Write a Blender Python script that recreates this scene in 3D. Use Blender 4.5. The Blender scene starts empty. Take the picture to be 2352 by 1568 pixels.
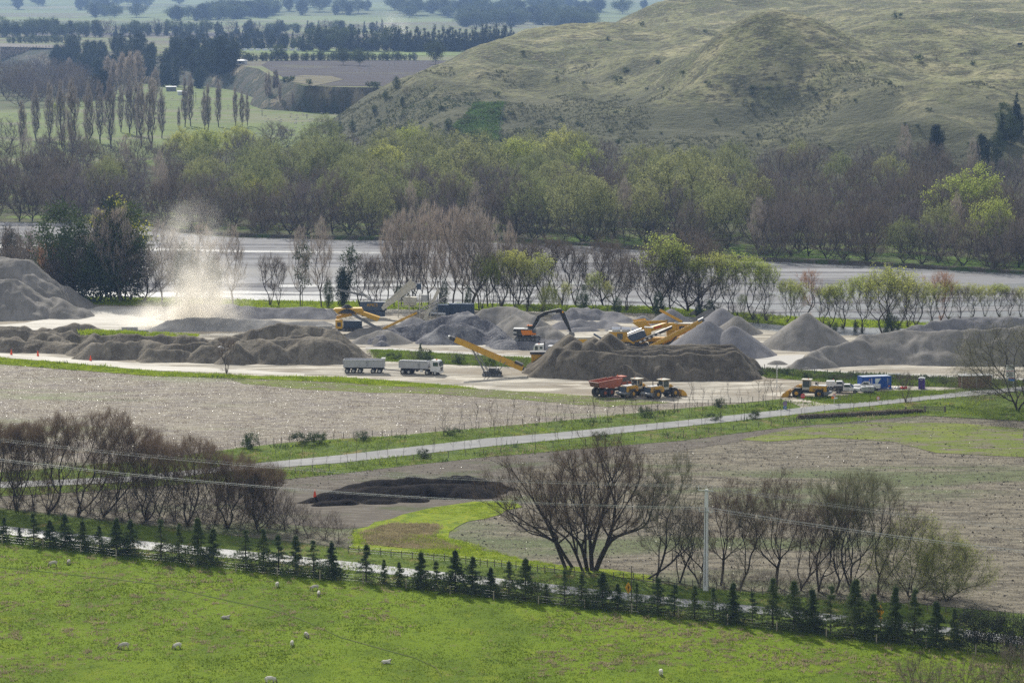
import bpy, bmesh, math, random
import numpy as np
from mathutils import Vector, Matrix
from mathutils.geometry import tessellate_polygon
R = math.radians
SC = bpy.context.scene
COL = SC.collection

# ------------------------------------------------------------------ camera
F = 7000.0          # focal length in pixels of a 2352 px wide picture
CH = 78.0           # eye height above the plain
HY = -40.0          # row of the horizon
PITCH = math.atan((784 - HY) / F)
cam_d = bpy.data.cameras.new('camera')
cam = bpy.data.objects.new('camera', cam_d); COL.objects.link(cam)
cam.location = (0, 0, CH); cam.rotation_euler = (math.pi / 2 - PITCH, 0, 0)
cam_d.sensor_width = 36; cam_d.lens = F / 2352 * 36
cam_d.clip_start = 1; cam_d.clip_end = 60000
SC.camera = cam

# ------------------------------------------------------------------ sky, sun, exposure
SUN_AZ, SUN_EL = R(-17), R(34)      # azimuth from +Y (negative = left)
w = bpy.data.worlds.new('World'); SC.world = w; w.use_nodes = True
nt = w.node_tree; bg = nt.nodes['Background']
sky = nt.nodes.new('ShaderNodeTexSky'); sky.sky_type = 'NISHITA'; sky.sun_disc = False
sky.sun_elevation = SUN_EL; sky.sun_rotation = SUN_AZ
sky.air_density = 1.0; sky.dust_density = 1.5; sky.ozone_density = 1.0
# broken white cloud over most of the sky
tcw = nt.nodes.new('ShaderNodeTexCoord'); mpw = nt.nodes.new('ShaderNodeMapping'); mpw.inputs['Scale'].default_value = (1, 1, 3.5); nt.links.new(tcw.outputs['Generated'], mpw.inputs[0])
cn = nt.nodes.new('ShaderNodeTexNoise'); cn.inputs['Scale'].default_value = 2.2; cn.inputs['Detail'].default_value = 6; nt.links.new(mpw.outputs[0], cn.inputs['Vector'])
cr = nt.nodes.new('ShaderNodeMapRange'); cr.inputs[1].default_value = .28; cr.inputs[2].default_value = .50; cr.inputs[4].default_value = .94; nt.links.new(cn.outputs['Fac'], cr.inputs[0])
cm_ = nt.nodes.new('ShaderNodeMix'); cm_.data_type = 'RGBA'; nt.links.new(cr.outputs[0], cm_.inputs[0]); nt.links.new(sky.outputs[0], cm_.inputs[6]); cm_.inputs[7].default_value = (3.1, 3.08, 3.05, 1)
nt.links.new(cm_.outputs[2], bg.inputs[0]); bg.inputs[1].default_value = 0.12
sl = bpy.data.lights.new('sun', 'SUN'); sl.energy = 3.6; sl.angle = R(0.6); sl.color = (1.0, 0.955, 0.87)
sun = bpy.data.objects.new('sun', sl); COL.objects.link(sun)
sdir = Vector((math.sin(SUN_AZ) * math.cos(SUN_EL), math.cos(SUN_AZ) * math.cos(SUN_EL), math.sin(SUN_EL)))
sun.rotation_euler = sdir.to_track_quat('Z', 'Y').to_euler(); sun.location = (0, 300, 400)
SC.view_settings.view_transform = 'Standard'; SC.view_settings.look = 'None'
SC.view_settings.exposure = 0.58; SC.view_settings.gamma = 1.0
cy = SC.cycles
cy.max_bounces = 6; cy.diffuse_bounces = 2; cy.glossy_bounces = 2; cy.transmission_bounces = 3
cy.transparent_max_bounces = 8; cy.volume_bounces = 2
cy.use_denoising = False; cy.denoiser = 'OPENIMAGEDENOISE'; cy.denoising_input_passes = 'RGB_ALBEDO_NORMAL'; cy.denoising_prefilter = 'ACCURATE'
cy.sample_clamp_indirect = 4.0

# ------------------------------------------------------------------ helpers
CP, SP = math.cos(PITCH), math.sin(PITCH)
def ray(px, py):
    u = (px - 1176) / F; v = -(py - 784) / F
    return np.array([u, CP + v * SP, -SP + v * CP])
def G(px, py, z=0.0):                      # picture position -> point on the plane z
    d = ray(px, py); t = (z - CH) / d[2]
    return Vector((d[0] * t, d[1] * t, z))
def WD(px, py, D):                         # picture position at a distance D along Y
    d = ray(px, py); t = D / d[1]
    return Vector((d[0] * t, D, CH + d[2] * t))
def rotz(a):
    c, s = math.cos(a), math.sin(a)
    return np.array([[c, -s, 0], [s, c, 0], [0, 0, 1.0]])

def tag(o, label=None, cat=None, group=None, kind=None):
    if label: o['label'] = label
    if cat: o['category'] = cat
    if group: o['group'] = group
    if kind: o['kind'] = kind
    return o
def empty(name, loc, rz=0.0, label=None, cat=None, group=None, s=1.0):
    o = bpy.data.objects.new(name, None); COL.objects.link(o)
    o.location = loc; o.rotation_euler = (0, 0, rz); o.scale = (s, s, s); o.empty_display_size = .3
    return tag(o, label, cat, group)
def link(name, me, parent=None, mats=()):
    o = bpy.data.objects.new(name, me); COL.objects.link(o)
    for m in mats: me.materials.append(m)
    if parent: o.parent = parent
    return o
def tri_mesh(name, V, T, mi=None, smooth=False):
    V = np.asarray(V, np.float32); T = np.asarray(T, np.int32)
    me = bpy.data.meshes.new(name)
    me.vertices.add(len(V)); me.vertices.foreach_set('co', V.ravel())
    me.loops.add(T.size); me.loops.foreach_set('vertex_index', T.ravel())
    k = T.shape[1]
    me.polygons.add(len(T))
    me.polygons.foreach_set('loop_start', np.arange(0, T.size, k, dtype=np.int32))
    me.polygons.foreach_set('loop_total', np.full(len(T), k, np.int32))
    if mi is not None: me.polygons.foreach_set('material_index', np.asarray(mi, np.int32))
    if smooth: me.polygons.foreach_set('use_smooth', np.ones(len(T), bool))
    me.update(calc_edges=True); me.validate()
    return me
def copy_tree(o, parent=None):
    c = o.copy(); COL.objects.link(c)
    if parent: c.parent = parent
    for ch in o.children: copy_tree(ch, c)
    return c
ORD = ('first second third fourth fifth sixth seventh eighth ninth tenth eleventh twelfth thirteenth fourteenth fifteenth sixteenth '
       'seventeenth eighteenth nineteenth twentieth').split()
TENS = ['', '', 'twenty', 'thirty', 'forty', 'fifty', 'sixty', 'seventy', 'eighty', 'ninety']
def ordinal(n):
    if n <= 20: return ORD[n - 1]
    t, u = divmod(n, 10)
    return (TENS[t][:-1] + 'ieth') if u == 0 else TENS[t] + '-' + ORD[u - 1]

class MB:
    """collects solids and builds them as ONE mesh object"""
    def __init__(s): s.v = []; s.f = []
    def add(s, V, Fc, M=None):
        V = np.asarray(V, float)
        if M is not None: V = V @ M[:3, :3].T + M[:3, 3]
        n = len(s.v); s.v.extend(map(tuple, V)); s.f.extend([tuple(i + n for i in f) for f in Fc]); return s
    def box(s, c, d, rx=0, ry=0, rz=0, taper=(1, 1)):
        x, y, z = d[0] / 2, d[1] / 2, d[2] / 2; a, b = taper
        V = np.array([(-x, -y, -z), (x, -y, -z), (x, y, -z), (-x, y, -z), (-x * a, -y * b, z), (x * a, -y * b, z), (x * a, y * b, z), (-x * a, y * b, z)])
        M = np.array(Matrix.Translation(c) @ Matrix.Rotation(rz, 4, 'Z') @ Matrix.Rotation(ry, 4, 'Y') @ Matrix.Rotation(rx, 4, 'X'))
        return s.add(V, [(3, 2, 1, 0), (4, 5, 6, 7), (0, 1, 5, 4), (1, 2, 6, 5), (2, 3, 7, 6), (3, 0, 4, 7)], M)
    def tube(s, p, q, r0, r1=None, n=8):
        r1 = r0 if r1 is None else r1; p = Vector(p); q = Vector(q); d = q - p
        if d.length < 1e-6: return s
        z = d.normalized(); x = z.orthogonal().normalized(); y = z.cross(x)
        V = []
        for c, r in ((p, r0), (q, r1)):
            for i in range(n):
                a = 2 * math.pi * i / n; V.append(c + x * (r * math.cos(a)) + y * (r * math.sin(a)))
        Fc = [(i, (i + 1) % n, n + (i + 1) % n, n + i) for i in range(n)] + [tuple(range(n - 1, -1, -1)), tuple(range(n, 2 * n))]
        return s.add([tuple(v) for v in V], Fc)
    def beam(s, p, q, wd, h):                      # rectangular bar from p to q, h measured upwards
        p = Vector(p); q = Vector(q); d = (q - p); z = d.normalized()
        y = Vector((0, 0, 1)).cross(z)
        if y.length < 1e-4: y = Vector((0, 1, 0))
        y.normalize(); u = z.cross(y)
        V = []
        for c in (p, q):
            for a, b in ((-1, -1), (1, -1), (1, 1), (-1, 1)): V.append(c + y * (a * wd / 2) + u * (b * h / 2))
        return s.add([tuple(v) for v in V], [(3, 2, 1, 0), (4, 5, 6, 7), (0, 1, 5, 4), (1, 2, 6, 5), (2, 3, 7, 6), (3, 0, 4, 7)])
    def prism(s, pts, y0, y1):                     # outline in x,z extruded along y
        n = len(pts)
        V = [(x, y0, z) for x, z in pts] + [(x, y1, z) for x, z in pts]
        Fc = [(i, (i + 1) % n, n + (i + 1) % n, n + i) for i in range(n)] + [tuple(range(n - 1, -1, -1)), tuple(range(n, 2 * n))]
        return s.add(V, Fc)
    def plate(s, pts, t=0.03):                     # planar polygon with thickness
        P = [Vector(p) for p in pts]; n = (P[1] - P[0]).cross(P[2] - P[0]).normalized() * t
        k = len(P); V = [tuple(p) for p in P] + [tuple(p + n) for p in P]
        Fc = [(i, (i + 1) % k, k + (i + 1) % k, k + i) for i in range(k)] + [tuple(range(k - 1, -1, -1)), tuple(range(k, 2 * k))]
        return s.add(V, Fc)
    def blob(s, c, d, seg=10, rings=7):
        V = []; Fc = []
        for j in range(1, rings):
            t = math.pi * j / rings
            for i in range(seg):
                a = 2 * math.pi * i / seg
                V.append((c[0] + d[0] / 2 * math.sin(t) * math.cos(a), c[1] + d[1] / 2 * math.sin(t) * math.sin(a), c[2] + d[2] / 2 * math.cos(t)))
        V += [(c[0], c[1], c[2] + d[2] / 2), (c[0], c[1], c[2] - d[2] / 2)]; T, B = len(V) - 2, len(V) - 1
        for j in range(rings - 2):
            for i in range(seg):
                k = (i + 1) % seg; Fc.append((j * seg + i, j * seg + k, (j + 1) * seg + k, (j + 1) * seg + i)[::-1])
        for i in range(seg):
            k = (i + 1) % seg; Fc.append((T, i, k)); Fc.append((B, (rings - 2) * seg + k, (rings - 2) * seg + i))
        return s.add(V, Fc)
    def build(s, name, mat, parent=None, bevel=0.0, smooth=False):
        me = bpy.data.meshes.new(name); me.from_pydata(s.v, [], s.f); me.update()
        bm = bmesh.new(); bm.from_mesh(me); bmesh.ops.recalc_face_normals(bm, faces=bm.faces)
        if bevel: bmesh.ops.bevel(bm, geom=list(bm.edges), offset=bevel, segments=1, affect='EDGES', clamp_overlap=True)
        bm.to_mesh(me); bm.free()
        if smooth: me.polygons.foreach_set('use_smooth', np.ones(len(me.polygons), bool))
        return link(name, me, parent, (mat,))

# numpy value noise ---------------------------------------------------------
def _h(i, j, s):
    n = (i.astype(np.int64) * 374761393 + j.astype(np.int64) * 668265263 + s * 1442695041) & 0xffffffff
    n = ((n ^ (n >> 13)) * 1274126177) & 0xffffffff
    return ((n ^ (n >> 16)) & 0xffff) / 65535.0
def vnoise(x, y, s=0):
    x = np.asarray(x, float); y = np.asarray(y, float)
    i = np.floor(x); j = np.floor(y); u = x - i; v = y - j; u = u * u * (3 - 2 * u); v = v * v * (3 - 2 * v)
    return (_h(i, j, s) * (1 - u) * (1 - v) + _h(i + 1, j, s) * u * (1 - v) + _h(i, j + 1, s) * (1 - u) * v + _h(i + 1, j + 1, s) * u * v)
def fbm(x, y, scale, o=4, s=0):
    t = 0; a = 1; n = 0; x = np.asarray(x, float) / scale; y = np.asarray(y, float) / scale
    for k in range(o):
        t = t + a * vnoise(x, y, s + k * 17); n += a; a *= .5; x = x * 2.03 + 5.1; y = y * 2.03 + 1.7
    return t / n - .5

# ------------------------------------------------------------------ materials
def nm(name):
    m = bpy.data.materials.new(name); m.use_nodes = True; nt = m.node_tree
    return m, nt, nt.nodes['Principled BSDF'], nt.nodes, nt.links
def ramp(nt, fac, lo, hi):
    r = nt.nodes.new('ShaderNodeMapRange'); r.inputs[1].default_value = lo; r.inputs[2].default_value = hi
    r.interpolation_type = 'SMOOTHSTEP'
    nt.links.new(fac, r.inputs[0]); return r.outputs[0]
def noise(nt, vec, scale, detail=4, rough=.6, stretch=(1, 1, 1), off=0.0):
    mp = nt.nodes.new('ShaderNodeMapping'); mp.inputs['Scale'].default_value = stretch; mp.inputs['Location'].default_value = (off, off * .7, off * .3)
    nt.links.new(vec, mp.inputs[0])
    n = nt.nodes.new('ShaderNodeTexNoise'); n.inputs['Scale'].default_value = scale; n.inputs['Detail'].default_value = detail; n.inputs['Roughness'].default_value = rough
    nt.links.new(mp.outputs[0], n.inputs['Vector']); return n.outputs['Fac']
def mixc(nt, fac, a, b):
    m = nt.nodes.new('ShaderNodeMix'); m.data_type = 'RGBA'
    nt.links.new(fac, m.inputs[0]) if not isinstance(fac, float) else setattr(m.inputs[0], 'default_value', fac)
    for v, i in ((a, 6), (b, 7)):
        if isinstance(v, tuple): m.inputs[i].default_value = (*v, 1)
        else: nt.links.new(v, m.inputs[i])
    return m.outputs[2]
def gmat(name, base, layers=(), rough=.95, spec=.06, bump=None, world=True, rough_noise=None):
    """layers: (colour, scale per metre, lo, hi, stretch, strength)"""
    m, nt, b, N, L = nm(name)
    if world: vec = N.new('ShaderNodeNewGeometry').outputs['Position']
    else: vec = N.new('ShaderNodeTexCoord').outputs['Object']
    col = base
    for k, l in enumerate(layers):
        c, s, lo, hi = l[:4]; st = l[4] if len(l) > 4 else (1, 1, 1); stg = l[5] if len(l) > 5 else 1.0
        f = ramp(nt, noise(nt, vec, s, stretch=st, off=7.3 * (k + 1)), lo, hi)
        if stg != 1.0:
            q = N.new('ShaderNodeMath'); q.operation = 'MULTIPLY'; q.inputs[1].default_value = stg; L.new(f, q.inputs[0]); f = q.outputs[0]
        col = mixc(nt, f, col, c)
    if isinstance(col, tuple): b.inputs['Base Color'].default_value = (*col, 1)
    else: L.new(col, b.inputs['Base Color'])
    b.inputs['Roughness'].default_value = rough; b.inputs['Specular IOR Level'].default_value = spec
    if rough_noise:
        s, lo, hi, st = rough_noise
        mr = N.new('ShaderNodeMapRange'); mr.inputs[1].default_value = .4; mr.inputs[2].default_value = .6; mr.inputs[3].default_value = lo; mr.inputs[4].default_value = hi
        L.new(noise(nt, vec, s, stretch=st, off=31.), mr.inputs[0]); L.new(mr.outputs[0], b.inputs['Roughness'])
    if bump:
        bs, bd = bump[:2]; st = bump[2] if len(bump) > 2 else (1, 1, 1)
        bn = N.new('ShaderNodeBump'); bn.inputs['Distance'].default_value = bd; bn.inputs['Strength'].default_value = 1.0
        L.new(noise(nt, vec, bs, 5, .65, st, 3.), bn.inputs['Height']); L.new(bn.outputs[0], b.inputs['Normal'])
    return m
def pmat(name, c, rough=.5, metal=0.0, dirt=.35, dirtc=(.16, .14, .11), spec=.4):
    """painted or plain surface with some wear and dust"""
    m, nt, b, N, L = nm(name)
    vec = N.new('ShaderNodeTexCoord').outputs['Object']
    f = ramp(nt, noise(nt, vec, 1.3, 6, .7), .42, .72)
    q = N.new('ShaderNodeMath'); q.operation = 'MULTIPLY'; q.inputs[1].default_value = dirt; L.new(f, q.inputs[0])
    L.new(mixc(nt, q.outputs[0], c, dirtc), b.inputs['Base Color'])
    b.inputs['Roughness'].default_value = rough; b.inputs['Metallic'].default_value = metal; b.inputs['Specular IOR Level'].default_value = spec
    return m
def lmat(name, c1, c2, trans=.35, rough=.7, scale=.6, c3=None):
    """leaves / twigs: colour varies through the plant and from plant to plant, light passes through"""
    m, nt, b, N, L = nm(name)
    vec = N.new('ShaderNodeNewGeometry').outputs['Position']
    f = ramp(nt, noise(nt, vec, scale, 3), .35, .65)
    col = mixc(nt, f, c1, c2)
    if c3:
        oi = N.new('ShaderNodeObjectInfo'); f3 = ramp(nt, oi.outputs['Random'], 0.0, 1.0); col = mixc(nt, f3, col, c3)
    L.new(col, b.inputs['Base Color']); b.inputs['Roughness'].default_value = rough; b.inputs['Specular IOR Level'].default_value = .07
    if trans:
        t = N.new('ShaderNodeBsdfTranslucent'); L.new(col, t.inputs[0]); ms = N.new('ShaderNodeMixShader'); ms.inputs[0].default_value = trans
        L.new(b.outputs[0], ms.inputs[1]); L.new(t.outputs[0], ms.inputs[2]); L.new(ms.outputs[0], N['Material Output'].inputs[0])
    return m
HAZE = 6.8e-5
# ------------------------------------------------------------------ the plain
def sheet(name, pts, lvl, mat, jit=0.0, step=6.0, kind='structure', seed=1, world_pts=False):
    P = [Vector(p) if world_pts else G(*p) for p in pts]
    out = []
    n = len(P)
    for i in range(n):
        a, b = P[i], P[(i + 1) % n]; L = (b - a).length; k = max(1, int(L / step)) if jit else 1
        k = min(k, 200)
        nrm = Vector((-(b - a).y, (b - a).x, 0)).normalized() if L > 0 else Vector((0, 0, 0))
        for j in range(k):
            p = a.lerp(b, j / k)
            if j and jit:
                p = p + nrm * jit * 2 * float(fbm(p.x + seed * 31, p.y, step * 2.2, 3, seed))
            out.append((p.x, p.y, lvl * 0.03))
    T = tessellate_polygon([[Vector(p) for p in out]])
    me = bpy.data.meshes.new(name); me.from_pydata(out, [], [tuple(t) for t in T]); me.update()
    bm = bmesh.new(); bm.from_mesh(me); bmesh.ops.recalc_face_normals(bm, faces=bm.faces)
    if sum(f.normal.z for f in bm.faces) < 0: bmesh.ops.reverse_faces(bm, faces=bm.faces)
    bm.to_mesh(me); bm.free()
    return tag(link(name, me, None, (mat,)), kind=kind)

g_pasture = (.115, .135, .045)
M_ground = gmat('pasture plain', (.105, .125, .05), [((.14, .13, .07), .02, .45, .65), ((.07, .09, .035), .15, .45, .7)], bump=(2., .15))
M_paddock = gmat('grazed grass', (.165, .245, .010), [((.085, .14, .010), .10, .42, .62, (1, .45, 1), .6), ((.215, .270, .014), .28, .50, .72, (1, .5, 1), .8),
                 ((.065, .110, .014), 1.1, .50, .74, (1, .6, 1), .7), ((.20, .165, .075), .75, .58, .72, (1, .5, 1), .7), ((.10, .15, .02), 5., .45, .7, (1, 1, 1), .5)], bump=(3., .25))
M_stubL = gmat('stubble field', (.25, .218, .15), [((.125, .100, .082), .6, .42, .62, (.35, 1.2, 1)), ((.40, .355, .29), 2.2, .52, .68, (.6, 1.2, 1)),
                 ((.15, .19, .05), .035, .53, .66, (.3, 1.4, 1), .8), ((.10, .085, .07), 4.0, .5, .7)], rough=.8, spec=.2, bump=(2.5, .22, (.5, 1.2, 1)))
M_stubR = gmat('cropped field', (.245, .218, .158), [((.12, .107, .078), .5, .42, .62, (.35, 1.2, 1)), ((.33, .295, .235), 2.2, .54, .70, (.6, 1.2, 1)),
                 ((.10, .15, .04), .030, .50, .62, (.35, 1.3, 1), .65), ((.07, .06, .052), 3.6, .5, .7)], rough=.85, bump=(2.5, .2, (.5, 1.2, 1)))
M_soil = gmat('dark soil', (.135, .118, .096), [((.19, .17, .14), .8, .45, .65, (.4, 1, 1)), ((.08, .11, .035), .12, .55, .68, (.5, 1, 1), .6)], bump=(2., .15))
M_verge = gmat('rough verge', (.13, .185, .03), [((.08, .125, .03), .35, .45, .62), ((.25, .19, .08), .22, .55, .68, (1, .6, 1), .75), ((.18, .22, .03), 1.4, .5, .7, (1, 1, 1), .7), ((.05, .08, .02), 2.5, .55, .72, (1, 1, 1), .8)], bump=(1.6, .4))
M_bright = gmat('lush grass', (.22, .29, .02), [((.12, .18, .02), .45, .45, .65), ((.30, .32, .03), 1.2, .5, .7)], bump=(1.6, .35))
M_thin = gmat('thin new grass', (.15, .19, .035), [((.19, .165, .12), .5, .45, .60, (.4, 1.2, 1)), ((.20, .25, .03), .15, .5, .65, (.4, 1, 1), .7)], bump=(2.5, .15))
M_dirt = gmat('pale yard dirt', (.35, .325, .27), [((.28, .24, .18), .10, .42, .60, (.5, 1.1, 1), .9), ((.17, .145, .11), .35, .54, .66, (.35, 1.4, 1), .8), ((.58, .54, .45), .22, .50, .62, (.35, 1.5, 1)), ((.15, .13, .10), 1.1, .58, .68, (.3, 1.6, 1), .6), ((.28, .25, .2), 3., .5, .7, (1, 1, 1), .5)], rough=.8, bump=(1.2, .12))
M_dust = gmat('white dusty ground', (.60, .57, .50), [((.45, .42, .36), .1, .45, .65, (.35, 1.3, 1)), ((.70, .67, .6), .4, .5, .7, (.3, 1.5, 1))], rough=.75, bump=(1., .06))
M_haul = gmat('haul road gravel', (.52, .50, .46), [((.36, .34, .3), .2, .5, .7, (.5, 1.2, 1))], rough=.8, bump=(1.5, .05))
M_road = gmat('chip seal', (.235, .235, .23), [((.30, .30, .29), .25, .45, .62, (.6, 1, 1)), ((.20, .20, .2), 1.2, .55, .75, (1, 1, 1), .7)], rough=.8, spec=.12, bump=(4., .015))
M_road1 = gmat('worn chip seal', (.22, .225, .23), [((.36, .36, .36), .8, .48, .6, (.5, 1.4, 1)), ((.17, .17, .17), 2.2, .52, .7, (.8, 1, 1), .8)], rough=.5, spec=.25, bump=(3., .02))
M_gravel = gmat('river gravel', (.235, .235, .238), [((.32, .32, .32), .035, .45, .58, (.22, 1.5, 1)), ((.12, .12, .13), .05, .50, .60, (.15, 1.8, 1)), ((.16, .155, .15), .12, .55, .64, (.2, 1.6, 1)), ((.27, .265, .27), .6, .5, .7, (.5, 1.2, 1)), ((.34, .32, .28), .02, .58, .68, (.2, 1.6, 1), .7)], rough=.9, spec=.08, bump=(1.1, .14))
m, nt, b, N, L = nm('river water')
b.inputs['Base Color'].default_value = (.12, .13, .13, 1); b.inputs['Roughness'].default_value = .40; b.inputs['Specular IOR Level'].default_value = .8
gp = N.new('ShaderNodeNewGeometry'); bn = N.new('ShaderNodeBump'); bn.inputs['Distance'].default_value = .12
L.new(noise(nt, gp.outputs['Position'], 1.1, 4, .6, (.7, 1.2, 1)), bn.inputs['Height']); L.new(bn.outputs[0], b.inputs['Normal'])
M_water = m
M_path = gmat('trodden path', (.085, .125, .02), [((.13, .13, .05), .2, .5, .65)])
M_wood = gmat('woodland floor', (.085, .095, .04), [((.14, .20, .04), .05, .5, .62, (.5, 1, 1)), ((.07, .055, .04), .3, .5, .65)], bump=(1., .3))
M_flat = gmat('river flat pasture', (.17, .215, .07), [((.21, .20, .13), .008, .52, .6, (.5, 1.5, 1), .8), ((.13, .17, .06), .05, .45, .65)], bump=(1., .1))
M_vine = gmat('winter vineyard', (.060, .052, .055), [((.09, .08, .078), .12, .45, .6, (.15, 2.5, 1)), ((.13, .13, .07), .02, .6, .66, (.5, 1, 1), .7)])

# the wide plain, one sheet out to the horizon (finely enough cut not to sag)
gx = np.concatenate([np.linspace(-9000, -600, 15), np.linspace(-500, 900, 29), np.linspace(1000, 9000, 15)])
gy = np.concatenate([np.linspace(-600, 1600, 45), np.linspace(1700, 26000, 50)])
def grid_mesh(name, xs, ys, Zf, keep=None, smooth=True):
    X, Y = np.meshgrid(xs, ys); Z = Zf(X, Y); nx, ny = len(xs), len(ys)
    V = np.stack([X, Y, Z], -1).reshape(-1, 3)
    i = np.arange(nx * ny).reshape(ny, nx)
    Q = np.stack([i[:-1, :-1], i[:-1, 1:], i[1:, 1:], i[1:, :-1]], -1).reshape(-1, 4)
    if keep is not None:
        zk = Z.ravel()[Q].max(1) > keep; Q = Q[zk]
        u, inv = np.unique(Q, return_inverse=True); V = V[u]; Q = inv.reshape(Q.shape)
    return tri_mesh(name, V, Q, smooth=smooth)
tag(link('ground', grid_mesh('ground', gx, gy, lambda X, Y: np.zeros_like(X)), None, (M_ground,)), kind='structure')

# --- near paddock, lanes, fields (levels stack 3 cm apart)
sheet('paddock', [(-400, 1205), (0, 1240), (400, 1285), (800, 1330), (1200, 1375), (1600, 1420), (2000, 1465), (2352, 1500), (2900, 1560), (2900, 2300), (-400, 2300)], 1, M_paddock, .5)
trk = [(0, 1301), (167, 1319), (350, 1339), (500, 1373), (616, 1397), (686, 1419), (784, 1463), (867, 1486), (951, 1509), (1001, 1531), (1014, 1552), (1020, 1600)]
sheet('trodden_path', [(x, y) for x, y in trk] + [(x - 1, y + 2.0) for x, y in reversed(trk)], 2.3, M_path, .1, 3)
verge1_top = [(-400, 1130), (0, 1170), (300, 1205), (560, 1235), (800, 1262), (1100, 1288), (1300, 1312), (1600, 1350), (1900, 1378), (2100, 1388), (2352, 1412), (2900, 1465)]
verge1_bot = [(2900, 1580), (2352, 1508), (2000, 1470), (1600, 1425), (1200, 1380), (800, 1335), (400, 1290), (0, 1245), (-400, 1210)]
sheet('near_verge', verge1_top + verge1_bot, 2, M_verge, .8)
r1t = [(-400, 1163), (0, 1208), (333, 1244), (784, 1289), (1134, 1328), (1317, 1349), (1568, 1376), (1735, 1393), (1968, 1418), (2118, 1434), (2352, 1464), (2900, 1533)]
r1b = [(2900, 1553), (2352, 1482), (2118, 1452), (1968, 1435), (1735, 1410), (1568, 1394), (1317, 1368), (1134, 1346), (784, 1308), (333, 1263), (0, 1227), (-400, 1182)]
sheet('near_road', r1t + r1b, 4, M_road1, .12, 4)
# right-hand field
fr_top = [(520, 1103), (667, 1099), (784, 1087), (951, 1067), (1117, 1049), (1267, 1036), (1568, 1011), (1801, 981), (2035, 961), (2118, 955), (2352, 967), (2900, 975)]
fr_bot = [(2900, 1465), (2352, 1408), (2100, 1386), (1900, 1374), (1600, 1345), (1300, 1307), (1100, 1284), (800, 1258), (560, 1232), (300, 1200), (0, 1165), (-400, 1125), (-400, 1112), (0, 1130), (300, 1115)]
sheet('right_field', fr_top + fr_bot, 1, M_stubR, .6)
sheet('dark_soil_headland', [(520, 1103), (667, 1099), (784, 1087), (951, 1067), (1117, 1049), (1267, 1036), (1568, 1011), (1801, 981), (2035, 961), (2118, 955), (2040, 972), (1800, 1000), (1568, 1035), (1350, 1055), (1200, 1080), (1180, 1130), (1100, 1165), (900, 1205), (780, 1215), (600, 1200), (480, 1150)], 2, M_soil, 1.0)
sheet('yellow_grass_bank', [(810, 1218), (900, 1192), (1000, 1165), (1090, 1152), (1180, 1150), (1200, 1165), (1120, 1190), (1050, 1210), (1030, 1235), (1090, 1262), (1200, 1285), (1350, 1305), (1500, 1322), (1500, 1335), (1300, 1310), (1100, 1287), (960, 1270), (800, 1258)], 3, M_bright, 2.2, 3)
sheet('dry_grass_bank', [(830, 1222), (900, 1202), (1010, 1205), (1000, 1235), (1060, 1262), (960, 1262), (840, 1250)], 4, gmat('dry grass', (.26, .20, .11), [((.17, .19, .05), .4, .45, .6)], bump=(2, .3)), 1.2, 3)
sheet('new_grass_patch', [(1820, 985), (2000, 970), (2200, 972), (2352, 985), (2352, 1050), (2150, 1040), (2050, 1015), (1900, 1005), (1760, 1015), (1700, 1010)], 2.5, M_thin, 6., 9)
# middle road
r2t = [(-300, 1128), (0, 1108), (140, 1103), (300, 1095), (500, 1074), (784, 1046), (1117, 1008), (1267, 996), (1568, 967), (1801, 942), (1935, 927), (2060, 915), (2201, 901), (2285, 896), (2352, 888), (2900, 830)]
r2b = [(2900, 842), (2352, 899), (2285, 906), (2201, 913), (2060, 927), (1935, 940), (1801, 956), (1568, 981), (1267, 1013), (1117, 1027), (784, 1064), (500, 1086), (300, 1108), (140, 1116), (0, 1122), (-300, 1145)]
v2t = [(-300, 1108), (0, 1085), (300, 1060), (560, 1028), (700, 1013), (900, 1002), (1000, 992), (1200, 975), (1300, 966), (1550, 940), (1700, 928), (1790, 917), (1860, 925), (1935, 917), (2060, 905), (2201, 893), (2285, 885), (2352, 878), (2900, 815)]
v2b = [(2900, 990), (2352, 967), (2118, 955), (2035, 962), (1801, 982), (1568, 1012), (1267, 1037), (1117, 1050), (951, 1068), (784, 1088), (667, 1100), (500, 1108), (300, 1122), (0, 1140), (-300, 1160)]
sheet('road_verge', v2t + v2b, 3, M_verge, .7)
sheet('road', r2t + r2b, 5, M_road, .1)
# left field
lf_top = [(-400, 790), (0, 836), (167, 849), (333, 862), (500, 868), (784, 877), (900, 886), (1100, 893), (1300, 906), (1450, 916), (1550, 925), (1700, 926)]
lf_bot = [(1700, 930), (1550, 942), (1300, 968), (1200, 977), (1000, 994), (900, 1004), (700, 1015), (560, 1030), (300, 1062), (0, 1087), (-400, 1110)]
sheet('left_field', lf_top + lf_bot, 1, M_stubL, .4)
sheet('thin_grass_band', [(520, 868), (784, 878), (1000, 886), (1300, 906), (1450, 916), (1540, 925), (1400, 935), (1200, 918), (1000, 905), (850, 902), (700, 895), (560, 882)], 2, M_thin, 2.)
sheet('lush_strip', [(-400, 780), (0, 823), (167, 836), (333, 851), (500, 860), (640, 866), (784, 867), (900, 876), (1050, 887), (1100, 893), (900, 888), (784, 878), (500, 868), (333, 863), (167, 850), (0, 837), (-400, 795)], 3, M_bright, .6, 4)
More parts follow.
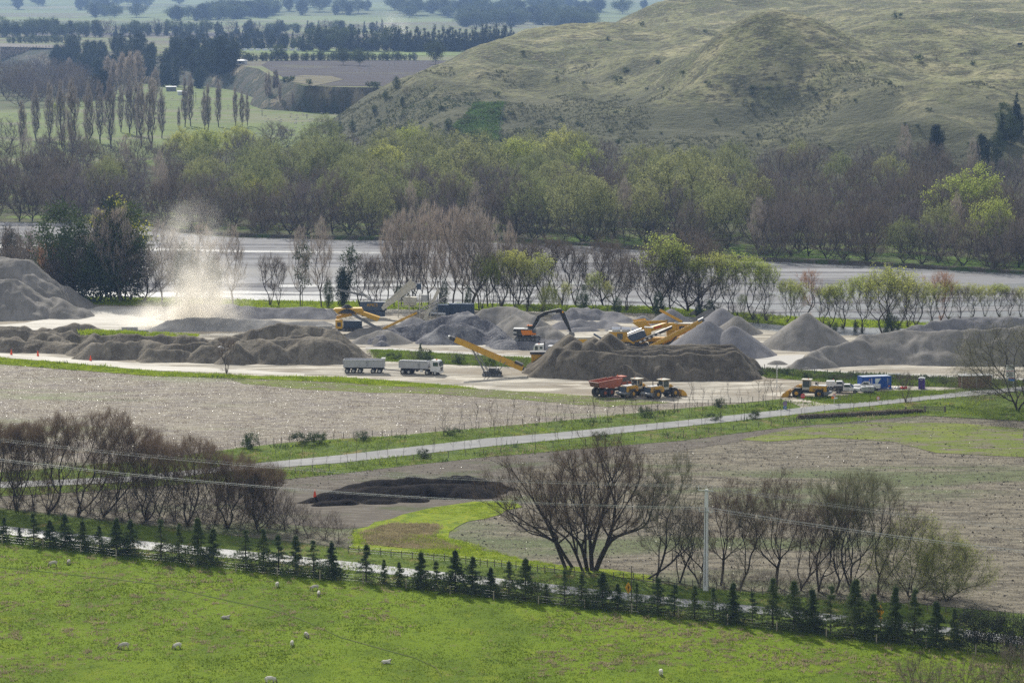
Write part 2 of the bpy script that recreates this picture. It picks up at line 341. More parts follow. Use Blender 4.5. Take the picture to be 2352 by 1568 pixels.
# yard
yard = [(-400, 600), (300, 690), (700, 695), (1200, 705), (1500, 715), (1800, 735), (2100, 740), (2900, 750), (2900, 845), (2352, 884), (2201, 895), (2060, 900), (1990, 903), (1900, 912), (1840, 918), (1790, 917), (1700, 925), (1550, 925), (1450, 916), (1300, 906), (1100, 893), (1050, 887), (900, 874), (784, 866), (640, 864), (500, 860), (333, 850), (167, 835), (0, 822), (-400, 780)]
sheet('yard', yard, 1.5, M_dirt, .5)
sheet('yard_entrance', [(1790, 916), (1850, 905), (1880, 908), (1960, 930), (1935, 934), (1850, 945), (1820, 950), (1840, 935)], 4.5, M_dirt, .3, 3)
sheet('dusty_ground', [(-100, 755), (60, 742), (130, 726), (230, 704), (410, 706), (420, 722), (330, 764), (180, 768)], 2.5, M_dust, 1.2)
sheet('haul_track', [(-200, 797), (0, 812), (200, 826), (400, 842), (560, 850), (700, 858), (700, 864), (560, 858), (333, 850), (150, 833), (0, 821), (-200, 806)], 2.5, M_dust, .5)
sheet('quarry_track', [(840, 797), (1000, 806), (1180, 815), (1330, 825), (1330, 830), (1180, 821), (1000, 812), (840, 802)], 3.5, M_haul, .3)
sheet('quarry_track_right', [(1700, 822), (1850, 815), (1830, 838), (1900, 852), (2100, 860), (2352, 869), (2500, 875), (2500, 882), (2100, 868), (1900, 858), (1770, 850), (1690, 838)], 3.5, M_haul, .5)
sheet('grass_strip', [(850, 803), (1000, 811), (1240, 825), (1240, 846), (1120, 841), (1000, 836), (870, 829)], 4.2, M_verge, .5)
sheet('scrub_strip', [(1740, 848), (1840, 851), (1990, 861), (2200, 870), (2352, 876), (2352, 884), (2200, 890), (1990, 884), (1850, 874), (1760, 868)], 4.2, M_verge, .6)
ISLE = [(1848, 915), (1907, 913), (1940, 912), (1984, 906), (2008, 903), (2060, 899), (2143, 899), (2200, 903), (2132, 910), (2012, 923), (1920, 929), (1880, 925)]
sheet('yard_island', ISLE, 4.8, M_verge, .4, 3)
sheet('bank_grass', [(180, 682), (300, 684), (560, 690), (780, 694), (1200, 700), (1500, 705), (1800, 728), (2100, 742), (2352, 748), (2352, 762), (1800, 748), (1500, 720), (1100, 713), (780, 709), (400, 704), (210, 700)], 3.2, M_bright, .8)
# river
bed = [(-400, 500), (330, 518), (420, 536), (500, 543), (560, 546), (850, 553), (1000, 552), (1200, 560), (1350, 566), (1500, 577), (1700, 600), (1800, 603), (2000, 612), (2200, 621), (2352, 632), (2900, 670), (2900, 790), (2352, 762), (1900, 762), (1700, 748), (1500, 712), (1100, 706), (780, 702), (300, 694), (-400, 680)]
sheet('river_bed', bed, .9, M_gravel, 1.5, 10)
def wsheet(pts, lvl=2.1): sheet('river', pts, lvl, M_water, 1.6, 7, seed=len(pts))
wsheet([(-100, 650), (120, 664), (330, 672), (560, 668), (700, 672), (900, 664), (1100, 672), (1350, 680), (1560, 694), (1700, 728), (1850, 745), (2050, 752), (2200, 757), (2200, 770), (1850, 770), (1640, 742), (1500, 716), (1300, 706), (1000, 702), (700, 696), (500, 692), (250, 690), (-100, 680)])
wsheet([(300, 570), (420, 571), (560, 576), (700, 577), (900, 580), (900, 583), (700, 581), (560, 580), (420, 576), (300, 575)])
wsheet([(820, 640), (950, 636), (1150, 644), (1420, 650), (1700, 662), (1700, 666), (1420, 656), (1150, 651), (950, 645), (820, 646)])
wsheet([(640, 654), (900, 652), (1100, 657), (1300, 662), (1300, 666), (1100, 662), (900, 658), (640, 660)])
wsheet([(-50, 561), (180, 566), (300, 568), (300, 573), (180, 572), (-50, 568)])
wsheet([(1620, 606), (1750, 604), (1950, 611), (2100, 613), (2352, 628), (2352, 633), (2200, 627), (2000, 616), (1800, 610), (1700, 613)])
wsheet([(1760, 672), (1960, 668), (2150, 660), (2352, 650), (2600, 650), (2600, 672), (2352, 668), (2150, 676), (1960, 684), (1800, 684)])
wsheet([(1700, 700), (1950, 700), (2200, 694), (2500, 690), (2500, 697), (2200, 704), (1950, 712), (1760, 712)])
wsheet([(1750, 722), (1900, 716), (2050, 722), (2250, 716), (2500, 712), (2500, 744), (2250, 748), (2050, 744), (1900, 750), (1790, 742)])
wsheet([(1500, 682), (1650, 686), (1760, 692), (1900, 690), (1900, 694), (1760, 698), (1640, 694), (1500, 688)])
for bi, pts in enumerate([[(480, 676), (640, 674), (860, 677), (1000, 680), (860, 681), (640, 679)], [(760, 688), (960, 686), (1160, 690), (1300, 694), (1100, 694), (880, 692)], [(1100, 680), (1300, 684), (1480, 694), (1560, 703), (1400, 694), (1240, 688)], [(1800, 728), (2000, 731), (2200, 728), (2400, 728), (2200, 732), (2000, 735)], [(250, 683), (420, 682), (560, 685), (420, 687)], [(1600, 715), (1720, 722), (1900, 740), (1780, 736), (1660, 724)]]):
    sheet('gravel_bar', pts, 3.0 + bi * .01, M_gravel, 1.2, 6, seed=bi + 3)
sheet('damp_gravel', [(-100, 600), (330, 612), (700, 612), (1100, 618), (1600, 640), (1600, 650), (1100, 640), (700, 634), (330, 640), (-100, 632)], 1.2, gmat('silty gravel', (.27, .265, .255), [((.2, .2, .2), .05, .45, .6, (.2, 1.5, 1))], rough=.85, spec=.12, bump=(1.2, .1)), 3, 12)
sheet('woodland_floor', [(-400, 490), (330, 517), (420, 535), (560, 545), (850, 552), (1100, 551), (1350, 565), (1500, 576), (1700, 599), (2000, 611), (2352, 631), (2900, 668), (2900, 400), (2352, 405), (1500, 395), (1000, 365), (700, 340), (300, 365), (-400, 375)], .5, M_wood)
sheet('bank_turf', [(1230, 548), (1350, 540), (1600, 556), (1900, 575), (2200, 590), (2352, 600), (2352, 624), (2200, 613), (2000, 604), (1700, 592), (1500, 571), (1350, 561)], 1.3, gmat('bank turf', (.11, .18, .03), [((.07, .09, .03), .15, .45, .6)], bump=(1, .3)), 1.5)
sheet('river_flat', [(-600, 268), (120, 250), (200, 228), (330, 190), (480, 200), (533, 208), (590, 228), (573, 241), (600, 251), (784, 262), (1050, 272), (800, 320), (600, 345), (300, 372), (-600, 400)], .7, M_flat)

# low earth bank where the far side of the river drops to the bed
def bank(name, pts, h, depth, mat):
    V = []; Fc = []
    for i, (x, y) in enumerate(pts):
        p = G(x, y); n = float(fbm(p.x, p.y, 9, 3)) * 2
        V += [(p.x, p.y - n, 0), (p.x, p.y + .8 - n, h * (1 + n * .6)), (p.x, p.y + depth, h * (1 + n * .4)), (p.x, p.y + depth + 3, 0)]
    for i in range(len(pts) - 1):
        for k in range(3): a = i * 4 + k; Fc.append((a, a + 4, a + 5, a + 1))
    me = bpy.data.meshes.new(name); me.from_pydata(V, [], Fc); me.update()
    return tag(link(name, me, None, (mat,)), kind='structure')
def dens(pts, n=8):
    out = []
    for a, b in zip(pts, pts[1:]):
        for j in range(n): out.append((a[0] + (b[0] - a[0]) * j / n, a[1] + (b[1] - a[1]) * j / n))
    return out + [pts[-1]]
M_bank = gmat('eroded bank', (.085, .075, .06), [((.13, .12, .10), .4, .5, .65), ((.06, .09, .03), .2, .5, .6)], bump=(1.5, .3))
bank('river_bank', dens([(330, 517), (420, 535), (560, 545), (850, 552), (1100, 551), (1350, 565), (1500, 576), (1700, 599), (2000, 611), (2352, 631), (2700, 655)], 10), .9, 5, M_bank)

# ------------------------------------------------------------------ grassy hill (thin plate through surveyed points)
hp = []
for (x, y) in [(775, 318), (790, 332), (850, 352), (1000, 370), (1200, 385), (1500, 400), (1800, 410), (2100, 415), (2352, 420), (2700, 425)]:
    hp.append(G(x, y, 0.0))
for (x, y) in [(560, 322), (640, 322), (700, 322), (745, 316), (730, 345), (800, 375), (1500, 440), (2352, 480), (2700, 480)]:
    p = G(x, y); p.z = -4; hp.append(p)
for p in [(808, 300, 1500), (850, 270, 1505), (920, 203, 1570), (1000, 157, 1650), (1100, 112, 1730), (1190, 71, 1800), (1250, 78, 1800), (1330, 54, 1850), (1390, 57, 1850), (1435, 66, 1870), (1480, 68, 1890), (1255, 77, 1800),
          (1300, 130, 1690), (1400, 118, 1700), (1500, 130, 1670), (1100, 160, 1640), (1200, 150, 1660), (1300, 200, 1560), (1500, 200, 1540), (1150, 215, 1540), (1000, 250, 1480), (1100, 280, 1440), (1250, 270, 1440), (1400, 290, 1390), (1600, 300, 1360), (900, 300, 1430), (1050, 330, 1370), (1250, 330, 1350), (1450, 345, 1310),
          (1790, 38, 1500), (1730, 50, 1495), (1850, 46, 1500), (1900, 70, 1495), (1950, 100, 1490), (2010, 131, 1480), (1660, 88, 1510), (1600, 130, 1530), (1540, 165, 1540), (1790, 90, 1472), (1800, 150, 1448), (1700, 170, 1450), (1900, 165, 1446), (1800, 230, 1416), (1650, 240, 1420), (1800, 320, 1335), (1900, 240, 1400), (1500, 240, 1470), (1400, 235, 1510),
          (2000, 200, 1400), (2100, 170, 1440), (2000, 290, 1300), (2200, 190, 1430), (2352, 165, 1470), (2352, 250, 1340), (2200, 260, 1330), (2150, 330, 1250), (2352, 340, 1240), (2600, 150, 1470), (2600, 300, 1290),
          (1940, 75, 1740), (2040, 66, 1720), (2130, 52, 1700), (2220, 62, 1690), (2352, 96, 1650), (2050, 138, 1590), (2180, 150, 1560), (2300, 150, 1540), (2600, 110, 1650),
          (1560, 0, 2050), (1520, 30, 2020), (1490, 60, 1990), (1650, -10, 2100), (1800, -30, 2150), (1650, 40, 1980), (1780, 60, 1900), (2000, 60, 1850), (1950, 0, 2050), (2100, 20, 1960), (2352, 30, 1900), (2300, -30, 2100), (2600, -40, 2100), (1700, 20, 2020),
          (1900, -110, 2300), (2300, -120, 2350)]:
    hp.append(WD(*p))
for x, y, z in [(-60, 1900, 0), (-20, 2050, 0), (60, 2250, 10), (-110, 1700, -5), (120, 2500, 40), (-125, 1600, -6), (250, 2700, 60), (600, 2600, 60), (-60, 2300, -3), (40, 2700, 0), (-130, 1540, -6), (-160, 1480, -4)]:
    hp.append(Vector((x, y, z)))
for x, y, z in [(131, 1590, 43), (105, 1595, 39), (165, 1590, 41), (190, 1550, 35), (150, 1680, 44), (60, 1620, 34), (240, 1800, 46), (200, 1840, 44), (270, 1790, 47), (300, 1760, 44)]:
    hp.append(Vector((x, y, z)))
HPa = np.array([[p.x, p.y, p.z] for p in hp]); S0 = 400.0
def tps_fit(P):
    X = P[:, :2] / S0; n = len(X); d = np.linalg.norm(X[:, None] - X[None], axis=2)
    K = np.where(d > 0, d * d * np.log(d + 1e-12), 0) + np.eye(n) * 4e-4
    A = np.zeros((n + 3, n + 3)); A[:n, :n] = K; A[:n, n] = 1; A[:n, n + 1:] = X; A[n, :n] = 1; A[n + 1:, :n] = X.T
    return np.linalg.solve(A, np.concatenate([P[:, 2], np.zeros(3)]))
_w = tps_fit(HPa)
def hill_raw(x, y):
    x = np.asarray(x, float); y = np.asarray(y, float); X = HPa[:, :2] / S0; out = np.zeros(x.shape).ravel(); xr, yr = x.ravel() / S0, y.ravel() / S0
    for k in range(0, len(xr), 20000):
        a = xr[k:k + 20000]; b = yr[k:k + 20000]; d2 = (a[:, None] - X[:, 0]) ** 2 + (b[:, None] - X[:, 1]) ** 2 + 1e-12
        out[k:k + 20000] = (d2 * np.log(d2) * .5) @ _w[:-3] + _w[-3] + _w[-2] * a + _w[-1] * b
    return out.reshape(x.shape)
def hill_z(x, y):
    z = hill_raw(x, y); s = np.clip(z / 8, 0, 1)
    n = fbm(x, y, 70, 3, 3) * 6 - np.abs(fbm(x + y * .3, y * .55, 75, 3, 14)) * 36 * np.clip((70 - z) / 40, .3, 1) + 3.0 + fbm(x, y, 11, 3, 9) * 2.6
    # terracettes: little steps that follow the contours
    q = z / 1.5 + fbm(x, y, 30, 3, 5) * 3; st = (q - np.floor(q)); n = n + (np.clip(st * 3, 0, 1) - st) * .6
    return z + n * s - 1.0 * (1 - s)
xs = np.arange(-190, 560, 2.6); ys = np.concatenate([np.arange(1170, 1900, 2.8), np.arange(1900, 2600, 9)])
M_hill = gmat('dry hill pasture', (.25, .25, .118), [((.135, .148, .065), .012, .44, .60), ((.40, .365, .20), .03, .50, .66, (1, 1, 1), .8), ((.10, .105, .055), .05, .46, .64), ((.095, .088, .055), .22, .46, .62, (1, 1, 3), .9), ((.40, .37, .21), .5, .52, .7, (1, 1, 3), .7)], rough=1, spec=.1, bump=(.28, 1.6, (1, 1, 2.5)))
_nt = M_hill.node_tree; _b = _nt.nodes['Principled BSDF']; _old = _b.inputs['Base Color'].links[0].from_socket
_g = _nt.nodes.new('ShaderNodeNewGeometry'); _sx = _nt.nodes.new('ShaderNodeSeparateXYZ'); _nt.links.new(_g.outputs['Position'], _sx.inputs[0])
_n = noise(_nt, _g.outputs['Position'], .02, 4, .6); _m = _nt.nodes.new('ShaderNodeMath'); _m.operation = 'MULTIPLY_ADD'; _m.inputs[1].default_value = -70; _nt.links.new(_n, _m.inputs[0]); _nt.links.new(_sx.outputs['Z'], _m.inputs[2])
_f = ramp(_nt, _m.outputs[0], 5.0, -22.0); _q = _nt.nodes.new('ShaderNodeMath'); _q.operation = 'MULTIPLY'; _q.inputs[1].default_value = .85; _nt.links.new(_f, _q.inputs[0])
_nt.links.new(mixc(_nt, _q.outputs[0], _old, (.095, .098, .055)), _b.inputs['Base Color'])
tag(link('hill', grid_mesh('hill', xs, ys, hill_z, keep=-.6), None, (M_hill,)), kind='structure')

# ------------------------------------------------------------------ river terrace with its cliff
foot = [(1100, 272), (950, 268), (784, 262), (700, 258), (600, 251), (573, 241), (590, 227), (533, 207), (480, 200), (330, 192), (240, 175), (120, 160), (0, 152), (-500, 148)]
topl = [(1100, 205), (950, 203), (784, 200), (700, 197), (650, 184), (617, 172), (594, 158), (530, 148), (500, 145), (400, 132), (260, 120), (170, 112), (0, 106), (-500, 103)]
TZ = 16.0
def lerp_list(P, n):
    out = []
    for a, b in zip(P, P[1:]):
        for j in range(n): out.append(a.lerp(b, j / n))
    return out + [P[-1]]
fa = lerp_list([G(*p) for p in foot], 14); ta = lerp_list([G(*p, z=TZ) for p in topl], 14)
V = []; Q = []; nr = 9
for i in range(len(fa)):
    for k in range(nr):
        t = k / (nr - 1); p = fa[i].lerp(ta[i], t)
        g = math.sin(t * math.pi) if 0 < k < nr - 1 else 0
        gul = float(fbm(p.x, p.y * .3, 16, 3, 4)) * 14 * g
        V.append((p.x, p.y + gul, p.z ** 1 if k in (0, nr - 1) else TZ * (t ** .8) + float(fbm(p.x, p.y, 9, 3)) * 2.5 * g))
for i in range(len(fa) - 1):
    for k in range(nr - 1): a = i * nr + k; Q.append((a, a + 1, a + nr + 1, a + nr))
me = tri_mesh('terrace_cliff', V, Q, smooth=True)
M_cliff = gmat('scrubby cliff', (.115, .108, .08), [((.05, .065, .04), .06, .42, .55), ((.27, .235, .16), .05, .56, .66, (1.5, .4, .6)), ((.08, .07, .055), .3, .5, .65)], bump=(.3, 2.))
tag(link('terrace_cliff', me, None, (M_cliff,)), kind='structure')
top_edge = [Vector((p.x, p.y, 0)) for p in ta]
def tsheet(name, pts, z, mat, world=False):
    P = pts if world else [G(x, y, TZ) for x, y in pts]
    out = [(p.x, p.y, z) for p in P]
    T = tessellate_polygon([[Vector((p[0], p[1], 0)) for p in out]])
    me = bpy.data.meshes.new(name); me.from_pydata(out, [], [tuple(t) for t in T]); me.update()
    return tag(link(name, me, None, (mat,)), kind='structure')
M_terr = gmat('terrace pasture', (.16, .185, .075), [((.14, .125, .095), .006, .48, .58, (.4, 1.5, 1)), ((.21, .20, .12), .02, .5, .65, (.4, 1.5, 1), .8)])
tsheet('terrace', ta + [Vector((-3500, 3300, 0)), Vector((-4000, 7000, 0)), Vector((4000, 7000, 0)), Vector((900, 1900, 0))], TZ, M_terr, True)
tsheet('vineyard', [(655, 180), (720, 197), (1000, 201), (1050, 160), (1070, 140), (900, 139), (700, 138), (620, 140), (600, 150), (625, 165)], TZ + .15, M_vine)
tsheet('grass_track', [(655, 186), (720, 199), (790, 184), (760, 176), (700, 174), (660, 178)], TZ + .3, gmat('dry terrace grass', (.2, .18, .1), [((.12, .11, .08), .05, .4, .6)]))
tsheet('bright_pasture', [(400, 118), (500, 121), (700, 125), (960, 128), (1090, 127), (1100, 119), (900, 117), (640, 112), (480, 112)], TZ + .15, gmat('bright pasture', (.19, .26, .08), [((.15, .19, .07), .01, .4, .6)]))
tsheet('fallow_field', [(0, 108), (170, 112), (175, 106), (0, 100)], TZ + .15, gmat('fallow', (.22, .2, .17)))
tsheet('brown_field', [(60, 82), (660, 84), (700, 80), (600, 76), (60, 76)], TZ + .15, M_vine)

# ------------------------------------------------------------------ far rolling country
def far_z(X, Y):
    s = np.clip((Y - 4000) / 1200, 0, 1); s = s * s * (3 - 2 * s)
    base = 10 + (Y - 4000) * .0052
    n = fbm(X, Y, 900, 4, 21) * 40 + fbm(X, Y, 260, 3, 5) * 14 * np.clip((Y - 4300) / 1000, 0, 1)
    far = np.clip((Y - 9000) / 9000, 0, 1) * (60 + fbm(X, Y, 5000, 3, 8) * 160)
    return s * (base + n) + far + (1 - s) * 14
M_far = gmat('far pasture', (.19, .235, .10), [((.13, .17, .08), .0012, .45, .6), ((.24, .235, .15), .002, .5, .62, (.4, 1, 1), .7), ((.09, .12, .06), .004, .52, .62, (.5, 1, 1), .6)])
tag(link('far_hills', grid_mesh('far_hills', np.linspace(-6000, 7000, 260), np.concatenate([np.linspace(4000, 9500, 150), np.linspace(9800, 24000, 30)]), far_z), None, (M_far,)), kind='structure')
# ------------------------------------------------------------------ heaps of gravel, sand and spoil
def seg_d(X, Y, a, b):
    ax, ay = a[0], a[1]; bx, by = b[0], b[1]; dx, dy = bx - ax, by - ay; L = dx * dx + dy * dy
    t = np.clip(((X - ax) * dx + (Y - ay) * dy) / L, 0, 1) if L > 1e-9 else np.zeros_like(X)
    return np.hypot(X - ax - t * dx, Y - ay - t * dy), a[2] + (b[2] - a[2]) * t
def heap(name, label, runs, mat, slope=34, cap=None, rnd=.5, amp=.35, gul=.5, step=.45, group=None, seed=0, cat='gravel heap', gs=2.2, z0=0.0, extra=0, fwd=6.0):
    """runs: lists of (px, py, distance) crest points; the slopes fall away at the angle of repose"""
    S = [[WD(*p) for p in r] for r in runs]; P = [p for r in S for p in r]; tn = math.tan(R(slope))
    rg_ = np.random.RandomState(seed + 500)
    for k in range(extra):
        r = S[0] if rg_.rand() < .6 else S[rg_.randint(len(S))]; j = rg_.randint(max(1, len(r) - 1)); a = r[j]; b = r[min(j + 1, len(r) - 1)]; q = a.lerp(b, rg_.rand()); f = rg_.rand()
        S.append([Vector((q.x + rg_.randn() * 1.2, q.y - f * fwd, max(.5, q.z * (1.02 - f * .62) * rg_.uniform(.85, 1.08))))])
    m = max(p.z for p in P) / tn + 3
    xs = np.arange(min(p.x for p in P) - m, max(p.x for p in P) + m, step); ys = np.arange(min(p.y for p in P) - m, max(p.y for p in P) + m, step)
    X, Y = np.meshgrid(xs, ys)
    wx = X + fbm(X, Y, 5, 3, seed + 3) * gul * 2.2; wy = Y + fbm(X, Y, 5, 3, seed + 9) * gul * 2.2
    H = np.full(X.shape, -9.0)
    for r in S:
        rr = r if len(r) > 1 else [r[0], r[0] + Vector((.05, 0, 0))]
        for a, b in zip(rr, rr[1:]):
            d, z = seg_d(wx, wy, a, b); H = np.maximum(H, z + rnd * tn * .8 - tn * np.sqrt(d * d + rnd * rnd))
    if cap is not None: H = np.minimum(H, cap + fbm(X, Y, 4, 3, seed) * .35)
    up = np.clip(H / 2, 0, 1)
    H = H + fbm(X, Y, gs, 4, seed + 5) * amp * up * 1.6 + fbm(X * 1.0, Y * .22, gs * .8, 3, seed + 15) * gul * .9 * np.clip(H / 1.5, 0, 1)
    nx, ny = len(xs), len(ys); V = np.stack([X, Y, np.maximum(H, -.1) + z0], -1).reshape(-1, 3)
    i = np.arange(nx * ny).reshape(ny, nx); Q = np.stack([i[:-1, :-1], i[:-1, 1:], i[1:, 1:], i[1:, :-1]], -1).reshape(-1, 4)
    Q = Q[H.ravel()[Q].max(1) > -.05]; u, inv = np.unique(Q, return_inverse=True)
    me = tri_mesh(name, V[u], inv.reshape(Q.shape), smooth=True)
    return tag(link(name, me, None, (mat,)), label, cat, group)
def hmat(name, c, c2, c3, fine=4.0, bump=.12, streak=True, rough=.95):
    ls = [(c2, .35, .42, .60, (1, 1, .4)), (c3, .13, .52, .66, (1, 1, 1), .55), (c3, fine, .5, .72, (1, 1, 1), .8)]
    if streak: ls.append((c2, .9, .5, .66, (1.2, .25, .25), .7))
    return gmat(name, c, ls, rough=rough, spec=.05, bump=(fine * .6, bump))
H_blue = hmat('blue grey gravel', (.235, .230, .235), (.185, .182, .19), (.32, .31, .31), 5.)
H_warm = hmat('warm grey gravel', (.25, .235, .215), (.195, .185, .165), (.33, .315, .29), 5.)
H_rock = hmat('coarse broken rock', (.185, .185, .195), (.11, .11, .125), (.42, .41, .40), 2.6, .3, False)
H_sand = hmat('river sand', (.155, .135, .105), (.090, .078, .061), (.23, .205, .16), 3., .12)
H_spoil = hmat('brown spoil', (.225, .200, .158), (.135, .118, .093), (.34, .30, .24), 2.6, .25)
H_comp = hmat('black compost', (.016, .012, .010), (.012, .009, .008), (.038, .028, .021), 3., .2)
H_pale = hmat('pale chip', (.30, .292, .275), (.235, .228, .215), (.36, .35, .33), 5.)

heap('gravel_heap', 'tallest grey mound at the left edge of the yard', [[(-260, 588, 735), (-60, 590, 735), (44, 594, 733)], [(30, 640, 716), (-100, 640, 712)], [(120, 678, 718), (150, 690, 712)]], H_warm, 33, amp=.5, gul=2.0, gs=4, rnd=.3, seed=2)
heap('spoil_heap', 'brown lumpy spoil ridge at the left edge behind the orange markers', [[(-120, 756, 655), (60, 758, 654), (250, 766, 651)], [(-120, 776, 646), (60, 780, 645), (230, 788, 642)], [(-120, 750, 659), (-20, 752, 657), (60, 749, 659), (110, 755, 657)], [(150, 750, 660), (175, 744, 661), (215, 750, 659), (250, 765, 654)], [(0, 778, 646), (45, 773, 648), (70, 790, 643)], [(100, 768, 648), (118, 765, 649), (150, 782, 645)], [(160, 780, 645), (190, 790, 642)], [(-60, 785, 645)]], H_spoil, 36, amp=.7, gul=1.5, gs=3.5, rnd=.6, extra=8, fwd=3, seed=4, cat='spoil heap')
heap('spoil_heap', 'long low brown spoil bank with green weeds along its back edge', [[(215, 768, 641), (380, 771, 640), (560, 776, 636)], [(215, 786, 634), (380, 788, 633), (560, 788, 631)], [(240, 768, 645), (330, 766, 645), (420, 770, 642), (520, 778, 638)], [(295, 782, 634), (330, 783, 634), (400, 790, 631), (450, 786, 632), (500, 784, 632)], [(350, 800, 628), (420, 802, 628)], [(470, 795, 628), (560, 800, 626)]], H_spoil, 36, amp=.7, gul=1.6, gs=3.5, rnd=.6, extra=10, fwd=3, seed=8, cat='spoil heap')
heap('spoil_heap', 'big brown spoil mound behind the silver trailer', [[(540, 782, 630), (640, 778, 630), (740, 772, 630)], [(520, 772, 640), (580, 757, 639), (640, 744, 638), (700, 745, 637), (735, 748, 636), (765, 758, 634)], [(560, 778, 629), (600, 775, 630), (640, 790, 626)], [(690, 780, 628), (740, 777, 628), (775, 782, 628)], [(540, 790, 626)], [(640, 772, 632), (700, 765, 633)]], H_spoil, 36, amp=.6, gul=1.5, gs=4, rnd=.4, extra=4, fwd=4, seed=12, cat='spoil heap')
for i, (px, py, D, lb) in enumerate([(620, 831, 622, 'small brown heap at the foot of the big spoil mound, left one of two'), (668, 834, 621, 'small brown heap at the foot of the big spoil mound, right one of two'),
                                     (1040, 834, 625, 'small dark soil heap between the white truck and the stacker conveyor'), (1082, 833, 622, 'dark soil heap just behind the lattice leg of the stacker'), (1098, 823, 630, 'pointed dark soil heap farthest back behind the stacker leg')]):
    heap('soil_heap', lb, [[(px - 6, py, D), (px + 6, py + 1, D)]], H_sand if i > 1 else H_spoil, 36, rnd=.3, amp=.25, gul=.4, step=.3, group='small soil heaps', seed=20 + i, cat='soil heap')
heap('gravel_heap', 'pale dusty gravel mound in front, left of the yellow screener', [[(385, 736, 684), (430, 730, 686), (500, 729, 687), (560, 731, 686), (640, 737, 684), (740, 736, 684)]], H_pale, 27, amp=.25, gul=.7, seed=31)
heap('gravel_heap', 'long grey mound half hidden in the dust cloud', [[(415, 705, 708), (450, 700, 710), (520, 698, 712), (580, 702, 712), (640, 706, 712), (700, 703, 712), (740, 707, 711)]], H_blue, 25, amp=.3, gul=.8, seed=33)
heap('gravel_heap', 'coarse rock pile with a long ridge behind the stacker conveyor', [[(870, 757, 662), (900, 752, 664)], [(905, 752, 666), (960, 742, 667), (1020, 724, 668), (1074, 714, 669), (1095, 724, 667), (1130, 745, 664), (1150, 765, 660)], [(1020, 745, 661), (1070, 742, 661)]], H_rock, 33, rnd=.3, extra=10, fwd=8, amp=.5, gul=.9, seed=37, group='heaps around the plant')
heap('gravel_heap', 'smooth grey lobe at the left toe of the coarse rock pile', [[(840, 768, 660), (868, 757, 661), (890, 758, 660)]], H_warm, 28, amp=.15, gul=.3, seed=38)
heap('gravel_heap', 'dark grey pile with a cut face left of the excavator', [[(1110, 710, 690), (1150, 702, 692), (1180, 703, 690), (1225, 725, 682)], [(1180, 722, 676), (1215, 745, 668)]], H_warm, 34, amp=.3, gul=.5, seed=40)
heap('gravel_heap', 'low rock platform under the excavator', [[(1150, 779, 654), (1200, 776, 654), (1250, 776, 654), (1290, 778, 653)], [(1170, 778, 650.5), (1270, 778, 650.5)]], H_rock, 26, cap=1.45, amp=.2, gul=.4, seed=43)
heap('gravel_heap', 'grey heap under the excavator boom', [[(1240, 750, 668), (1258, 746, 669), (1275, 758, 666)]], H_warm, 33, amp=.2, seed=44)
heap('gravel_heap', 'small rounded grey heap below the black conveyor', [[(945, 729, 690), (960, 729, 690)]], H_blue, 30, amp=.1, gul=.2, seed=45)
heap('gravel_heap', 'low grey rubble in front of the yellow screener', [[(820, 756, 672), (850, 752, 674), (880, 748, 676)], [(845, 745, 682), (905, 744, 682)]], H_warm, 30, amp=.4, seed=46)
heap('gravel_heap', 'dark ribbed ridge beneath the pale green trees', [[(1306, 712, 706), (1325, 709, 708), (1352, 708, 708), (1390, 715, 706), (1420, 716, 704), (1445, 728, 700)]], H_blue, 28, amp=.5, gul=1.6, rnd=.2, seed=50, group='heaps around the plant')
heap('gravel_heap', 'blue grey lumpy mounds behind the sand pile', [[(1290, 738, 688), (1325, 732, 690), (1360, 735, 690)], [(1375, 737, 690), (1392, 734, 691), (1425, 748, 686)], [(1320, 752, 682), (1360, 750, 683)], [(1418, 746, 684), (1440, 752, 683)]], H_blue, 27, amp=.4, gul=.7, seed=53)
cones = [(1475, 724, 702, 'small grey cone left of the sharp pointed cone', H_blue), (1542, 707, 696, 'sharp grey cone rising behind the yellow crusher', H_blue), (1601, 711, 716, 'leftmost and farthest cone of the overlapping set beyond the yellow conveyor', H_warm),
         (1633, 707, 706, 'streaked cone left of centre in the overlapping set beyond the yellow conveyor', H_warm), (1658, 706, 690, 'highest cone of the overlapping set beyond the yellow conveyor', H_blue), (1693, 725, 679, 'rightmost cone of the overlapping set beyond the yellow conveyor', H_warm),
         (1625, 735, 641, 'fresh cone directly under the tip of the yellow conveyor', H_blue), (1685, 747, 639, 'front cone joined to the right of the one under the conveyor tip', H_blue)]
for i, (px, py, D, lb, mt) in enumerate(cones):
    heap('gravel_cone', lb, [[(px, py, D)]], mt, 35, rnd=.6, amp=.12, gul=.35, seed=60 + i * 3, group='gravel cones', cat='gravel cone')
heap('gravel_cone', 'large isolated cone standing alone near the river trees', [[(1852, 717, 654)]], H_warm, 36, rnd=.5, amp=.2, gul=.5, seed=90, group='gravel cones', cat='gravel cone')
heap('gravel_heap', 'long grey stockpile behind the blue container', [[(1835, 826, 615), (1876, 804, 620)], [(1876, 806, 621), (1930, 790, 624), (1985, 769, 629), (2085, 757, 631), (2140, 762, 629), (2285, 752, 629), (2500, 748, 629)]], H_warm, 33, amp=.25, gul=1.3, gs=3.5, seed=93)
heap('gravel_heap', 'darker stockpile behind the long one at the right edge', [[(2060, 764, 668), (2101, 745, 671), (2185, 729, 674), (2352, 727, 674), (2500, 727, 672)]], H_blue, 33, amp=.35, gul=1.4, seed=96)
heap('gravel_heap', 'tiny grey heap at the left toe of the long stockpile', [[(1780, 827, 622), (1790, 827, 622)]], H_warm, 30, amp=.1, gul=.2, seed=98)
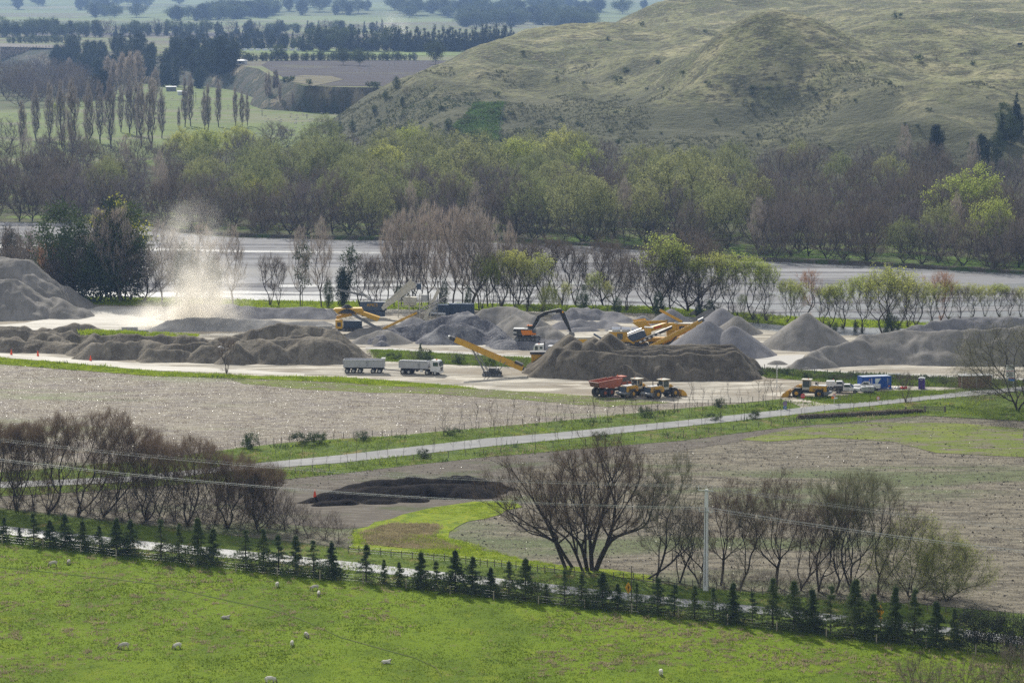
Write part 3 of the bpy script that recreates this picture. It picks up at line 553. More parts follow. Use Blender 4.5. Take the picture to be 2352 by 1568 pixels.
heap('sand_heap', 'big dark sand pile with a flat cut top behind the loaders', [[(1262, 815, 604), (1284, 789, 608), (1300, 792, 607), (1330, 795, 606), (1347, 791, 606), (1364, 797, 606), (1400, 797, 607)], [(1310, 803, 604), (1380, 806, 602.5), (1440, 810, 601.5), (1530, 811, 601), (1620, 811, 601), (1686, 808, 602)], [(1380, 800, 606), (1690, 802, 606)], [(1380, 796, 610), (1690, 797, 610)], [(1390, 793, 614), (1680, 790, 616)], [(1440, 832, 598), (1465, 850, 596.5)], [(1560, 828, 598.5), (1575, 850, 597)]], H_sand, 42, cap=5.0, amp=.30, gul=1.5, seed=101, cat='sand pile', gs=4)
sc = [(1307, 766, 618, 'tipped sand cone at the left end of the sand pile'), (1318, 779, 611, 'small sand cone in front at the left end of the sand pile'), (1352, 780, 610, 'sand cone at the front left of the middle group'), (1362, 772, 614, 'sand cone between the front one and the darkest one'), (1377, 779, 611, 'low rounded sand cone left of the darkest one'), (1400, 764, 616, 'darkest and most pointed sand cone on the sand pile')]
for i, (px, py, D, lb) in enumerate(sc):
    heap('sand_cone', lb, [[(px, py, D), (px + 3, py + 3, D - 4)]], H_sand, 38, rnd=.35, amp=.08, gul=.25, step=.3, seed=110 + i, group='sand cones tipped on the sand pile', cat='sand cone')
heap('sand_heap', 'low dark smear of sand on the yard before the sand pile', [[(1660, 886, 592), (1710, 879, 593), (1745, 879, 593)]], H_sand, 14, amp=.2, step=.4, seed=120, cat='sand pile')
heap('compost_heap', 'black compost heap with rounded humps in the field', [[(760, 1126, 456), (860, 1116, 459), (1000, 1108, 461), (1120, 1110, 463)], [(688, 1150, 454), (740, 1130, 456), (800, 1115, 459), (867, 1104, 463), (934, 1095, 466), (1024, 1092, 466), (1067, 1092, 466), (1134, 1105, 466), (1160, 1114, 466)],
     [(740, 1150, 452), (800, 1145, 453)], [(850, 1130, 458), (900, 1127, 459)], [(960, 1120, 460), (1010, 1118, 460)], [(1060, 1115, 460), (1110, 1118, 460)], [(850, 1145, 454), (890, 1145, 454)], [(930, 1138, 456), (960, 1136, 456)]], H_comp, 32, rnd=1.0, extra=14, fwd=2.5, amp=.45, gul=.7, step=.35, seed=130, cat='compost heap')
# ------------------------------------------------------------------ trees: limbs grown towards points of the crown, twigs and leaves on them
rs = np.random.RandomState
def crown_pts(rng, n, prof, z0, H, Wd, shell=.45, lean=(0, 0)):
    out = []
    while len(out) < n:
        t = rng.rand(); r = prof(t)
        if rng.rand() > r * r * 1.15 + .03: continue
        a = rng.rand() * 2 * math.pi; q = rng.rand() ** shell * r * Wd
        wob = 1 + .22 * math.sin(3 * a + t * 5) + .14 * math.sin(5 * a + 1.7 - t * 9)
        z = z0 + t * (H - z0)
        out.append((q * math.cos(a) * wob + lean[0] * z, q * math.sin(a) * wob + lean[1] * z, z))
    return np.array(out)
PROF = {'dome': lambda t: max(0, 1 - abs(2 * t - .82) ** 2.4 * .92) ** .5 if t < .95 else .3,
        'round': lambda t: max(0, 1 - (2 * t - 1) ** 2) ** .5,
        'vase': lambda t: (t ** .75) * max(0, 1 - t ** 5) ** .5 + .08,
        'spire': lambda t: max(0, math.sin(math.pi * min(1, t * .86 + .1))) ** .8,
        'fan': lambda t: (.30 + .72 * t) if t < .86 else .92 * max(0, (1 - t) / .14) ** .5,
        'upright': lambda t: .16 + .86 * math.sin(math.pi * min(1, t ** .85 * .98)) ** .8 if t < .97 else .1,
        'cone': lambda t: (1 - t) ** .9 * min(1, .5 + t * 6),
        'oval': lambda t: max(0, math.sin(math.pi * (t * .9 + .07))) ** .6}
def grow(rng, roots, pts, a=.35, up=.6, wig=.12):
    """roots: list of trunk polylines. returns node positions and parent indices"""
    N = []; par = []
    for tr in roots:
        for k, p in enumerate(tr):
            N.append(p); par.append(-1 if k == 0 else len(N) - 2)
    N = np.array(N + [(0, 0, 0)] * (len(pts) * 3), float); par = np.array(par + [-1] * (len(pts) * 3)); n = len(N) - len(pts) * 3
    L = np.zeros(len(N))
    for i in range(n):
        if par[i] >= 0: L[i] = L[par[i]] + np.linalg.norm(N[i] - N[par[i]])
    for p in pts[np.argsort(pts[:, 2] + .35 * np.hypot(pts[:, 0], pts[:, 1]))]:
        d = p - N[:n]; D = np.sqrt((d * d).sum(1)) + 1e-6
        c = D + a * L[:n] + up * np.maximum(0, D * .55 - d[:, 2])
        c[[i for i in range(n) if par[i] < 0 and i < n][:len(roots)]] += .8 if len(roots) > 1 else 0
        j = int(np.argmin(c)); seg = max(1, min(3, int(D[j] / 1.1))) if D[j] > .8 else 1
        pr = j
        for s in range(1, seg + 1):
            q = N[j] + (p - N[j]) * s / seg
            if s < seg: q = q + rng.randn(3) * wig * D[j] / seg
            if n >= len(N): break
            N[n] = q; par[n] = pr; L[n] = L[pr] + np.linalg.norm(q - N[pr]); pr = n; n += 1
    return N[:n], par[:n]
def radii(par, rtip, e=2.3):
    n = len(par); s = np.zeros(n)
    for i in range(n - 1, -1, -1):
        s[i] = max(s[i], rtip ** e)
        if par[i] >= 0: s[par[i]] += s[i]
    return s ** (1 / e)
def relax(N, par, r, it=3):
    n = len(N); mc = np.full(n, -1); best = np.zeros(n)
    for i in range(n):
        p = par[i]
        if p >= 0 and r[i] > best[p]: best[p] = r[i]; mc[p] = i
    k = np.where((par >= 0) & (mc >= 0))[0]; N = N.copy()
    for _ in range(it): N[k] = .4 * N[k] + .3 * N[par[k]] + .3 * N[mc[k]]
    return N
def limb_mesh(N, par, r, rmin=0.0):
    V = []; T = []
    for i in range(len(N)):
        p = par[i]
        if p < 0 or r[i] < rmin: continue
        A, B = N[p], N[i]; d = B - A; L = np.linalg.norm(d)
        if L < 1e-5: continue
        d /= L; ra = min(r[p], r[i] * 1.35); rb = r[i]; k = 3 if rb < .035 else (4 if rb < .12 else 7)
        x = np.cross(d, (0, 0, 1) if abs(d[2]) < .9 else (1, 0, 0)); x /= np.linalg.norm(x); y = np.cross(d, x)
        an = np.arange(k) * 2 * math.pi / k; ring = np.cos(an)[:, None] * x + np.sin(an)[:, None] * y; b = len(V)
        V.extend(A - d * ra * .3 + ring * ra); V.extend(B + d * rb * .3 + ring * rb)
        for q in range(k): w = (q + 1) % k; T.append((b + q, b + w, b + k + w)); T.append((b + q, b + k + w, b + k + q))
    return np.array(V), np.array(T)
def unit(v): return v / (np.linalg.norm(v, axis=1, keepdims=True) + 1e-9)
def twigs(rng, P, Dr, n, L, wd, spread=.5, upb=.3, droop=0.0):
    """n fine tapering twigs from each point"""
    P = np.repeat(P, n, 0); Dr = np.repeat(Dr, n, 0); m = len(P)
    d = unit(Dr + rng.randn(m, 3) * spread + np.array([0, 0, upb])); l = L * (.5 + rng.rand(m, 1))
    s = unit(np.cross(d, rng.randn(m, 3))) * wd; q = P + rng.randn(m, 3) * L * .18
    mid = q + d * l * .55 + rng.randn(m, 3) * L * .06 + np.array([0, 0, -droop * L * .3]); tip = q + d * l + np.array([0, 0, -droop * L])
    V = np.stack([q - s, q + s, mid + s * .7, mid - s * .7, tip], 1).reshape(-1, 3); b = np.arange(m)[:, None] * 5
    T = np.concatenate([b + [0, 1, 2], b + [0, 2, 3], b + [3, 2, 4]], 0)
    return V, T, tip
def leaves(rng, P, n, sp, size, flat=0.0):
    P = np.repeat(P, n, 0) + rng.randn(len(P) * n, 3) * sp; m = len(P); a = unit(rng.randn(m, 3) * [1, 1, 1 - flat]); b = unit(np.cross(a, rng.randn(m, 3)))
    s = size * (.6 + .8 * rng.rand(m, 1)); V = np.stack([P - a * s, P + b * s * .55, P + a * s, P - b * s * .55], 1).reshape(-1, 3); k = np.arange(m)[:, None] * 4
    return V, np.concatenate([k + [0, 1, 2], k + [0, 2, 3]], 0)
def join(parts):
    V = []; T = []; M = []; o = 0
    for v, t, mi in parts:
        if len(v) == 0: continue
        V.append(v); T.append(t + o); M.append(np.full(len(t), mi)); o += len(v)
    return np.concatenate(V), np.concatenate(T), np.concatenate(M)
def tree_meshes(nm_, seed, H, Wd, prof='dome', z0=.18, n=240, roots=1, rtip=.02, tw=(10, 1.3, .02), spread=.5, upb=.35, leaf=None, leafz=.6, a=.35, up=.6, wig=.12, lean=(0, 0), shell=.45, droop=0, e=2.3, rmin=0.0, mats=(), flare=None, extra=None, stems=None):
    """returns (trunk mesh, crown mesh)"""
    rng = rs(seed); pts = crown_pts(rng, n, PROF[prof], z0 * H, H, Wd, shell, lean)
    if extra is not None: pts = np.concatenate([pts, extra(rng)])
    R0 = []
    for k in range(roots):
        an = rng.rand() * 6.28; ro = 0 if roots == 1 else .35 + .1 * roots; L = z0 * H * (.9 if roots == 1 else .6)
        x0, y0 = 0.0, 0.0; dx, dy = (math.cos(an) * .25 * (roots > 1) + lean[0] * 1.5, math.sin(an) * .25 * (roots > 1) + lean[1] * 1.5)
        R0.append([(x0 + dx * L * t + .1 * rng.randn() * (t > 0), y0 + dy * L * t + .1 * rng.randn() * (t > 0), L * t - (.3 if t == 0 else 0)) for t in np.linspace(0, 1, 4)])
    if stems: R0 = stems
    N, par = grow(rng, R0, pts, a, up, wig); r = radii(par, rtip, e); N = relax(N, par, r)
    Vt, Tt = limb_mesh(N, par, r, rmin)
    ch = np.zeros(len(N), int)
    for p in par:
        if p >= 0: ch[p] += 1
    ti = np.where((r < rtip * 2.2) & (par >= 0))[0]; P = N[ti]; Dr = unit(N[ti] - N[par[ti]])
    out = unit(P - np.array([lean[0] * H * .5, lean[1] * H * .5, H * .35])); Dr = unit(Dr + out * .5)
    Vw, Tw, tip = twigs(rng, P, Dr, tw[0], tw[1], tw[2], spread, upb, droop)
    parts = [(Vw, Tw, 0)]
    if leaf:
        zz = tip[:, 2] / H + rng.randn(len(tip)) * .08; rr = np.hypot(tip[:, 0] - lean[0] * tip[:, 2], tip[:, 1] - lean[1] * tip[:, 2]) / Wd
        sel = tip[(zz + .25 * rr > leafz) & (rng.rand(len(tip)) < leaf[3])]
        if len(sel): v, t = leaves(rng, sel, leaf[0], leaf[2], leaf[1]); parts.append((v, t, 1))
    Vc, Tc, Mi = join(parts)
    t = tri_mesh(nm_ + ' trunk', Vt, Tt, smooth=True); t.materials.append(mats[0])
    c = tri_mesh(nm_ + ' crown', Vc, Tc, Mi); c.materials.append(mats[1]); c.materials.append(mats[2] if len(mats) > 2 else mats[1])
    return t, c
T_bark = gmat('dark bark', (.075, .060, .048), [((.045, .036, .03), 3, .4, .6), ((.11, .10, .085), 1.1, .55, .7)], world=False, bump=(8, .02))
T_barkg = gmat('grey bark', (.20, .175, .15), [((.10, .085, .07), 2., .42, .62)], world=False)
T_twmauve = lmat('mauve twigs', (.178, .150, .152), (.115, .098, .102), .28, c3=(.19, .162, .142))
T_twbrown = lmat('brown twigs', (.165, .132, .105), (.108, .086, .07), .3, c3=(.18, .152, .125))
T_twgrey = lmat('pale grey twigs', (.42, .37, .32), (.31, .265, .225), .3, c3=(.44, .37, .31))
T_twpop = lmat('poplar twigs', (.30, .262, .25), (.22, .19, .18), .3, c3=(.31, .27, .235))
T_twleft = lmat('warm brown twigs', (.215, .158, .108), (.14, .10, .07), .3)
T_twfore = lmat('dark near twigs', (.17, .128, .09), (.11, .082, .06), .25)
T_twred = lmat('reddish twigs', (.45, .24, .13), (.30, .17, .10), .35)
T_twolive = lmat('olive twigs', (.165, .16, .095), (.11, .105, .07), .3, c3=(.17, .175, .09))
T_lfwillow = lmat('willow leaf', (.285, .32, .125), (.19, .218, .09), .42, c3=(.33, .34, .14))
T_lfbright = lmat('fresh yellow green leaf', (.42, .48, .11), (.29, .35, .08), .5, c3=(.46, .47, .13))
T_lfyellow = lmat('yellowish leaf', (.48, .46, .06), (.3, .32, .06), .45)
T_lfdark = lmat('dark evergreen leaf', (.080, .110, .045), (.05, .072, .03), .25, c3=(.085, .12, .045))
T_lfpine = lmat('pine needles', (.035, .060, .034), (.022, .040, .026), .12, c3=(.045, .065, .034))
T_lfcedar = lmat('young conifer needles', (.095, .140, .055), (.05, .080, .034), .25, c3=(.12, .16, .06))
T_lfmac = lmat('deep green foliage', (.020, .042, .020), (.013, .026, .014), .08)

def bush_meshes(nm_, seed, H, Wd, prof='round', n=40, ln=60, lsz=.16, clump=.5, mats=(), z0=.05, roots=1, rtip=.03, a=.35, shell=.5, up=.6):
    """dense evergreen: leaf clumps along the outer limbs"""
    rng = rs(seed); pts = crown_pts(rng, n, PROF[prof], z0 * H, H, Wd, shell)
    R0 = [[(rng.randn() * .1, rng.randn() * .1, -.2), (0, 0, H * .15), (0, 0, H * (.55 if prof == 'cone' else .3))]]
    if prof == 'cone': R0[0] += [(0, 0, H * .8), (0, 0, H * .97)]
    N, par = grow(rng, R0, pts, a, up); r = radii(par, rtip); Vt, Tt = limb_mesh(N, par, r)
    P = N[3:]; v, t = leaves(rng, P, ln, clump, lsz)
    tm = tri_mesh(nm_ + ' trunk', Vt, Tt, smooth=True); tm.materials.append(mats[0]); cm = tri_mesh(nm_ + ' crown', v, t); cm.materials.append(mats[1])
    return tm, cm
def cedar_meshes(nm_, seed, H, Wd, whorl=.27, needle=.19, drp=.17, mats=(), dens=1.0):
    rng = rs(seed); V = []; T = []; P = []; Dn = []
    N = [(0, 0, -.2)]; par = [-1]; r = [.09 * H / 4.5 + .02]
    for k in range(1, 13): N.append((rng.randn() * .02, rng.randn() * .02, H * k / 12)); par.append(k - 1); r.append((.09 * H / 4.5) * (1 - k / 12.5) + .008)
    z = .03 * H
    while z < H * .97:
        t = z / H; L = Wd * ((1 - t) ** 1.5 * min(1, .8 + t * 2)) * (.6 + .75 * rng.rand()) + .12
        for b in range(rng.randint(6, 9) if t < .45 else rng.randint(4, 6)):
            an = rng.rand() * 6.283; l = L * (.6 + .6 * rng.rand()); d = np.array([math.cos(an), math.sin(an), 0])
            k0 = min(12, max(0, int(t * 12))); p0 = np.array([N[k0][0], N[k0][1], z]); prev = None
            up_ = .25 + .4 * t
            for s in range(0, 5):
                u = s / 4; p = p0 + d * l * u + np.array([0, 0, l * (up_ * u - drp * 2.2 * u * u)])
                N.append(tuple(p)); par.append(-1 if prev is None else prev); r.append(.018 * (1 - u * .8) * max(.5, l)); prev = len(N) - 1
                if s: 
                    P.append(p); Dn.append(d)
                    for sd in (-1, 1):
                        sdv = np.array([-d[1], d[0], 0]) * sd; P.append(p + sdv * l * .16 * (1.1 - u) + rng.randn(3) * .04); Dn.append(sdv * .7 + d * .6)
        z += whorl * (.6 + .9 * rng.rand()) * (1 - .25 * t)
    P.append(np.array([0, 0, H])); Dn.append(np.array([0, 0, 1.0]))
    Vt, Tt = limb_mesh(np.array(N), np.array(par), np.array(r))
    v, t, _ = twigs(rng, np.array(P), unit(np.array(Dn)), int(15 * dens), needle, .012, .85, .12, .15)
    tm = tri_mesh(nm_ + ' trunk', Vt, Tt); tm.materials.append(mats[0]); cm = tri_mesh(nm_ + ' crown', v, t); cm.materials.append(mats[1])
    return tm, cm
KIND = {}
def reg(key, mk, n): KIND[key] = [mk(i) for i in range(n)]
def plant(key, name, loc, H, label, cat='tree', group=None, var=0, rz=0.0, wide=1.0, h0=None):
    """one tree: an empty with its trunk and crown; the meshes are shared between trees of a kind"""
    tm, cm, hh = KIND[key][var % len(KIND[key])]
    o = empty(name, loc, rz, label, cat, group); s = H / hh; o.scale = (s * wide, s * wide, s)
    link_mesh('trunk', tm, o); link_mesh('crown', cm, o)
    return o
def link_mesh(nm_, me, par):
    o = bpy.data.objects.new(nm_, me); COL.objects.link(o); o.parent = par; return o
def K(H, f): return lambda i: (*f(i), H)
reg('willow_green', K(18, lambda i: tree_meshes('willow', 100 + i, 18, 8.2, 'dome', .10, 280, 5, .036, (9, 1.5, .024), up=1.1, a=.2, wig=.07, leaf=(5, .17, .26, .85), leafz=.68, mats=(T_bark, T_twolive, T_lfwillow))), 4)
reg('willow_bright', K(16, lambda i: tree_meshes('bright willow', 120 + i, 16, 6.8, 'dome', .15, 240, 4, .03, (12, 1.4, .022), up=1.1, a=.2, wig=.07, leaf=(4, .19, .30, .8), leafz=.55, mats=(T_bark, T_twolive, T_lfbright))), 3)
reg('willow_bare', K(17, lambda i: tree_meshes('bare willow', 140 + i, 17, 7.4, 'dome', .10, 300, 5, .036, (10, 1.6, .024), upb=.35, up=1.1, a=.2, wig=.07, mats=(T_bark, T_twmauve))), 4)
reg('brown_bare', K(15, lambda i: tree_meshes('brown tree', 160 + i, 15, 6.2, 'oval', .14, 280, 2, .03, (11, 1.5, .024), upb=.4, mats=(T_bark, T_twbrown))), 3)
reg('pale_poplar', K(24, lambda i: tree_meshes('pale poplar', 180 + i, 24, 3.5, 'upright', .16, 330, 1, .028, (10, 1.5, .020), spread=.25, upb=1.2, a=.10, up=1.9, wig=.05, mats=(T_barkg, T_twgrey))), 4)
reg('lombardy', K(27, lambda i: tree_meshes('lombardy poplar', 200 + i, 27, 2.3, 'spire', .10, 300, 1, .05, (10, 2.0, .040), spread=.16, upb=1.4, a=.05, up=1.9, wig=.03, mats=(T_bark, T_twpop))), 4)
reg('lombardy_pale', K(27, lambda i: tree_meshes('pale lombardy poplar', 210 + i, 27, 2.3, 'spire', .10, 300, 1, .05, (11, 2.0, .045), spread=.16, upb=1.4, a=.05, up=1.9, wig=.03, mats=(T_barkg, T_twgrey))), 2)
reg('yard_willow', K(12, lambda i: tree_meshes('young willow', 220 + i, 12, 3.3, 'fan', .08, 190, 6, .024, (8, 1.1, .016), spread=.35, upb=.8, a=.08, up=1.6, wig=.06, leaf=(4, .13, .24, .6), leafz=.84, mats=(T_bark, T_twolive, T_lfbright))), 4)
reg('yard_bare', K(12, lambda i: tree_meshes('yard bare tree', 240 + i, 12, 3.9, 'fan', .10, 200, 5, .024, (9, 1.2, .018), spread=.42, upb=.7, a=.08, up=1.5, wig=.06, mats=(T_bark, T_twbrown))), 3)
reg('yard_red', K(11, lambda i: tree_meshes('reddish willow', 250 + i, 11, 2.8, 'fan', .15, 150, 4, .024, (9, 1.1, .018), upb=.8, a=.1, up=1.5, wig=.06, mats=(T_bark, T_twred))), 2)
reg('pine', K(22, lambda i: bush_meshes('pine', 260 + i, 22, 5.4, 'oval', 90, 46, .38, 1.0, (T_bark, T_lfpine), .10)), 4)
reg('fir', K(20, lambda i: bush_meshes('fir', 270 + i, 20, 4.2, 'cone', 110, 34, .34, .6, (T_bark, T_lfpine), .04)), 3)
reg('dark_tree', K(14, lambda i: bush_meshes('dark tree', 280 + i, 14, 4.4, 'oval', 90, 50, .22, .65, (T_bark, T_lfdark), .06)), 3)
reg('macrocarpa', K(20, lambda i: bush_meshes('macrocarpa', 286 + i, 20, 4.8, 'oval', 120, 60, .30, .8, (T_bark, T_lfmac), .02)), 2)
reg('round_tree', K(12, lambda i: bush_meshes('round tree', 290 + i, 12, 6.0, 'round', 80, 40, .28, .8, (T_bark, T_lfdark), .30)), 2)
reg('thin_pine', K(15, lambda i: bush_meshes('thin pine', 293 + i, 15, 2.6, 'oval', 34, 26, .22, .5, (T_bark, T_lfdark), .30)), 2)
reg('yellow_tree', K(13, lambda i: bush_meshes('yellowish tree', 296 + i, 13, 3.6, 'oval', 70, 30, .20, .6, (T_bark, T_lfyellow), .3)), 2)
reg('bush', K(2.4, lambda i: bush_meshes('bush', 300 + i, 2.4, 1.5, 'round', 26, 60, .09, .22, (T_bark, T_lfdark), .05, rtip=.012)), 3)
reg('bare_shrub', K(3, lambda i: tree_meshes('bare shrub', 310 + i, 3, 1.6, 'round', .1, 50, 4, .010, (9, .6, .009), upb=.5, mats=(T_bark, T_twbrown))), 2)
reg('conifer', K(4.6, lambda i: cedar_meshes('young conifer', 320 + i, 4.6, [2.5, 2.1, 2.7, 2.2, 2.9, 2.0, 2.4][i], [.27, .33, .25, .36, .30, .24, .40][i], mats=(T_bark, T_lfcedar), dens=[1, .8, 1.2, .65, 1, 1.2, .7][i])), 7)

# ---------------- wood on the far bank of the river
fr = [(-60, 515), (330, 519), (420, 536), (560, 546), (850, 553), (1100, 552), (1350, 565), (1500, 577), (1700, 600), (2000, 611), (2352, 631), (2500, 640)]
def fry(x): return float(np.interp(x, [p[0] for p in fr], [p[1] for p in fr]))
rng = rs(5); cnt = 0
WG = {'willow_green': ('willow_tree', 'willow with olive green top in the wood on the far river bank', 'green topped willows in the far wood'), 'willow_bright': ('willow_tree', 'bright yellow green willow in the wood on the far river bank', 'bright willows in the far wood'),
      'willow_bare': ('bare_willow_tree', 'bare mauve grey willow in the wood on the far river bank', 'bare willows in the far wood'), 'brown_bare': ('bare_tree', 'bare brown tree in the wood on the far river bank', 'bare brown trees in the far wood'),
      'pale_poplar': ('poplar_tree', 'pale grey upright poplar in the wood on the far river bank', 'pale poplars in the far wood'), 'dark_tree': ('evergreen_tree', 'dark evergreen tree in the wood on the far river bank', 'evergreens in the far wood')}
for row, (dy, sp, jx) in enumerate([(4, 50, 14), (24, 54, 18), (50, 56, 20), (80, 58, 20), (112, 60, 22), (146, 64, 24), (178, 70, 26)]):
    x = -50 + row * 23
    while x < 2420:
        px = x + rng.uniform(-jx, jx); py = fry(px) - dy - rng.uniform(0, 14); x += sp * rng.uniform(.75, 1.2)
        lim = 372 if px < 700 else (362 + (px - 700) * .06 if px < 1500 else 412)
        if py < lim: continue
        if 1240 < px < 1700 and row == 0 and rng.rand() < .35: continue
        u = rng.rand(); f = .5 + .5 * math.sin(px * .021 + row * 1.3)
        if px < 420: k = 'brown_bare' if u < .45 else ('willow_bare' if u < .8 else ('willow_green' if u < .93 else 'pale_poplar'))
        elif px < 1740:
            gg = .10 + .35 * f + .12 * row
            k = 'willow_green' if u < gg else ('willow_bare' if u < gg + .35 else ('brown_bare' if u < .97 else 'pale_poplar'))
            if k == 'willow_green' and row >= 4 and rng.rand() < .15: k = 'willow_bright'
        else: k = 'willow_bare' if u < .45 else ('brown_bare' if u < .82 else ('pale_poplar' if u < .9 else 'willow_green'))
        Hh = rng.uniform(13.5, 18.5) * (1.0 if row > 0 else .92)
        if 700 < px < 1500: Hh *= 1.08
        if k == 'pale_poplar': Hh *= 1.15
        n_, l_, g_ = WG[k]
        plant(k, n_, G(px, py), Hh, l_, 'tree', g_, cnt, rng.uniform(0, 6.28), rng.uniform(.85, 1.12)); cnt += 1
rg = rs(808)
for i in range(120):
    px = rg.uniform(-40, 2400)
    if px > 1240 and i % 2: continue
    plant('bare_shrub', 'bank_shrub', G(px, fry(px) - rg.uniform(2, 22)), rg.uniform(4, 7.5), 'tangled bare scrub under the trees along the far river bank', 'shrub', 'scrub along the far river bank', i, i, rg.uniform(1.2, 1.9))
# named individuals of that wood
for k, px, py, top, wd, nm_, lb in [
    ('willow_bright', 2232, 560, 392, 1.15, 'willow_tree', 'broad yellow green willow crown at the right end of the far wood'), ('willow_bright', 2278, 600, 455, .8, 'willow_tree', 'bright yellow green willow below the broad one at the right end of the far wood'),
    ('willow_bright', 545, 372, 290, 1.2, 'willow_tree', 'bright rounded willow below the right end of the poplar row'), ('willow_bright', 262, 440, 376, 1.1, 'willow_tree', 'small bright willow among bare trees left of centre in the far wood'),
    ('yellow_tree', 590, 500, 410, 1.3, 'wattle_tree', 'yellow leaved evergreen above the bare wood, larger of two'), ('yellow_tree', 640, 505, 414, .8, 'wattle_tree', 'narrow yellow leaved evergreen beside the larger one in the far wood'), ('yellow_tree', 485, 490, 428, .8, 'wattle_tree', 'small yellow leaved evergreen left of the larger two in the far wood'),
    ('willow_green', 1340, 560, 398, 1.15, 'willow_tree', 'big olive green willow with broad fan crown on the river bank above the sharp cone'), ('willow_green', 1222, 552, 415, 1.0, 'willow_tree', 'green topped willow left of the broad fan willow on the river bank'),
    ('willow_green', 1080, 480, 322, 1.3, 'willow_tree', 'wide bright topped willow at the foot of the grassy hill'), ('willow_green', 760, 460, 318, 1.2, 'willow_tree', 'round green willow below the left toe of the grassy hill'), ('willow_green', 640, 470, 330, 1.1, 'willow_tree', 'green willow dome left of the hill toe'),
    ('willow_green', 1560, 540, 352, 1.3, 'willow_tree', 'large pale olive willow standing tallest right of centre'), ('willow_green', 1295, 450, 358, 1.0, 'willow_tree', 'green willow top just under the hill slope right of centre')]:
    b = G(px, py); H_ = (top - py) * -1 * b.y / F; plant(k, nm_, b, H_, lb, 'tree', None, int(px), px * .1, wd)
# slope and foot of the hill at the right
rng = rs(9)
for i in range(22):
    px = rng.uniform(2180, 2400); D = rng.uniform(1190, 1290); X = (px - 1176) * D / F; z = float(hill_z(np.array([X]), np.array([D]))[0])
    k = ['dark_tree', 'fir', 'macrocarpa'][i % 3]
    if px > 2240: plant(k, 'evergreen_tree', (X, D, max(0, z) - .3), rng.uniform(9, 15), 'dark evergreen on the hill foot at the right edge', 'tree', 'evergreens on the hill foot', i, i)
# small trees and shrubs dotted over the hill
def on_hill(px, py):
    lo, hi = 1180.0, 2600.0
    d = ray(px, py); Ds = np.linspace(lo, hi, 500); X = d[0] / d[1] * Ds; Z = CH + d[2] / d[1] * Ds; H_ = hill_z(X, Ds); k = np.where(Z < H_)[0]
    j = k[0] if len(k) else 0
    return Vector((X[j], Ds[j], H_[j] - .15))
hs = [(1397, 93, 2.0, 'bush', 'lone dark round bush on the upper grassy slope'), (1184, 76, 2.0, 'bare_shrub', 'small wind bent shrub on the skyline of the hill'), (1168, 80, 1.5, 'bush', 'low dark scrub on the rocky tip of the ridge'), (1437, 168, 2.8, 'bush', 'dark scrub patch left of the knoll slope, larger one'), (1418, 190, 3.4, 'bush', 'dark scrub clump low on the left flank of the knoll'),
      (1512, 148, 2.2, 'bush', 'dark bush where the left flank of the knoll meets the slope'), (2150, 138, 6.5, 'bare_shrub', 'brown windblown tree in the hollow right of the knoll'), (2095, 128, 3, 'bare_shrub', 'thin scrub left of the windblown tree in the hollow'), (2110, 143, 3, 'bush', 'dark scrub in front of the windblown tree in the hollow'),
      (2235, 150, 2.2, 'bush', 'low bush right of the windblown tree'), (910, 205, 6.5, 'dark_tree', 'bushy dark tree on the steep left edge of the hill'), (935, 222, 4.5, 'bare_shrub', 'brown shrub beside the bushy tree on the hill edge'), (885, 232, 4.5, 'dark_tree', 'small leafy tree lower on the left edge of the hill'), (925, 245, 4.8, 'dark_tree', 'cabbage tree like crown below the brown shrub'),
      (1065, 288, 5.0, 'bare_shrub', 'mauve shrub above the green gully'), (1158, 277, 2.4, 'bush', 'dark bush at the top corner of the green patch'), (1142, 222, 2.4, 'bush', 'dark bush beside the hill fence, lower one'), (1030, 300, 6, 'dark_tree', 'dark thicket left of the green gully'), (1050, 312, 3, 'yellow_tree', 'small orange flowering shrub in the gully'),
      (990, 300, 4, 'dark_tree', 'dark shrub on the lower left slope'), (860, 265, 5, 'dark_tree', 'dark leafy tree low on the left hill edge'), (780, 312, 7, 'dark_tree', 'round dark evergreen at the left toe of the hill'), (810, 302, 6, 'dark_tree', 'second dark evergreen at the left toe of the hill'), (760, 320, 5, 'dark_tree', 'outermost dark evergreen at the left toe of the hill'),
      (2150, 355, 12, 'macrocarpa', 'dark green tree cluster low on the hill to the right'), (2335, 260, 9, 'fir', 'dark conifer on the hill at the right edge, highest one'), (2300, 335, 13, 'fir', 'tall dark conifer at the right edge of the hill foot'), (2078, 400, 20, 'pale_poplar', 'tall thin grey poplar at the hill foot'),
      (2060, 45, 4, 'bush', 'dark rock like bush on the upper back slope, right one'), (2015, 48, 3.5, 'bare_shrub', 'grey scrub on the upper back slope, left one'), (1475, 60, 2.4, 'bush', 'dark scrub where the hill ridge meets the skyline'), (1620, 75, 2., 'bush', 'small bush on the ridge left of the knoll top'), (1200, 128, 2.2, 'bush', 'dark low bush on the ridge slope below the skyline shrub')]
for i, (px, py, H_, k, lb) in enumerate(hs):
    p = on_hill(px, py); plant(k, 'shrub' if H_ < 6 else 'tree', p, H_, lb, 'shrub' if H_ < 6 else 'tree', None, i, i * 1.3, 1.25 if k == 'bush' else 1.0)
rng = rs(77); n = 0
for i in range(400):
    px = rng.uniform(850, 2340); py = rng.uniform(170, 400)
    dens_ = .12 + .5 * (py - 170) / 230 + (.4 if px < 1130 and py > 240 else 0)
    if rng.rand() > dens_ or n > 75: continue
    try: p = on_hill(px, py)
    except Exception: continue
    if p.y > 1700: continue
    plant('bush', 'shrub', p, rng.uniform(.9, 2.2), 'small dark shrub dotted on the lower hill slope', 'shrub', 'small shrubs dotted over the hill', i, i, rng.uniform(1, 1.6)); n += 1

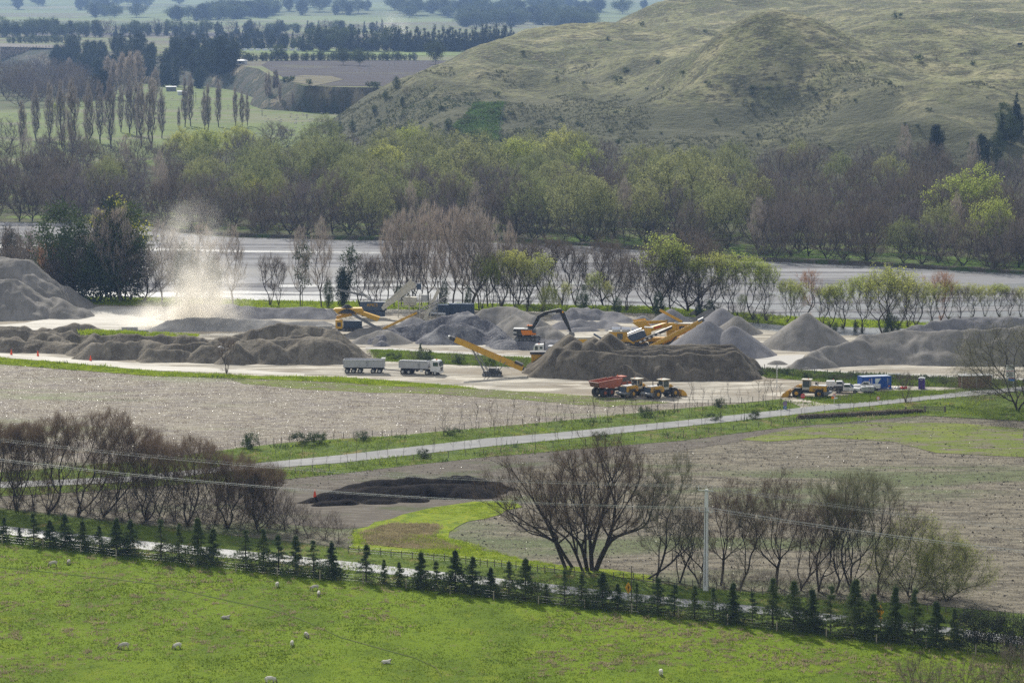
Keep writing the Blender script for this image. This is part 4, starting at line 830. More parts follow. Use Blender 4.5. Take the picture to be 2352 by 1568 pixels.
# ---------------- poplar rows and trees on the river flat
pop = [(52, 355, 240), (83, 325, 210), (115, 325, 203), (142, 340, 203), (167, 362, 198), (205, 345, 205), (230, 330, 200), (255, 342, 195), (278, 304, 208), (298, 310, 190), (314, 312, 200), (325, 335, 203), (347, 345, 195), (372, 318, 213), (425, 292, 188), (438, 290, 184), (411, 300, 250), (470, 300, 214), (478, 302, 205), (502, 292, 195), (541, 290, 208), (556, 292, 214), (568, 290, 222)]
for i, (px, py, top) in enumerate(pop):
    b = G(px, py); plant('lombardy', 'poplar_tree', b, (py - top) * b.y / F * 1.08, '%s bare poplar from the left across the river flat' % ordinal(i + 1), 'tree', 'row of bare poplars', i, i * 1.7, .92 if py - top > 110 else .85)
for i, (px, py, top) in enumerate([(248, 222, 132), (262, 228, 140), (282, 230, 124), (300, 232, 122), (318, 228, 120), (268, 215, 150), (160, 200, 135), (200, 180, 142), (212, 178, 146), (358, 233, 157), (352, 240, 180)]):
    b = G(px, py); plant('lombardy_pale', 'poplar_tree', b, (py - top) * b.y / F, 'pale bare poplar standing against the dark pine forest', 'tree', 'pale poplars before the pines', i, i * 1.1, 1.5)
for i in range(16):
    px = 4 + i * 7.3; b = G(px, 150 - i * .2); plant('lombardy', 'poplar_tree', b, 17, 'small distant poplar in the line at the left edge below the terrace', 'tree', 'distant poplar line', i, i, 1.3)
for px, py, top, k, w_, lb in [(218, 228, 172, 'macrocarpa', 1.2, 'shorter of the two black green trees before the pines'), (240, 228, 160, 'macrocarpa', 1.2, 'taller of the two black green trees before the pines'), (130, 275, 236, 'willow_bright', 1.3, 'round willow with yellow green top on the river flat'),
                               (360, 262, 228, 'willow_bare', 1.3, 'purple bare thicket between poplars on the flat'), (335, 262, 230, 'willow_bare', 1.2, 'left half of the purple thicket between poplars'), (630, 335, 280, 'brown_bare', 1.6, 'bare brown tree clump near the toe of the hill, larger one'), (660, 338, 290, 'willow_bare', 1.3, 'bare grey tree right of the brown clump near the hill toe'), (15, 350, 272, 'willow_bare', 1.2, 'bare spreading tree at the left edge of the flat'), (292, 320, 305, 'willow_bright', 1.2, 'small pale green willow under the poplars')]:
    b = G(px, py); plant(k, 'tree', b, (py - top) * b.y / F, lb, 'tree', None, int(px), px, w_)
rng = rs(12)
for i in range(46):
    px = rng.uniform(-20, 205); py = rng.uniform(178, 248)
    if px > 130: py = rng.uniform(195, 246)
    plant('willow_bare' if i % 3 else 'brown_bare', 'bare_tree', G(px, py), rng.uniform(14, 20), 'mauve bare tree in the thicket at the left edge', 'tree', 'bare thicket left of the pines', i, i, 1.15)
for i in range(26):
    px = rng.uniform(0, 700); py = rng.uniform(352, 385) if px > 90 else rng.uniform(370, 400)
    plant(['willow_bare', 'brown_bare', 'willow_bare', 'willow_green'][i % 4], 'bare_tree', G(px, py), rng.uniform(6, 9), 'low bare tree at the near edge of the river flat', 'tree', 'bare trees edging the flat', i, i, 1.1)
# pines on and under the terrace
rng = rs(15)
def ground_at(px, py):
    a = G(px, py); t = G(px, py, TZ)
    yt = float(np.interp(px, [p[0] for p in reversed(topl)], [p[1] for p in reversed(topl)])); yf = float(np.interp(px, [p[0] for p in reversed(foot)], [p[1] for p in reversed(foot)]))
    if py <= yt: return t
    if py >= yf: return a
    u = (yf - py) / (yf - yt); return G(px, py, TZ * u)
sil = [(110, 150), (130, 118), (200, 92), (290, 87), (330, 78), (380, 86), (400, 100), (470, 100), (500, 92), (535, 104), (545, 140), (480, 170)]
for i in range(105):
    px = rng.uniform(125, 540) if i > 12 else rng.uniform(485, 540)
    lowy = float(np.interp(px, [120, 180, 240, 330, 480, 540], [150, 182, 198, 200, 206, 152])); hiy = float(np.interp(px, [120, 200, 330, 400, 500, 540], [143, 120, 112, 125, 128, 140]))
    py = hiy + (lowy - hiy) * rng.rand() ** .8; b = ground_at(px, py); plant('pine' if i % 4 else 'fir', 'pine_tree', b, rng.uniform(15, 21), 'dark pine in the forest on the terrace edge', 'tree', 'pines of the terrace forest', i, i, rng.uniform(.95, 1.2))
def row(x0, x1, y0, y1, n_, h, k, nm_, lb, gp, seed, wd=1.1, jy=1.5, z=TZ):
    rg = rs(seed)
    for i in range(n_):
        px = x0 + (x1 - x0) * (i + rg.uniform(-.4, .4)) / max(1, n_ - 1); py = y0 + (y1 - y0) * (px - x0) / (x1 - x0) + rg.uniform(-jy, jy)
        kk = k if isinstance(k, str) else k[rg.randint(len(k))]
        plant(kk, nm_, G(px, py, z), h * rg.uniform(.75, 1.2), lb, 'tree', gp, i, i, wd * rg.uniform(.9, 1.2))
row(20, 180, 99, 98, 22, 8, 'dark_tree', 'hedge_tree', 'low dark shelter tree in the left far hedge line', 'left far hedge', 3, 1.2)
row(0, 130, 86, 84, 13, 20, ['pine', 'dark_tree', 'round_tree'], 'dark_tree', 'dark tree in the far left clump before the pale hills', 'far left clump', 4, 1.3)
row(140, 430, 86, 82, 24, 17, ['pine', 'willow_bare', 'round_tree', 'fir'], 'far_tree', 'hazy tree in the line left of centre before the pale hills', 'far tree line', 5, 1.2)
row(430, 900, 80, 76, 30, 15, ['pine', 'fir', 'round_tree', 'willow_bare'], 'far_tree', 'hazy tree in the far line right of the pines', 'far tree line beyond the fields', 6, 1.2)
row(405, 670, 116, 112, 26, 13, ['fir', 'pine'], 'conifer_tree', 'dark conifer in the shelter belt behind the pine forest', 'shelter belt behind the forest', 7, 1.1)
row(410, 640, 100, 97, 18, 15, ['pine', 'fir'], 'conifer_tree', 'dark conifer in the second belt behind the pine forest', 'second belt behind the forest', 8, 1.2)
row(690, 780, 118, 118, 9, 19, ['fir', 'pine', 'round_tree'], 'conifer_tree', 'tall conifer in the clump above the hedge, left clump', 'left tall clump on the terrace', 9, 1.1)
row(790, 905, 118, 118, 12, 19, ['fir', 'fir', 'round_tree'], 'conifer_tree', 'tall conifer in the middle clump above the hedge', 'middle tall clump on the terrace', 10, 1.1)
row(918, 988, 119, 119, 11, 21, ['fir'], 'conifer_tree', 'spiky conifer in the clump left of the lone gum tree', 'spiky clump on the terrace', 11, 1.1)
row(995, 1180, 118, 117, 34, 21, ['fir'], 'conifer_tree', 'spiky conifer in the long belt right of the lone gum tree', 'long belt on the terrace', 12, 1.1)
row(560, 955, 141, 139, 52, 6.5, 'dark_tree', 'hedge_tree', 'clipped dark shelter tree in the hedge along the vineyard', 'hedge along the vineyard', 13, 1.1, .5)
for px, py, h, k, lb in [(1001, 148, 17, 'round_tree', 'lone spreading gum tree at the end of the vineyard hedge'), (788, 150, 13, 'round_tree', 'round grey tree before the hedge, left of two'), (826, 152, 13, 'round_tree', 'round grey tree before the hedge, right of two'), (505, 151, 22, 'pine', 'broad pine over the white farmhouse'), (640, 140, 13, 'round_tree', 'pale round tree right of the farmhouse')]:
    plant(k, 'tree', G(px, py, TZ), h, lb, 'tree', None, int(px), px, 1.0)
for i, (px, py, h) in enumerate([(612, 230, 17), (618, 235, 19), (630, 210, 13), (636, 212, 14), (643, 242, 14), (672, 247, 10), (705, 252, 13), (712, 252, 13)]):
    plant('lombardy', 'poplar_tree', ground_at(px, py), h, 'thin bare poplar against the scrubby cliff', 'tree', 'poplars at the cliff', i, i, .9)
plant('fir', 'conifer_tree', ground_at(634, 205), 12, 'small dark conifer on the cliff shoulder', 'tree')
for i, (px, py) in enumerate([(655, 190), (662, 189), (672, 188), (709, 196), (851, 201), (858, 202), (868, 203)]):
    plant('bush', 'pampas_clump', ground_at(px, py - 1), 3.4, 'pale pampas clump on the edge of the terrace', 'shrub', 'pampas clumps on the terrace edge', i, i, 1.3)
# woods on the far hills
def far_wood(x0, x1, y0, y1, n_, lb, seed):
    rg = rs(seed)
    for i in range(n_):
        px = rg.uniform(x0, x1); py = rg.uniform(y0, y1); d = ray(px, py); Ds = np.linspace(3600, 12000, 700); X = d[0] / d[1] * Ds; Z = CH + d[2] / d[1] * Ds; k = np.where(Z < far_z(X, Ds))[0]
        j = k[0] if len(k) else 100
        plant(['pine', 'round_tree'][i % 2], 'far_tree', (X[j], Ds[j], float(far_z(X[j], Ds[j])) - .5), rg.uniform(18, 28), lb, 'tree', lb, i, i, 1.6)
far_wood(500, 630, 33, 46, 34, 'tree of the blue plantation on the pale hill', 31)
far_wood(395, 520, 44, 49, 12, 'tree of the thin strip left of the blue plantation', 32)
far_wood(215, 315, 32, 42, 10, 'scattered tree on the pale hill at the left', 33)
far_wood(1060, 1350, 50, 68, 60, 'tree of the long blue wood behind the hill ridge', 34)
far_wood(880, 1100, 20, 46, 22, 'scattered far tree right of the distant dust', 35)
far_wood(1100, 1480, 14, 40, 28, 'hazy tree on the farthest rise', 36)
far_wood(560, 860, 14, 36, 16, 'hazy tree scattered above the plantation', 37)
far_wood(0, 480, 6, 26, 14, 'hazy tree at the top of the pale hill', 38)
# ---------------- trees between the yard and the river (position, base row, top row)
yt = [('pine', 20, 640, 520, .8), ('dark_tree', 145, 685, 468, 1.0), ('dark_tree', 172, 690, 500, .9), ('pine', 255, 690, 455, .8), ('dark_tree', 290, 690, 470, 1.0), ('dark_tree', 215, 694, 560, 1.2), ('yellow_tree', 276, 688, 458, .9),
      ('brown_bare', 35, 660, 520, 1.2), ('brown_bare', 85, 670, 530, 1.3), ('yard_bare', 130, 690, 590, 1.3), ('brown_bare', 190, 690, 545, 1.2), ('pale_poplar', 232, 692, 475, 1.2), ('pale_poplar', 275, 694, 470, 1.4), ('brown_bare', 330, 694, 570, 1.3), ('yard_red', 118, 688, 560, 1.4), ('brown_bare', 60, 680, 560, 1.4), ('brown_bare', 160, 692, 590, 1.5), ('willow_bare', 300, 690, 590, .9),
      ('pale_poplar', 372, 700, 505, 1.3), ('pale_poplar', 405, 700, 520, 1.2), ('dark_tree', 432, 700, 560, .9), ('pale_poplar', 470, 702, 508, 1.3), ('dark_tree', 488, 702, 590, .8), ('pale_poplar', 535, 703, 512, 1.2), ('yard_bare', 620, 702, 585, 1.0), ('yard_bare', 640, 702, 600, .8),
      ('pale_poplar', 690, 704, 518, .9), ('thin_pine', 695, 704, 548, .8), ('pale_poplar', 738, 706, 503, 1.0), ('dark_tree', 755, 708, 640, .6), ('thin_pine', 802, 706, 556, .9), ('pine', 788, 708, 610, .7), ('yard_bare', 828, 706, 582, 1.1), ('yard_bare', 855, 706, 600, .9),
      ('pale_poplar', 905, 706, 492, .8), ('pale_poplar', 922, 706, 476, .7), ('pale_poplar', 948, 706, 482, .8), ('bush', 925, 690, 655, 1.0), ('pale_poplar', 985, 708, 462, .95), ('pale_poplar', 1008, 710, 475, .9), ('pale_poplar', 1040, 710, 468, .95), ('pale_poplar', 1085, 710, 466, 1.7), ('pale_poplar', 1100, 712, 488, 1.0), ('dark_tree', 1075, 712, 655, .5), ('pale_poplar', 1172, 690, 512, .8), ('pale_poplar', 890, 704, 500, .8), ('pale_poplar', 968, 706, 490, .7), ('pale_poplar', 1062, 708, 480, .9), ('pale_poplar', 1120, 708, 498, 1.2), ('yard_bare', 870, 706, 590, 1.0), ('yard_bare', 945, 708, 575, 1.1), ('yard_bare', 1150, 706, 560, 1.2), ('yard_bare', 1215, 704, 565, 1.2), ('brown_bare', 1190, 702, 548, .9), ('dark_tree', 1020, 712, 640, .5)]
PN = {'pine': ('pine_tree', 'dark pine'), 'dark_tree': ('evergreen_tree', 'dark evergreen tree'), 'brown_bare': ('bare_tree', 'bare brown tree'), 'yard_bare': ('bare_tree', 'thin bare multi stemmed tree'), 'pale_poplar': ('poplar_tree', 'tall pale bare poplar'), 'yard_red': ('willow_tree', 'orange brown leafed willow'),
      'willow_bare': ('bare_tree', 'dense bare mauve tree'), 'yellow_tree': ('wattle_tree', 'tall yellow leaved evergreen'), 'thin_pine': ('pine_tree', 'slim open pine'), 'bush': ('shrub', 'dark green shrub'), 'yard_willow': ('willow_tree', 'yellow green leafing willow'), 'willow_bright': ('willow_tree', 'rounded bright green willow bush'), 'bare_shrub': ('shrub', 'brown bare shrub')}
seen = {}
def ytree(lst, where, order=True):
    tot = {}
    for q in lst: tot[q[0]] = tot.get(q[0], 0) + 1
    lst = sorted(lst, key=lambda q: q[1]); c = {}
    for i, (k, px, base, top, wd) in enumerate(lst):
        c[k] = c.get(k, 0) + 1; n_, l_ = PN[k]; b = G(px, base)
        lb = ('%s %s from the left ' % (ordinal(c[k]), l_) if tot[k] > 1 else l_ + ' ') + where
        plant(k, n_, b, (base - top) * b.y / F, lb, 'shrub' if n_ == 'shrub' else 'tree', ('%ss %s' % (l_, where)) if tot[k] > 1 else None, i + len(where), px * .7, wd)
ytree(yt, 'between yard and river, left part')
yr = [('yard_willow', 1108, 712, 592, .9), ('yard_willow', 1130, 716, 600, .8), ('yard_willow', 1152, 714, 585, 1.0), ('yard_willow', 1185, 716, 583, .9), ('yard_willow', 1210, 716, 600, .8), ('yard_willow', 1245, 716, 588, .9), ('willow_bright', 1262, 724, 655, .75), ('yard_willow', 1300, 722, 650, .7), ('yard_bare', 1250, 700, 545, 1.1), ('yard_bare', 1290, 700, 556, 1.2), ('yard_bare', 1322, 702, 570, 1.0), ('brown_bare', 1385, 700, 545, 1.0), ('brown_bare', 1410, 704, 560, .9),
      ('yard_willow', 1365, 716, 630, .9), ('yard_willow', 1395, 718, 650, .7), ('dark_tree', 1340, 722, 655, .75), ('dark_tree', 1417, 724, 680, .9), ('yard_bare', 1440, 716, 590, 1.0), ('brown_bare', 1500, 716, 552, 1.1), ('yard_willow', 1520, 722, 552, 1.25), ('yard_willow', 1545, 722, 565, 1.0), ('brown_bare', 1580, 716, 542, 1.4), ('brown_bare', 1610, 720, 558, 1.2), ('dark_tree', 1512, 727, 668, .8), ('yard_willow', 1600, 726, 595, .9), ('yard_willow', 1650, 728, 590, 1.0), ('yard_willow', 1680, 732, 590, 1.0), ('yard_willow', 1730, 735, 598, 1.1), ('yard_willow', 1760, 738, 612, 1.0), ('dark_tree', 1632, 728, 690, 1.5), ('dark_tree', 1605, 728, 700, 1.2), ('bare_shrub', 1700, 736, 700, 2.0), ('bare_shrub', 1740, 742, 712, 2.2), ('bare_shrub', 1770, 742, 712, 2.2), ('yard_willow', 1705, 738, 680, .8),
      ('yard_willow', 1808, 742, 648, 1.08), ('yard_red', 1858, 738, 622, 1.08), ('yard_willow', 1832, 745, 655, 1.08), ('yard_willow', 1905, 752, 660, 1.35), ('yard_willow', 1935, 755, 650, 1.35), ('yard_willow', 1980, 765, 640, 1.22), ('dark_tree', 1918, 764, 738, .9), ('yard_willow', 2030, 772, 622, 1.49), ('yard_willow', 2055, 774, 632, 1.49), ('dark_tree', 2046, 778, 720, 1.3), ('dark_tree', 1965, 765, 735, .8), ('yard_willow', 2105, 750, 648, 1.35), ('yard_red', 2160, 738, 626, 1.35), ('yard_willow', 2140, 742, 655, 1.35), ('yard_willow', 2180, 736, 650, 1.22), ('yard_willow', 2232, 732, 655, 1.35), ('yard_willow', 2295, 728, 656, 1.49), ('yard_willow', 2345, 728, 660, 1.22), ('yard_bare', 2085, 752, 650, 1.3), ('yard_willow', 2262, 730, 660, 1.2), ('yard_bare', 2205, 734, 656, 1.2), ('yard_bare', 1890, 750, 655, 1.1), ('yard_bare', 2320, 729, 662, 1.2)]
ytree(yr, 'between yard and river, right part')
# ---------------- foreground trees
def big(name, seed, px, base, H, Wd, prof, n, lean, lb, roots=1, z0=.15, rtip=.014, tw=(15, .95, .013), mats=(T_bark, T_twfore), **kw):
    tm, cm = tree_meshes(name, seed, H, Wd, prof, z0, n, roots, rtip, tw, lean=lean, mats=mats, **kw)
    o = empty(name, G(px, base), 0, lb, 'tree'); link_mesh('trunk', tm, o); link_mesh('crown', cm, o); return o
CW = dict(spread=.55, upb=.4, a=.16, up=.9, wig=.13, e=1.95, shell=.55)
def stm(b0, lines, k=.0577):        # limbs sketched from the picture, metres from the foot
    return [[((x - b0[0]) * k, dy * (j / (len(l) - 1)), max(-.3, (b0[1] - y) * k * 1.02 - (.3 if j == 0 else 0))) for j, (x, y) in enumerate(l)] for l, dy in lines]
big('cottonwood_tree', 401, 1352, 1311, 18.4, 9.0, 'dome', 1300, (.10, 0), 'largest bare black limbed tree in the middle, beside the compost heap', 3, .26, rtip=.026, tw=(17, 1.0, .014), stems=stm((1352, 1311), [([(1366, 1311), (1376, 1285), (1392, 1240), (1408, 1195), (1432, 1160), (1465, 1135), (1500, 1118)], .5), ([(1350, 1311), (1346, 1260), (1348, 1205), (1342, 1150), (1330, 1090)], -1.5), ([(1340, 1311), (1325, 1250), (1306, 1190), (1285, 1140), (1262, 1090)], 1.0), ([(1360, 1311), (1366, 1250), (1385, 1180), (1398, 1120), (1410, 1070)], 2.0)]), **CW)
big('cottonwood_tree', 402, 1318, 1303, 14.8, 6.8, 'dome', 700, (-.62, .05), 'bare tree leaning left from the foot of the largest one', 2, .30, tw=(12, .95, .012), rtip=.021, stems=stm((1318, 1303), [([(1318, 1303), (1296, 1275), (1262, 1232), (1225, 1200), (1180, 1178), (1130, 1165)], -.5), ([(1300, 1303), (1284, 1250), (1258, 1190), (1226, 1140), (1185, 1090)], 1.0)]), **CW)
CW2 = dict(CW); CW2['wig'] = .24
big('gnarled_tree', 403, 1505, 1330, 16.6, 4.6, 'oval', 420, (.16, 0), 'gnarled twin stemmed bare tree between the largest tree and the power pole', 2, .2, mats=(T_bark, T_twolive), **CW2)
big('gnarled_tree', 404, 1655, 1345, 13.6, 4.6, 'oval', 380, (.10, .05), 'crooked bare tree just right of the power pole', 1, .3, mats=(T_bark, T_twfore), **CW2)
big('bare_tree', 405, 1783, 1348, 15.0, 5.6, 'dome', 560, (.0, .05), 'single dark straight trunked tree with forked bare crown right of the pole', 1, .3, mats=(T_bark, T_twfore), **CW)
big('willow_tree', 406, 1955, 1362, 15.5, 6.6, 'fan', 700, (.06, .02), 'many stemmed bare olive willow left of the yellow green ones', 5, .15, mats=(T_bark, T_twolive), **CW)
big('willow_tree', 407, 1880, 1358, 12.5, 5.4, 'fan', 460, (.18, .02), 'thin leaning bare willow between the straight tree and the many stemmed one', 3, .15, mats=(T_bark, T_twfore), **CW)
T_lfyg = lmat('thin spring leaf', (.38, .42, .09), (.26, .30, .07), .5)
LF = dict(leaf=(3, .06, .25, .6), leafz=.35, spread=.6, upb=.2, a=.22, up=.6, wig=.16, e=2.15)
big('willow_tree', 408, 2085, 1368, 10.6, 6.0, 'dome', 520, (.14, .02), 'yellow green spring willow, left one of the pair by the field edge', 4, .12, mats=(T_bark, T_twolive, T_lfyg), **LF)
big('willow_tree', 409, 2175, 1380, 7.6, 5.0, 'dome', 360, (.10, .02), 'yellow green spring willow, right one of the pair by the field edge', 4, .12, mats=(T_bark, T_twolive, T_lfyg), **LF)
for i, (px, b_, H_, W_, ln, lb) in enumerate([(1560, 1338, 10, 3.6, (.1, 0), 'thin crooked bare tree between the gnarled twin stems and the pole'), (1700, 1352, 12, 4.4, (.2, 0), 'bare olive tree leaning right behind the crooked one'), (1838, 1356, 10.5, 4.6, (.25, 0), 'low leaning bare tree right of the straight trunked one'), (1918, 1360, 13, 4.6, (.1, 0), 'upright bare olive tree just left of the many stemmed one'), (2015, 1366, 12, 5.0, (.18, 0), 'bare olive tree between the many stemmed one and the yellow green pair'), (1605, 1340, 8, 3.6, (-.2, 0), 'small bare tree leaning left beside the pole')]):
    big('bare_tree', 460 + i, px, b_, H_, W_, 'fan', 300, ln, lb, 4, .12, rtip=.014, tw=(8, .9, .010), mats=(T_bark, [T_twbrown, T_twolive][i % 2]), **CW)
LG = [(-15, 1165, 12.5, 4.5, (.1, 0), 'bare tree cut by the left edge of the picture', T_twleft), (38, 1172, 13.0, 4.2, (.12, 0), 'upright bare tree nearest the left edge', T_twleft), (110, 1180, 14.5, 4.6, (.12, 0), 'slender bare multi stemmed tree left of the big leaning one', T_twleft), (178, 1185, 15.5, 5.6, (.32, .05), 'big bare tree leaning right in the left group', T_twleft),
      (235, 1188, 13.0, 5.6, (.42, .1), 'second bare tree leaning right, under the big leaning one', T_twleft), (335, 1195, 11.5, 5.4, (.12, 0), 'broad bare tree in the middle of the left group', T_twleft), (430, 1205, 12.5, 5.6, (.05, 0), 'bare tree right of the middle of the left group', T_twleft), (520, 1212, 10.5, 5.0, (.06, 0), 'low bare tree near the right end of the left group', T_twleft), (590, 1215, 9.0, 4.6, (.08, 0), 'last low bare tree at the right end of the left group', T_twleft)]
for i, (px, b_, H_, W_, ln, lb, tm_) in enumerate(LG):
    big('bare_tree', 430 + i, px, b_, H_, W_, 'fan', 620, ln, lb, 6, .06, rtip=.014, tw=(19, 1.1, .012), mats=(T_bark, tm_), **CW)
ng = [(640, 1215, 4.2), (680, 1225, 4.2), (712, 1235, 3.9), (745, 1240, 3.9), (775, 1248, 3.5), (600, 1222, 4.0), (560, 1218, 4.0), (480, 1215, 3.5), (380, 1200, 4.2), (280, 1195, 3.6), (140, 1185, 3.0), (60, 1178, 3.0), (230, 1196, 3.2), (330, 1202, 3.2), (430, 1210, 3.6)]
for i, (px, b_, H_) in enumerate(ng): plant('bare_shrub', 'thicket_shrub', G(px, b_), H_, '%s reddish bare thicket from the left behind the near road' % ordinal(sorted(n[0] for n in ng).index(px) + 1), 'shrub', 'bare thickets behind the near road', i, i * 2, 1.5)
for i, (px, b_, H_) in enumerate([(20, 1176, 6.5), (75, 1180, 7), (130, 1184, 6), (205, 1190, 7.5), (262, 1192, 7), (300, 1196, 7.5), (365, 1200, 8), (400, 1204, 7.5), (465, 1208, 8), (495, 1212, 7), (548, 1214, 7), (618, 1220, 6), (655, 1224, 5.2)]):
    plant('bare_shrub', 'thicket_shrub', G(px, b_ - 8), H_, '%s tall brown thicket from the left under the left tree group' % ordinal(i + 1), 'shrub', 'tall thickets under the left tree group', i, i * 2, 1.15)
for i in range(17): plant('bare_shrub', 'thicket_shrub', G(1630 + i * 33, 1352 + i * 1.6), 2.0 + (i * 37 % 10) * .09, 'grey brown undergrowth shrub below the bare trees on the right', 'shrub', 'undergrowth on the right', i, i * 2, 1.7)
tm, cm = tree_meshes('weeping willow', 451, 17, 11, 'dome', .15, 620, 3, .024, (11, 3.4, .015), spread=.4, upb=-.1, droop=.75, lean=(-.16, 0), leaf=(2, .08, .5, .3), leafz=.3, mats=(T_bark, T_twolive, lmat('young weeping leaf', (.30, .31, .12), (.22, .21, .10), .45)))
o = empty('weeping_willow', G(2338, 944), 0, 'weeping willow with drooping olive twigs at the right edge of the road', 'tree'); link_mesh('trunk', tm, o); link_mesh('crown', cm, o)
tm, cm = tree_meshes('fallen trunk', 455, 5, 1.6, 'vase', .5, 14, 1, .06, (3, .7, .01), lean=(1.3, 0), mats=(T_bark, T_twbrown))
o = empty('fallen_tree', G(1478, 1330), 0, 'fallen dark trunk lying under the gnarled tree', 'tree'); link_mesh('trunk', tm, o); link_mesh('crown', cm, o)
for i, (px, b_, H_, lb) in enumerate([(520, 858, 7.0, 'small bare tree standing alone before the spoil mound'), (2080, 925, 5.6, 'thin bare tree between road and portable toilet')]):
    plant('yard_bare', 'bare_tree', G(px, b_), H_, lb, 'tree', None, i, i, 1.2)
for i, (px, b_, H_) in enumerate([(2085, 1580, 3.6), (2118, 1600, 4.6), (2165, 1590, 3.4), (2215, 1600, 4.6), (2262, 1600, 4.0), (2320, 1590, 5.6), (2352, 1580, 5.2), (2140, 1605, 3.2), (2290, 1605, 3.4)]):
    plant('bare_shrub', 'sapling', G(px, b_), H_, '%s olive brown sapling from the left along the bottom right edge' % ordinal(sorted([2085, 2118, 2165, 2215, 2262, 2320, 2352, 2140, 2290]).index(px) + 1), 'sapling', 'saplings at the bottom right', i, i * 2, .9)
# saplings along the middle road
reg('thin_sapling', K(4, lambda i: tree_meshes('thin sapling', 470 + i, 4, .8, 'oval', .25, 14, 1, .013, (3, .6, .008), upb=1.2, a=.1, up=1.2, mats=(T_bark, T_twbrown))), 4)
rng = rs(61)
def line_pts(pts, n, jx=6, jy=2):
    xs = np.linspace(pts[0][0], pts[-1][0], n) + rng.uniform(-jx, jx, n)
    return [(x, float(np.interp(x, [p[0] for p in pts], [p[1] for p in pts])) + rng.uniform(-jy, jy)) for x in xs]
for x, y in line_pts([(1010, 1003), (1300, 975), (1560, 950), (1800, 928)], 46, 14, 5): plant('thin_sapling', 'sapling', G(x, y), rng.uniform(3, 6.2), 'thin bare sapling on the field side of the middle road', 'sapling', 'saplings on the field side of the middle road', int(x), x)
for x, y in line_pts([(620, 1080), (1117, 1034), (1500, 994), (1801, 962), (2060, 933), (2250, 915)], 64, 14, 3): plant('thin_sapling', 'sapling', G(x, y), rng.uniform(2.4, 5.0), 'thin bare sapling on the near side of the middle road', 'sapling', 'saplings on the near side of the middle road', int(x), x)
for i, (px, b_, H_, k, w_) in enumerate([(578, 1030, 2.6, 'bush', 1.2), (695, 1022, 2.4, 'bush', 1.2), (735, 1020, 2.0, 'bush', 1.4), (830, 1012, 1.6, 'bush', 1.8), (1040, 1000, 1.5, 'bush', 1.5), (1480, 958, 1.8, 'bush', 1.6), (1655, 935, 1.6, 'bush', 1.6), (1640, 966, 1.5, 'bush', 1.4), (1735, 962, 1.6, 'bush', 1.3), (970, 1052, 1.5, 'bush', 1.6), (1380, 1010, 1.5, 'bush', 1.4), (1885, 914, 2.0, 'bush', 1.0), (1935, 921, 1.5, 'bare_shrub', 1.4), (2030, 905, 1.3, 'bare_shrub', 1.4), (2085, 925, 1.5, 'bare_shrub', 1.2)]):
    plant(k, 'roadside_bush', G(px, b_), H_, '%s low bush from the left in the verges of the middle road' % ordinal(sorted([578, 695, 735, 830, 1040, 1480, 1655, 1640, 1735, 970, 1380, 1885, 1935, 2030, 2085]).index(px) + 1), 'bush', 'bushes in the verges of the middle road', i, i, w_)
gs = [(858, 826, 1.8, 'bare_shrub'), (905, 826, 1.6, 'bush'), (950, 830, 2.2, 'bare_shrub'), (975, 832, 2.6, 'bush'), (966, 826, 3.4, 'conifer'), (1040, 834, 2.4, 'bare_shrub'), (1058, 836, 2.0, 'bush'), (1105, 838, 3.0, 'bare_shrub'), (1130, 840, 1.6, 'bush'), (1165, 842, 2.0, 'bare_shrub'), (1200, 845, 2.0, 'bare_shrub')]
for i, (px, b_, H_, k) in enumerate(gs): plant(k, 'scrub_bush', G(px, b_), H_, '%s scrub bush from the left in the strip behind the white truck' % ordinal(i + 1), 'bush', 'scrub behind the white truck', i, i, 1.5 if k != 'conifer' else 1)
rng = rs(63)
for i in range(34):
    x = 1750 + i * 17.6; y = float(np.interp(x, [1750, 1990, 2352], [862, 874, 884])) + rng.uniform(-7, 5)
    plant('bare_shrub' if i % 3 else 'bush', 'scrub_bush', G(x, y), rng.uniform(.8, 1.5), 'grey brown scrub in the strip between yard and long stockpile', 'bush', 'scrub before the long stockpile', i, i, 1.8)
# ---------------- shelter belt of young conifers along the near road
cxs = [(10, 1243, 65), (45, 1246, 36), (78, 1251, 80), (115, 1254, 68), (150, 1258, 76), (190, 1262, 70), (228, 1267, 68), (268, 1272, 78), (300, 1276, 84), (370, 1285, 107), (412, 1290, 104), (455, 1294, 104), (490, 1297, 90), (565, 1304, 106), (605, 1308, 93), (640, 1313, 92), (680, 1318, 100), (720, 1323, 84), (762, 1327, 86),
       (841, 1336, 97), (882, 1341, 67), (917, 1345, 55), (967, 1350, 90), (1002, 1353, 77), (1046, 1358, 92), (1086, 1361, 87), (1127, 1367, 73), (1169, 1372, 80), (1207, 1377, 97), (1254, 1383, 47), (1297, 1388, 98), (1336, 1391, 75), (1384, 1396, 87), (1419, 1400, 70), (1462, 1405, 68), (1511, 1410, 87), (1549, 1416, 87),
       (1595, 1421, 75), (1638, 1425, 82), (1683, 1430, 103), (1728, 1435, 92), (1775, 1442, 117), (1823, 1447, 122), (1865, 1449, 113), (1908, 1456, 113), (1963, 1462, 137), (2005, 1467, 118), (2055, 1472, 123), (2100, 1476, 127), (2150, 1484, 112), (2191, 1488, 108)]
for i, (px, b_, h_) in enumerate(cxs):
    b = G(px, b_); plant('conifer', 'young_conifer', b, h_ * b.y / F * 1.0 * (.88 + .22 * ((i * 37) % 10) / 10), '%s young dark conifer from the left in the shelter belt along the near road' % ordinal(i + 1), 'conifer', 'shelter belt of young conifers', (i * 5 + i // 3) % 7, i * 2.3, (1.12 if h_ < 100 else .95) * (.85 + .3 * ((i * 53) % 10) / 10))
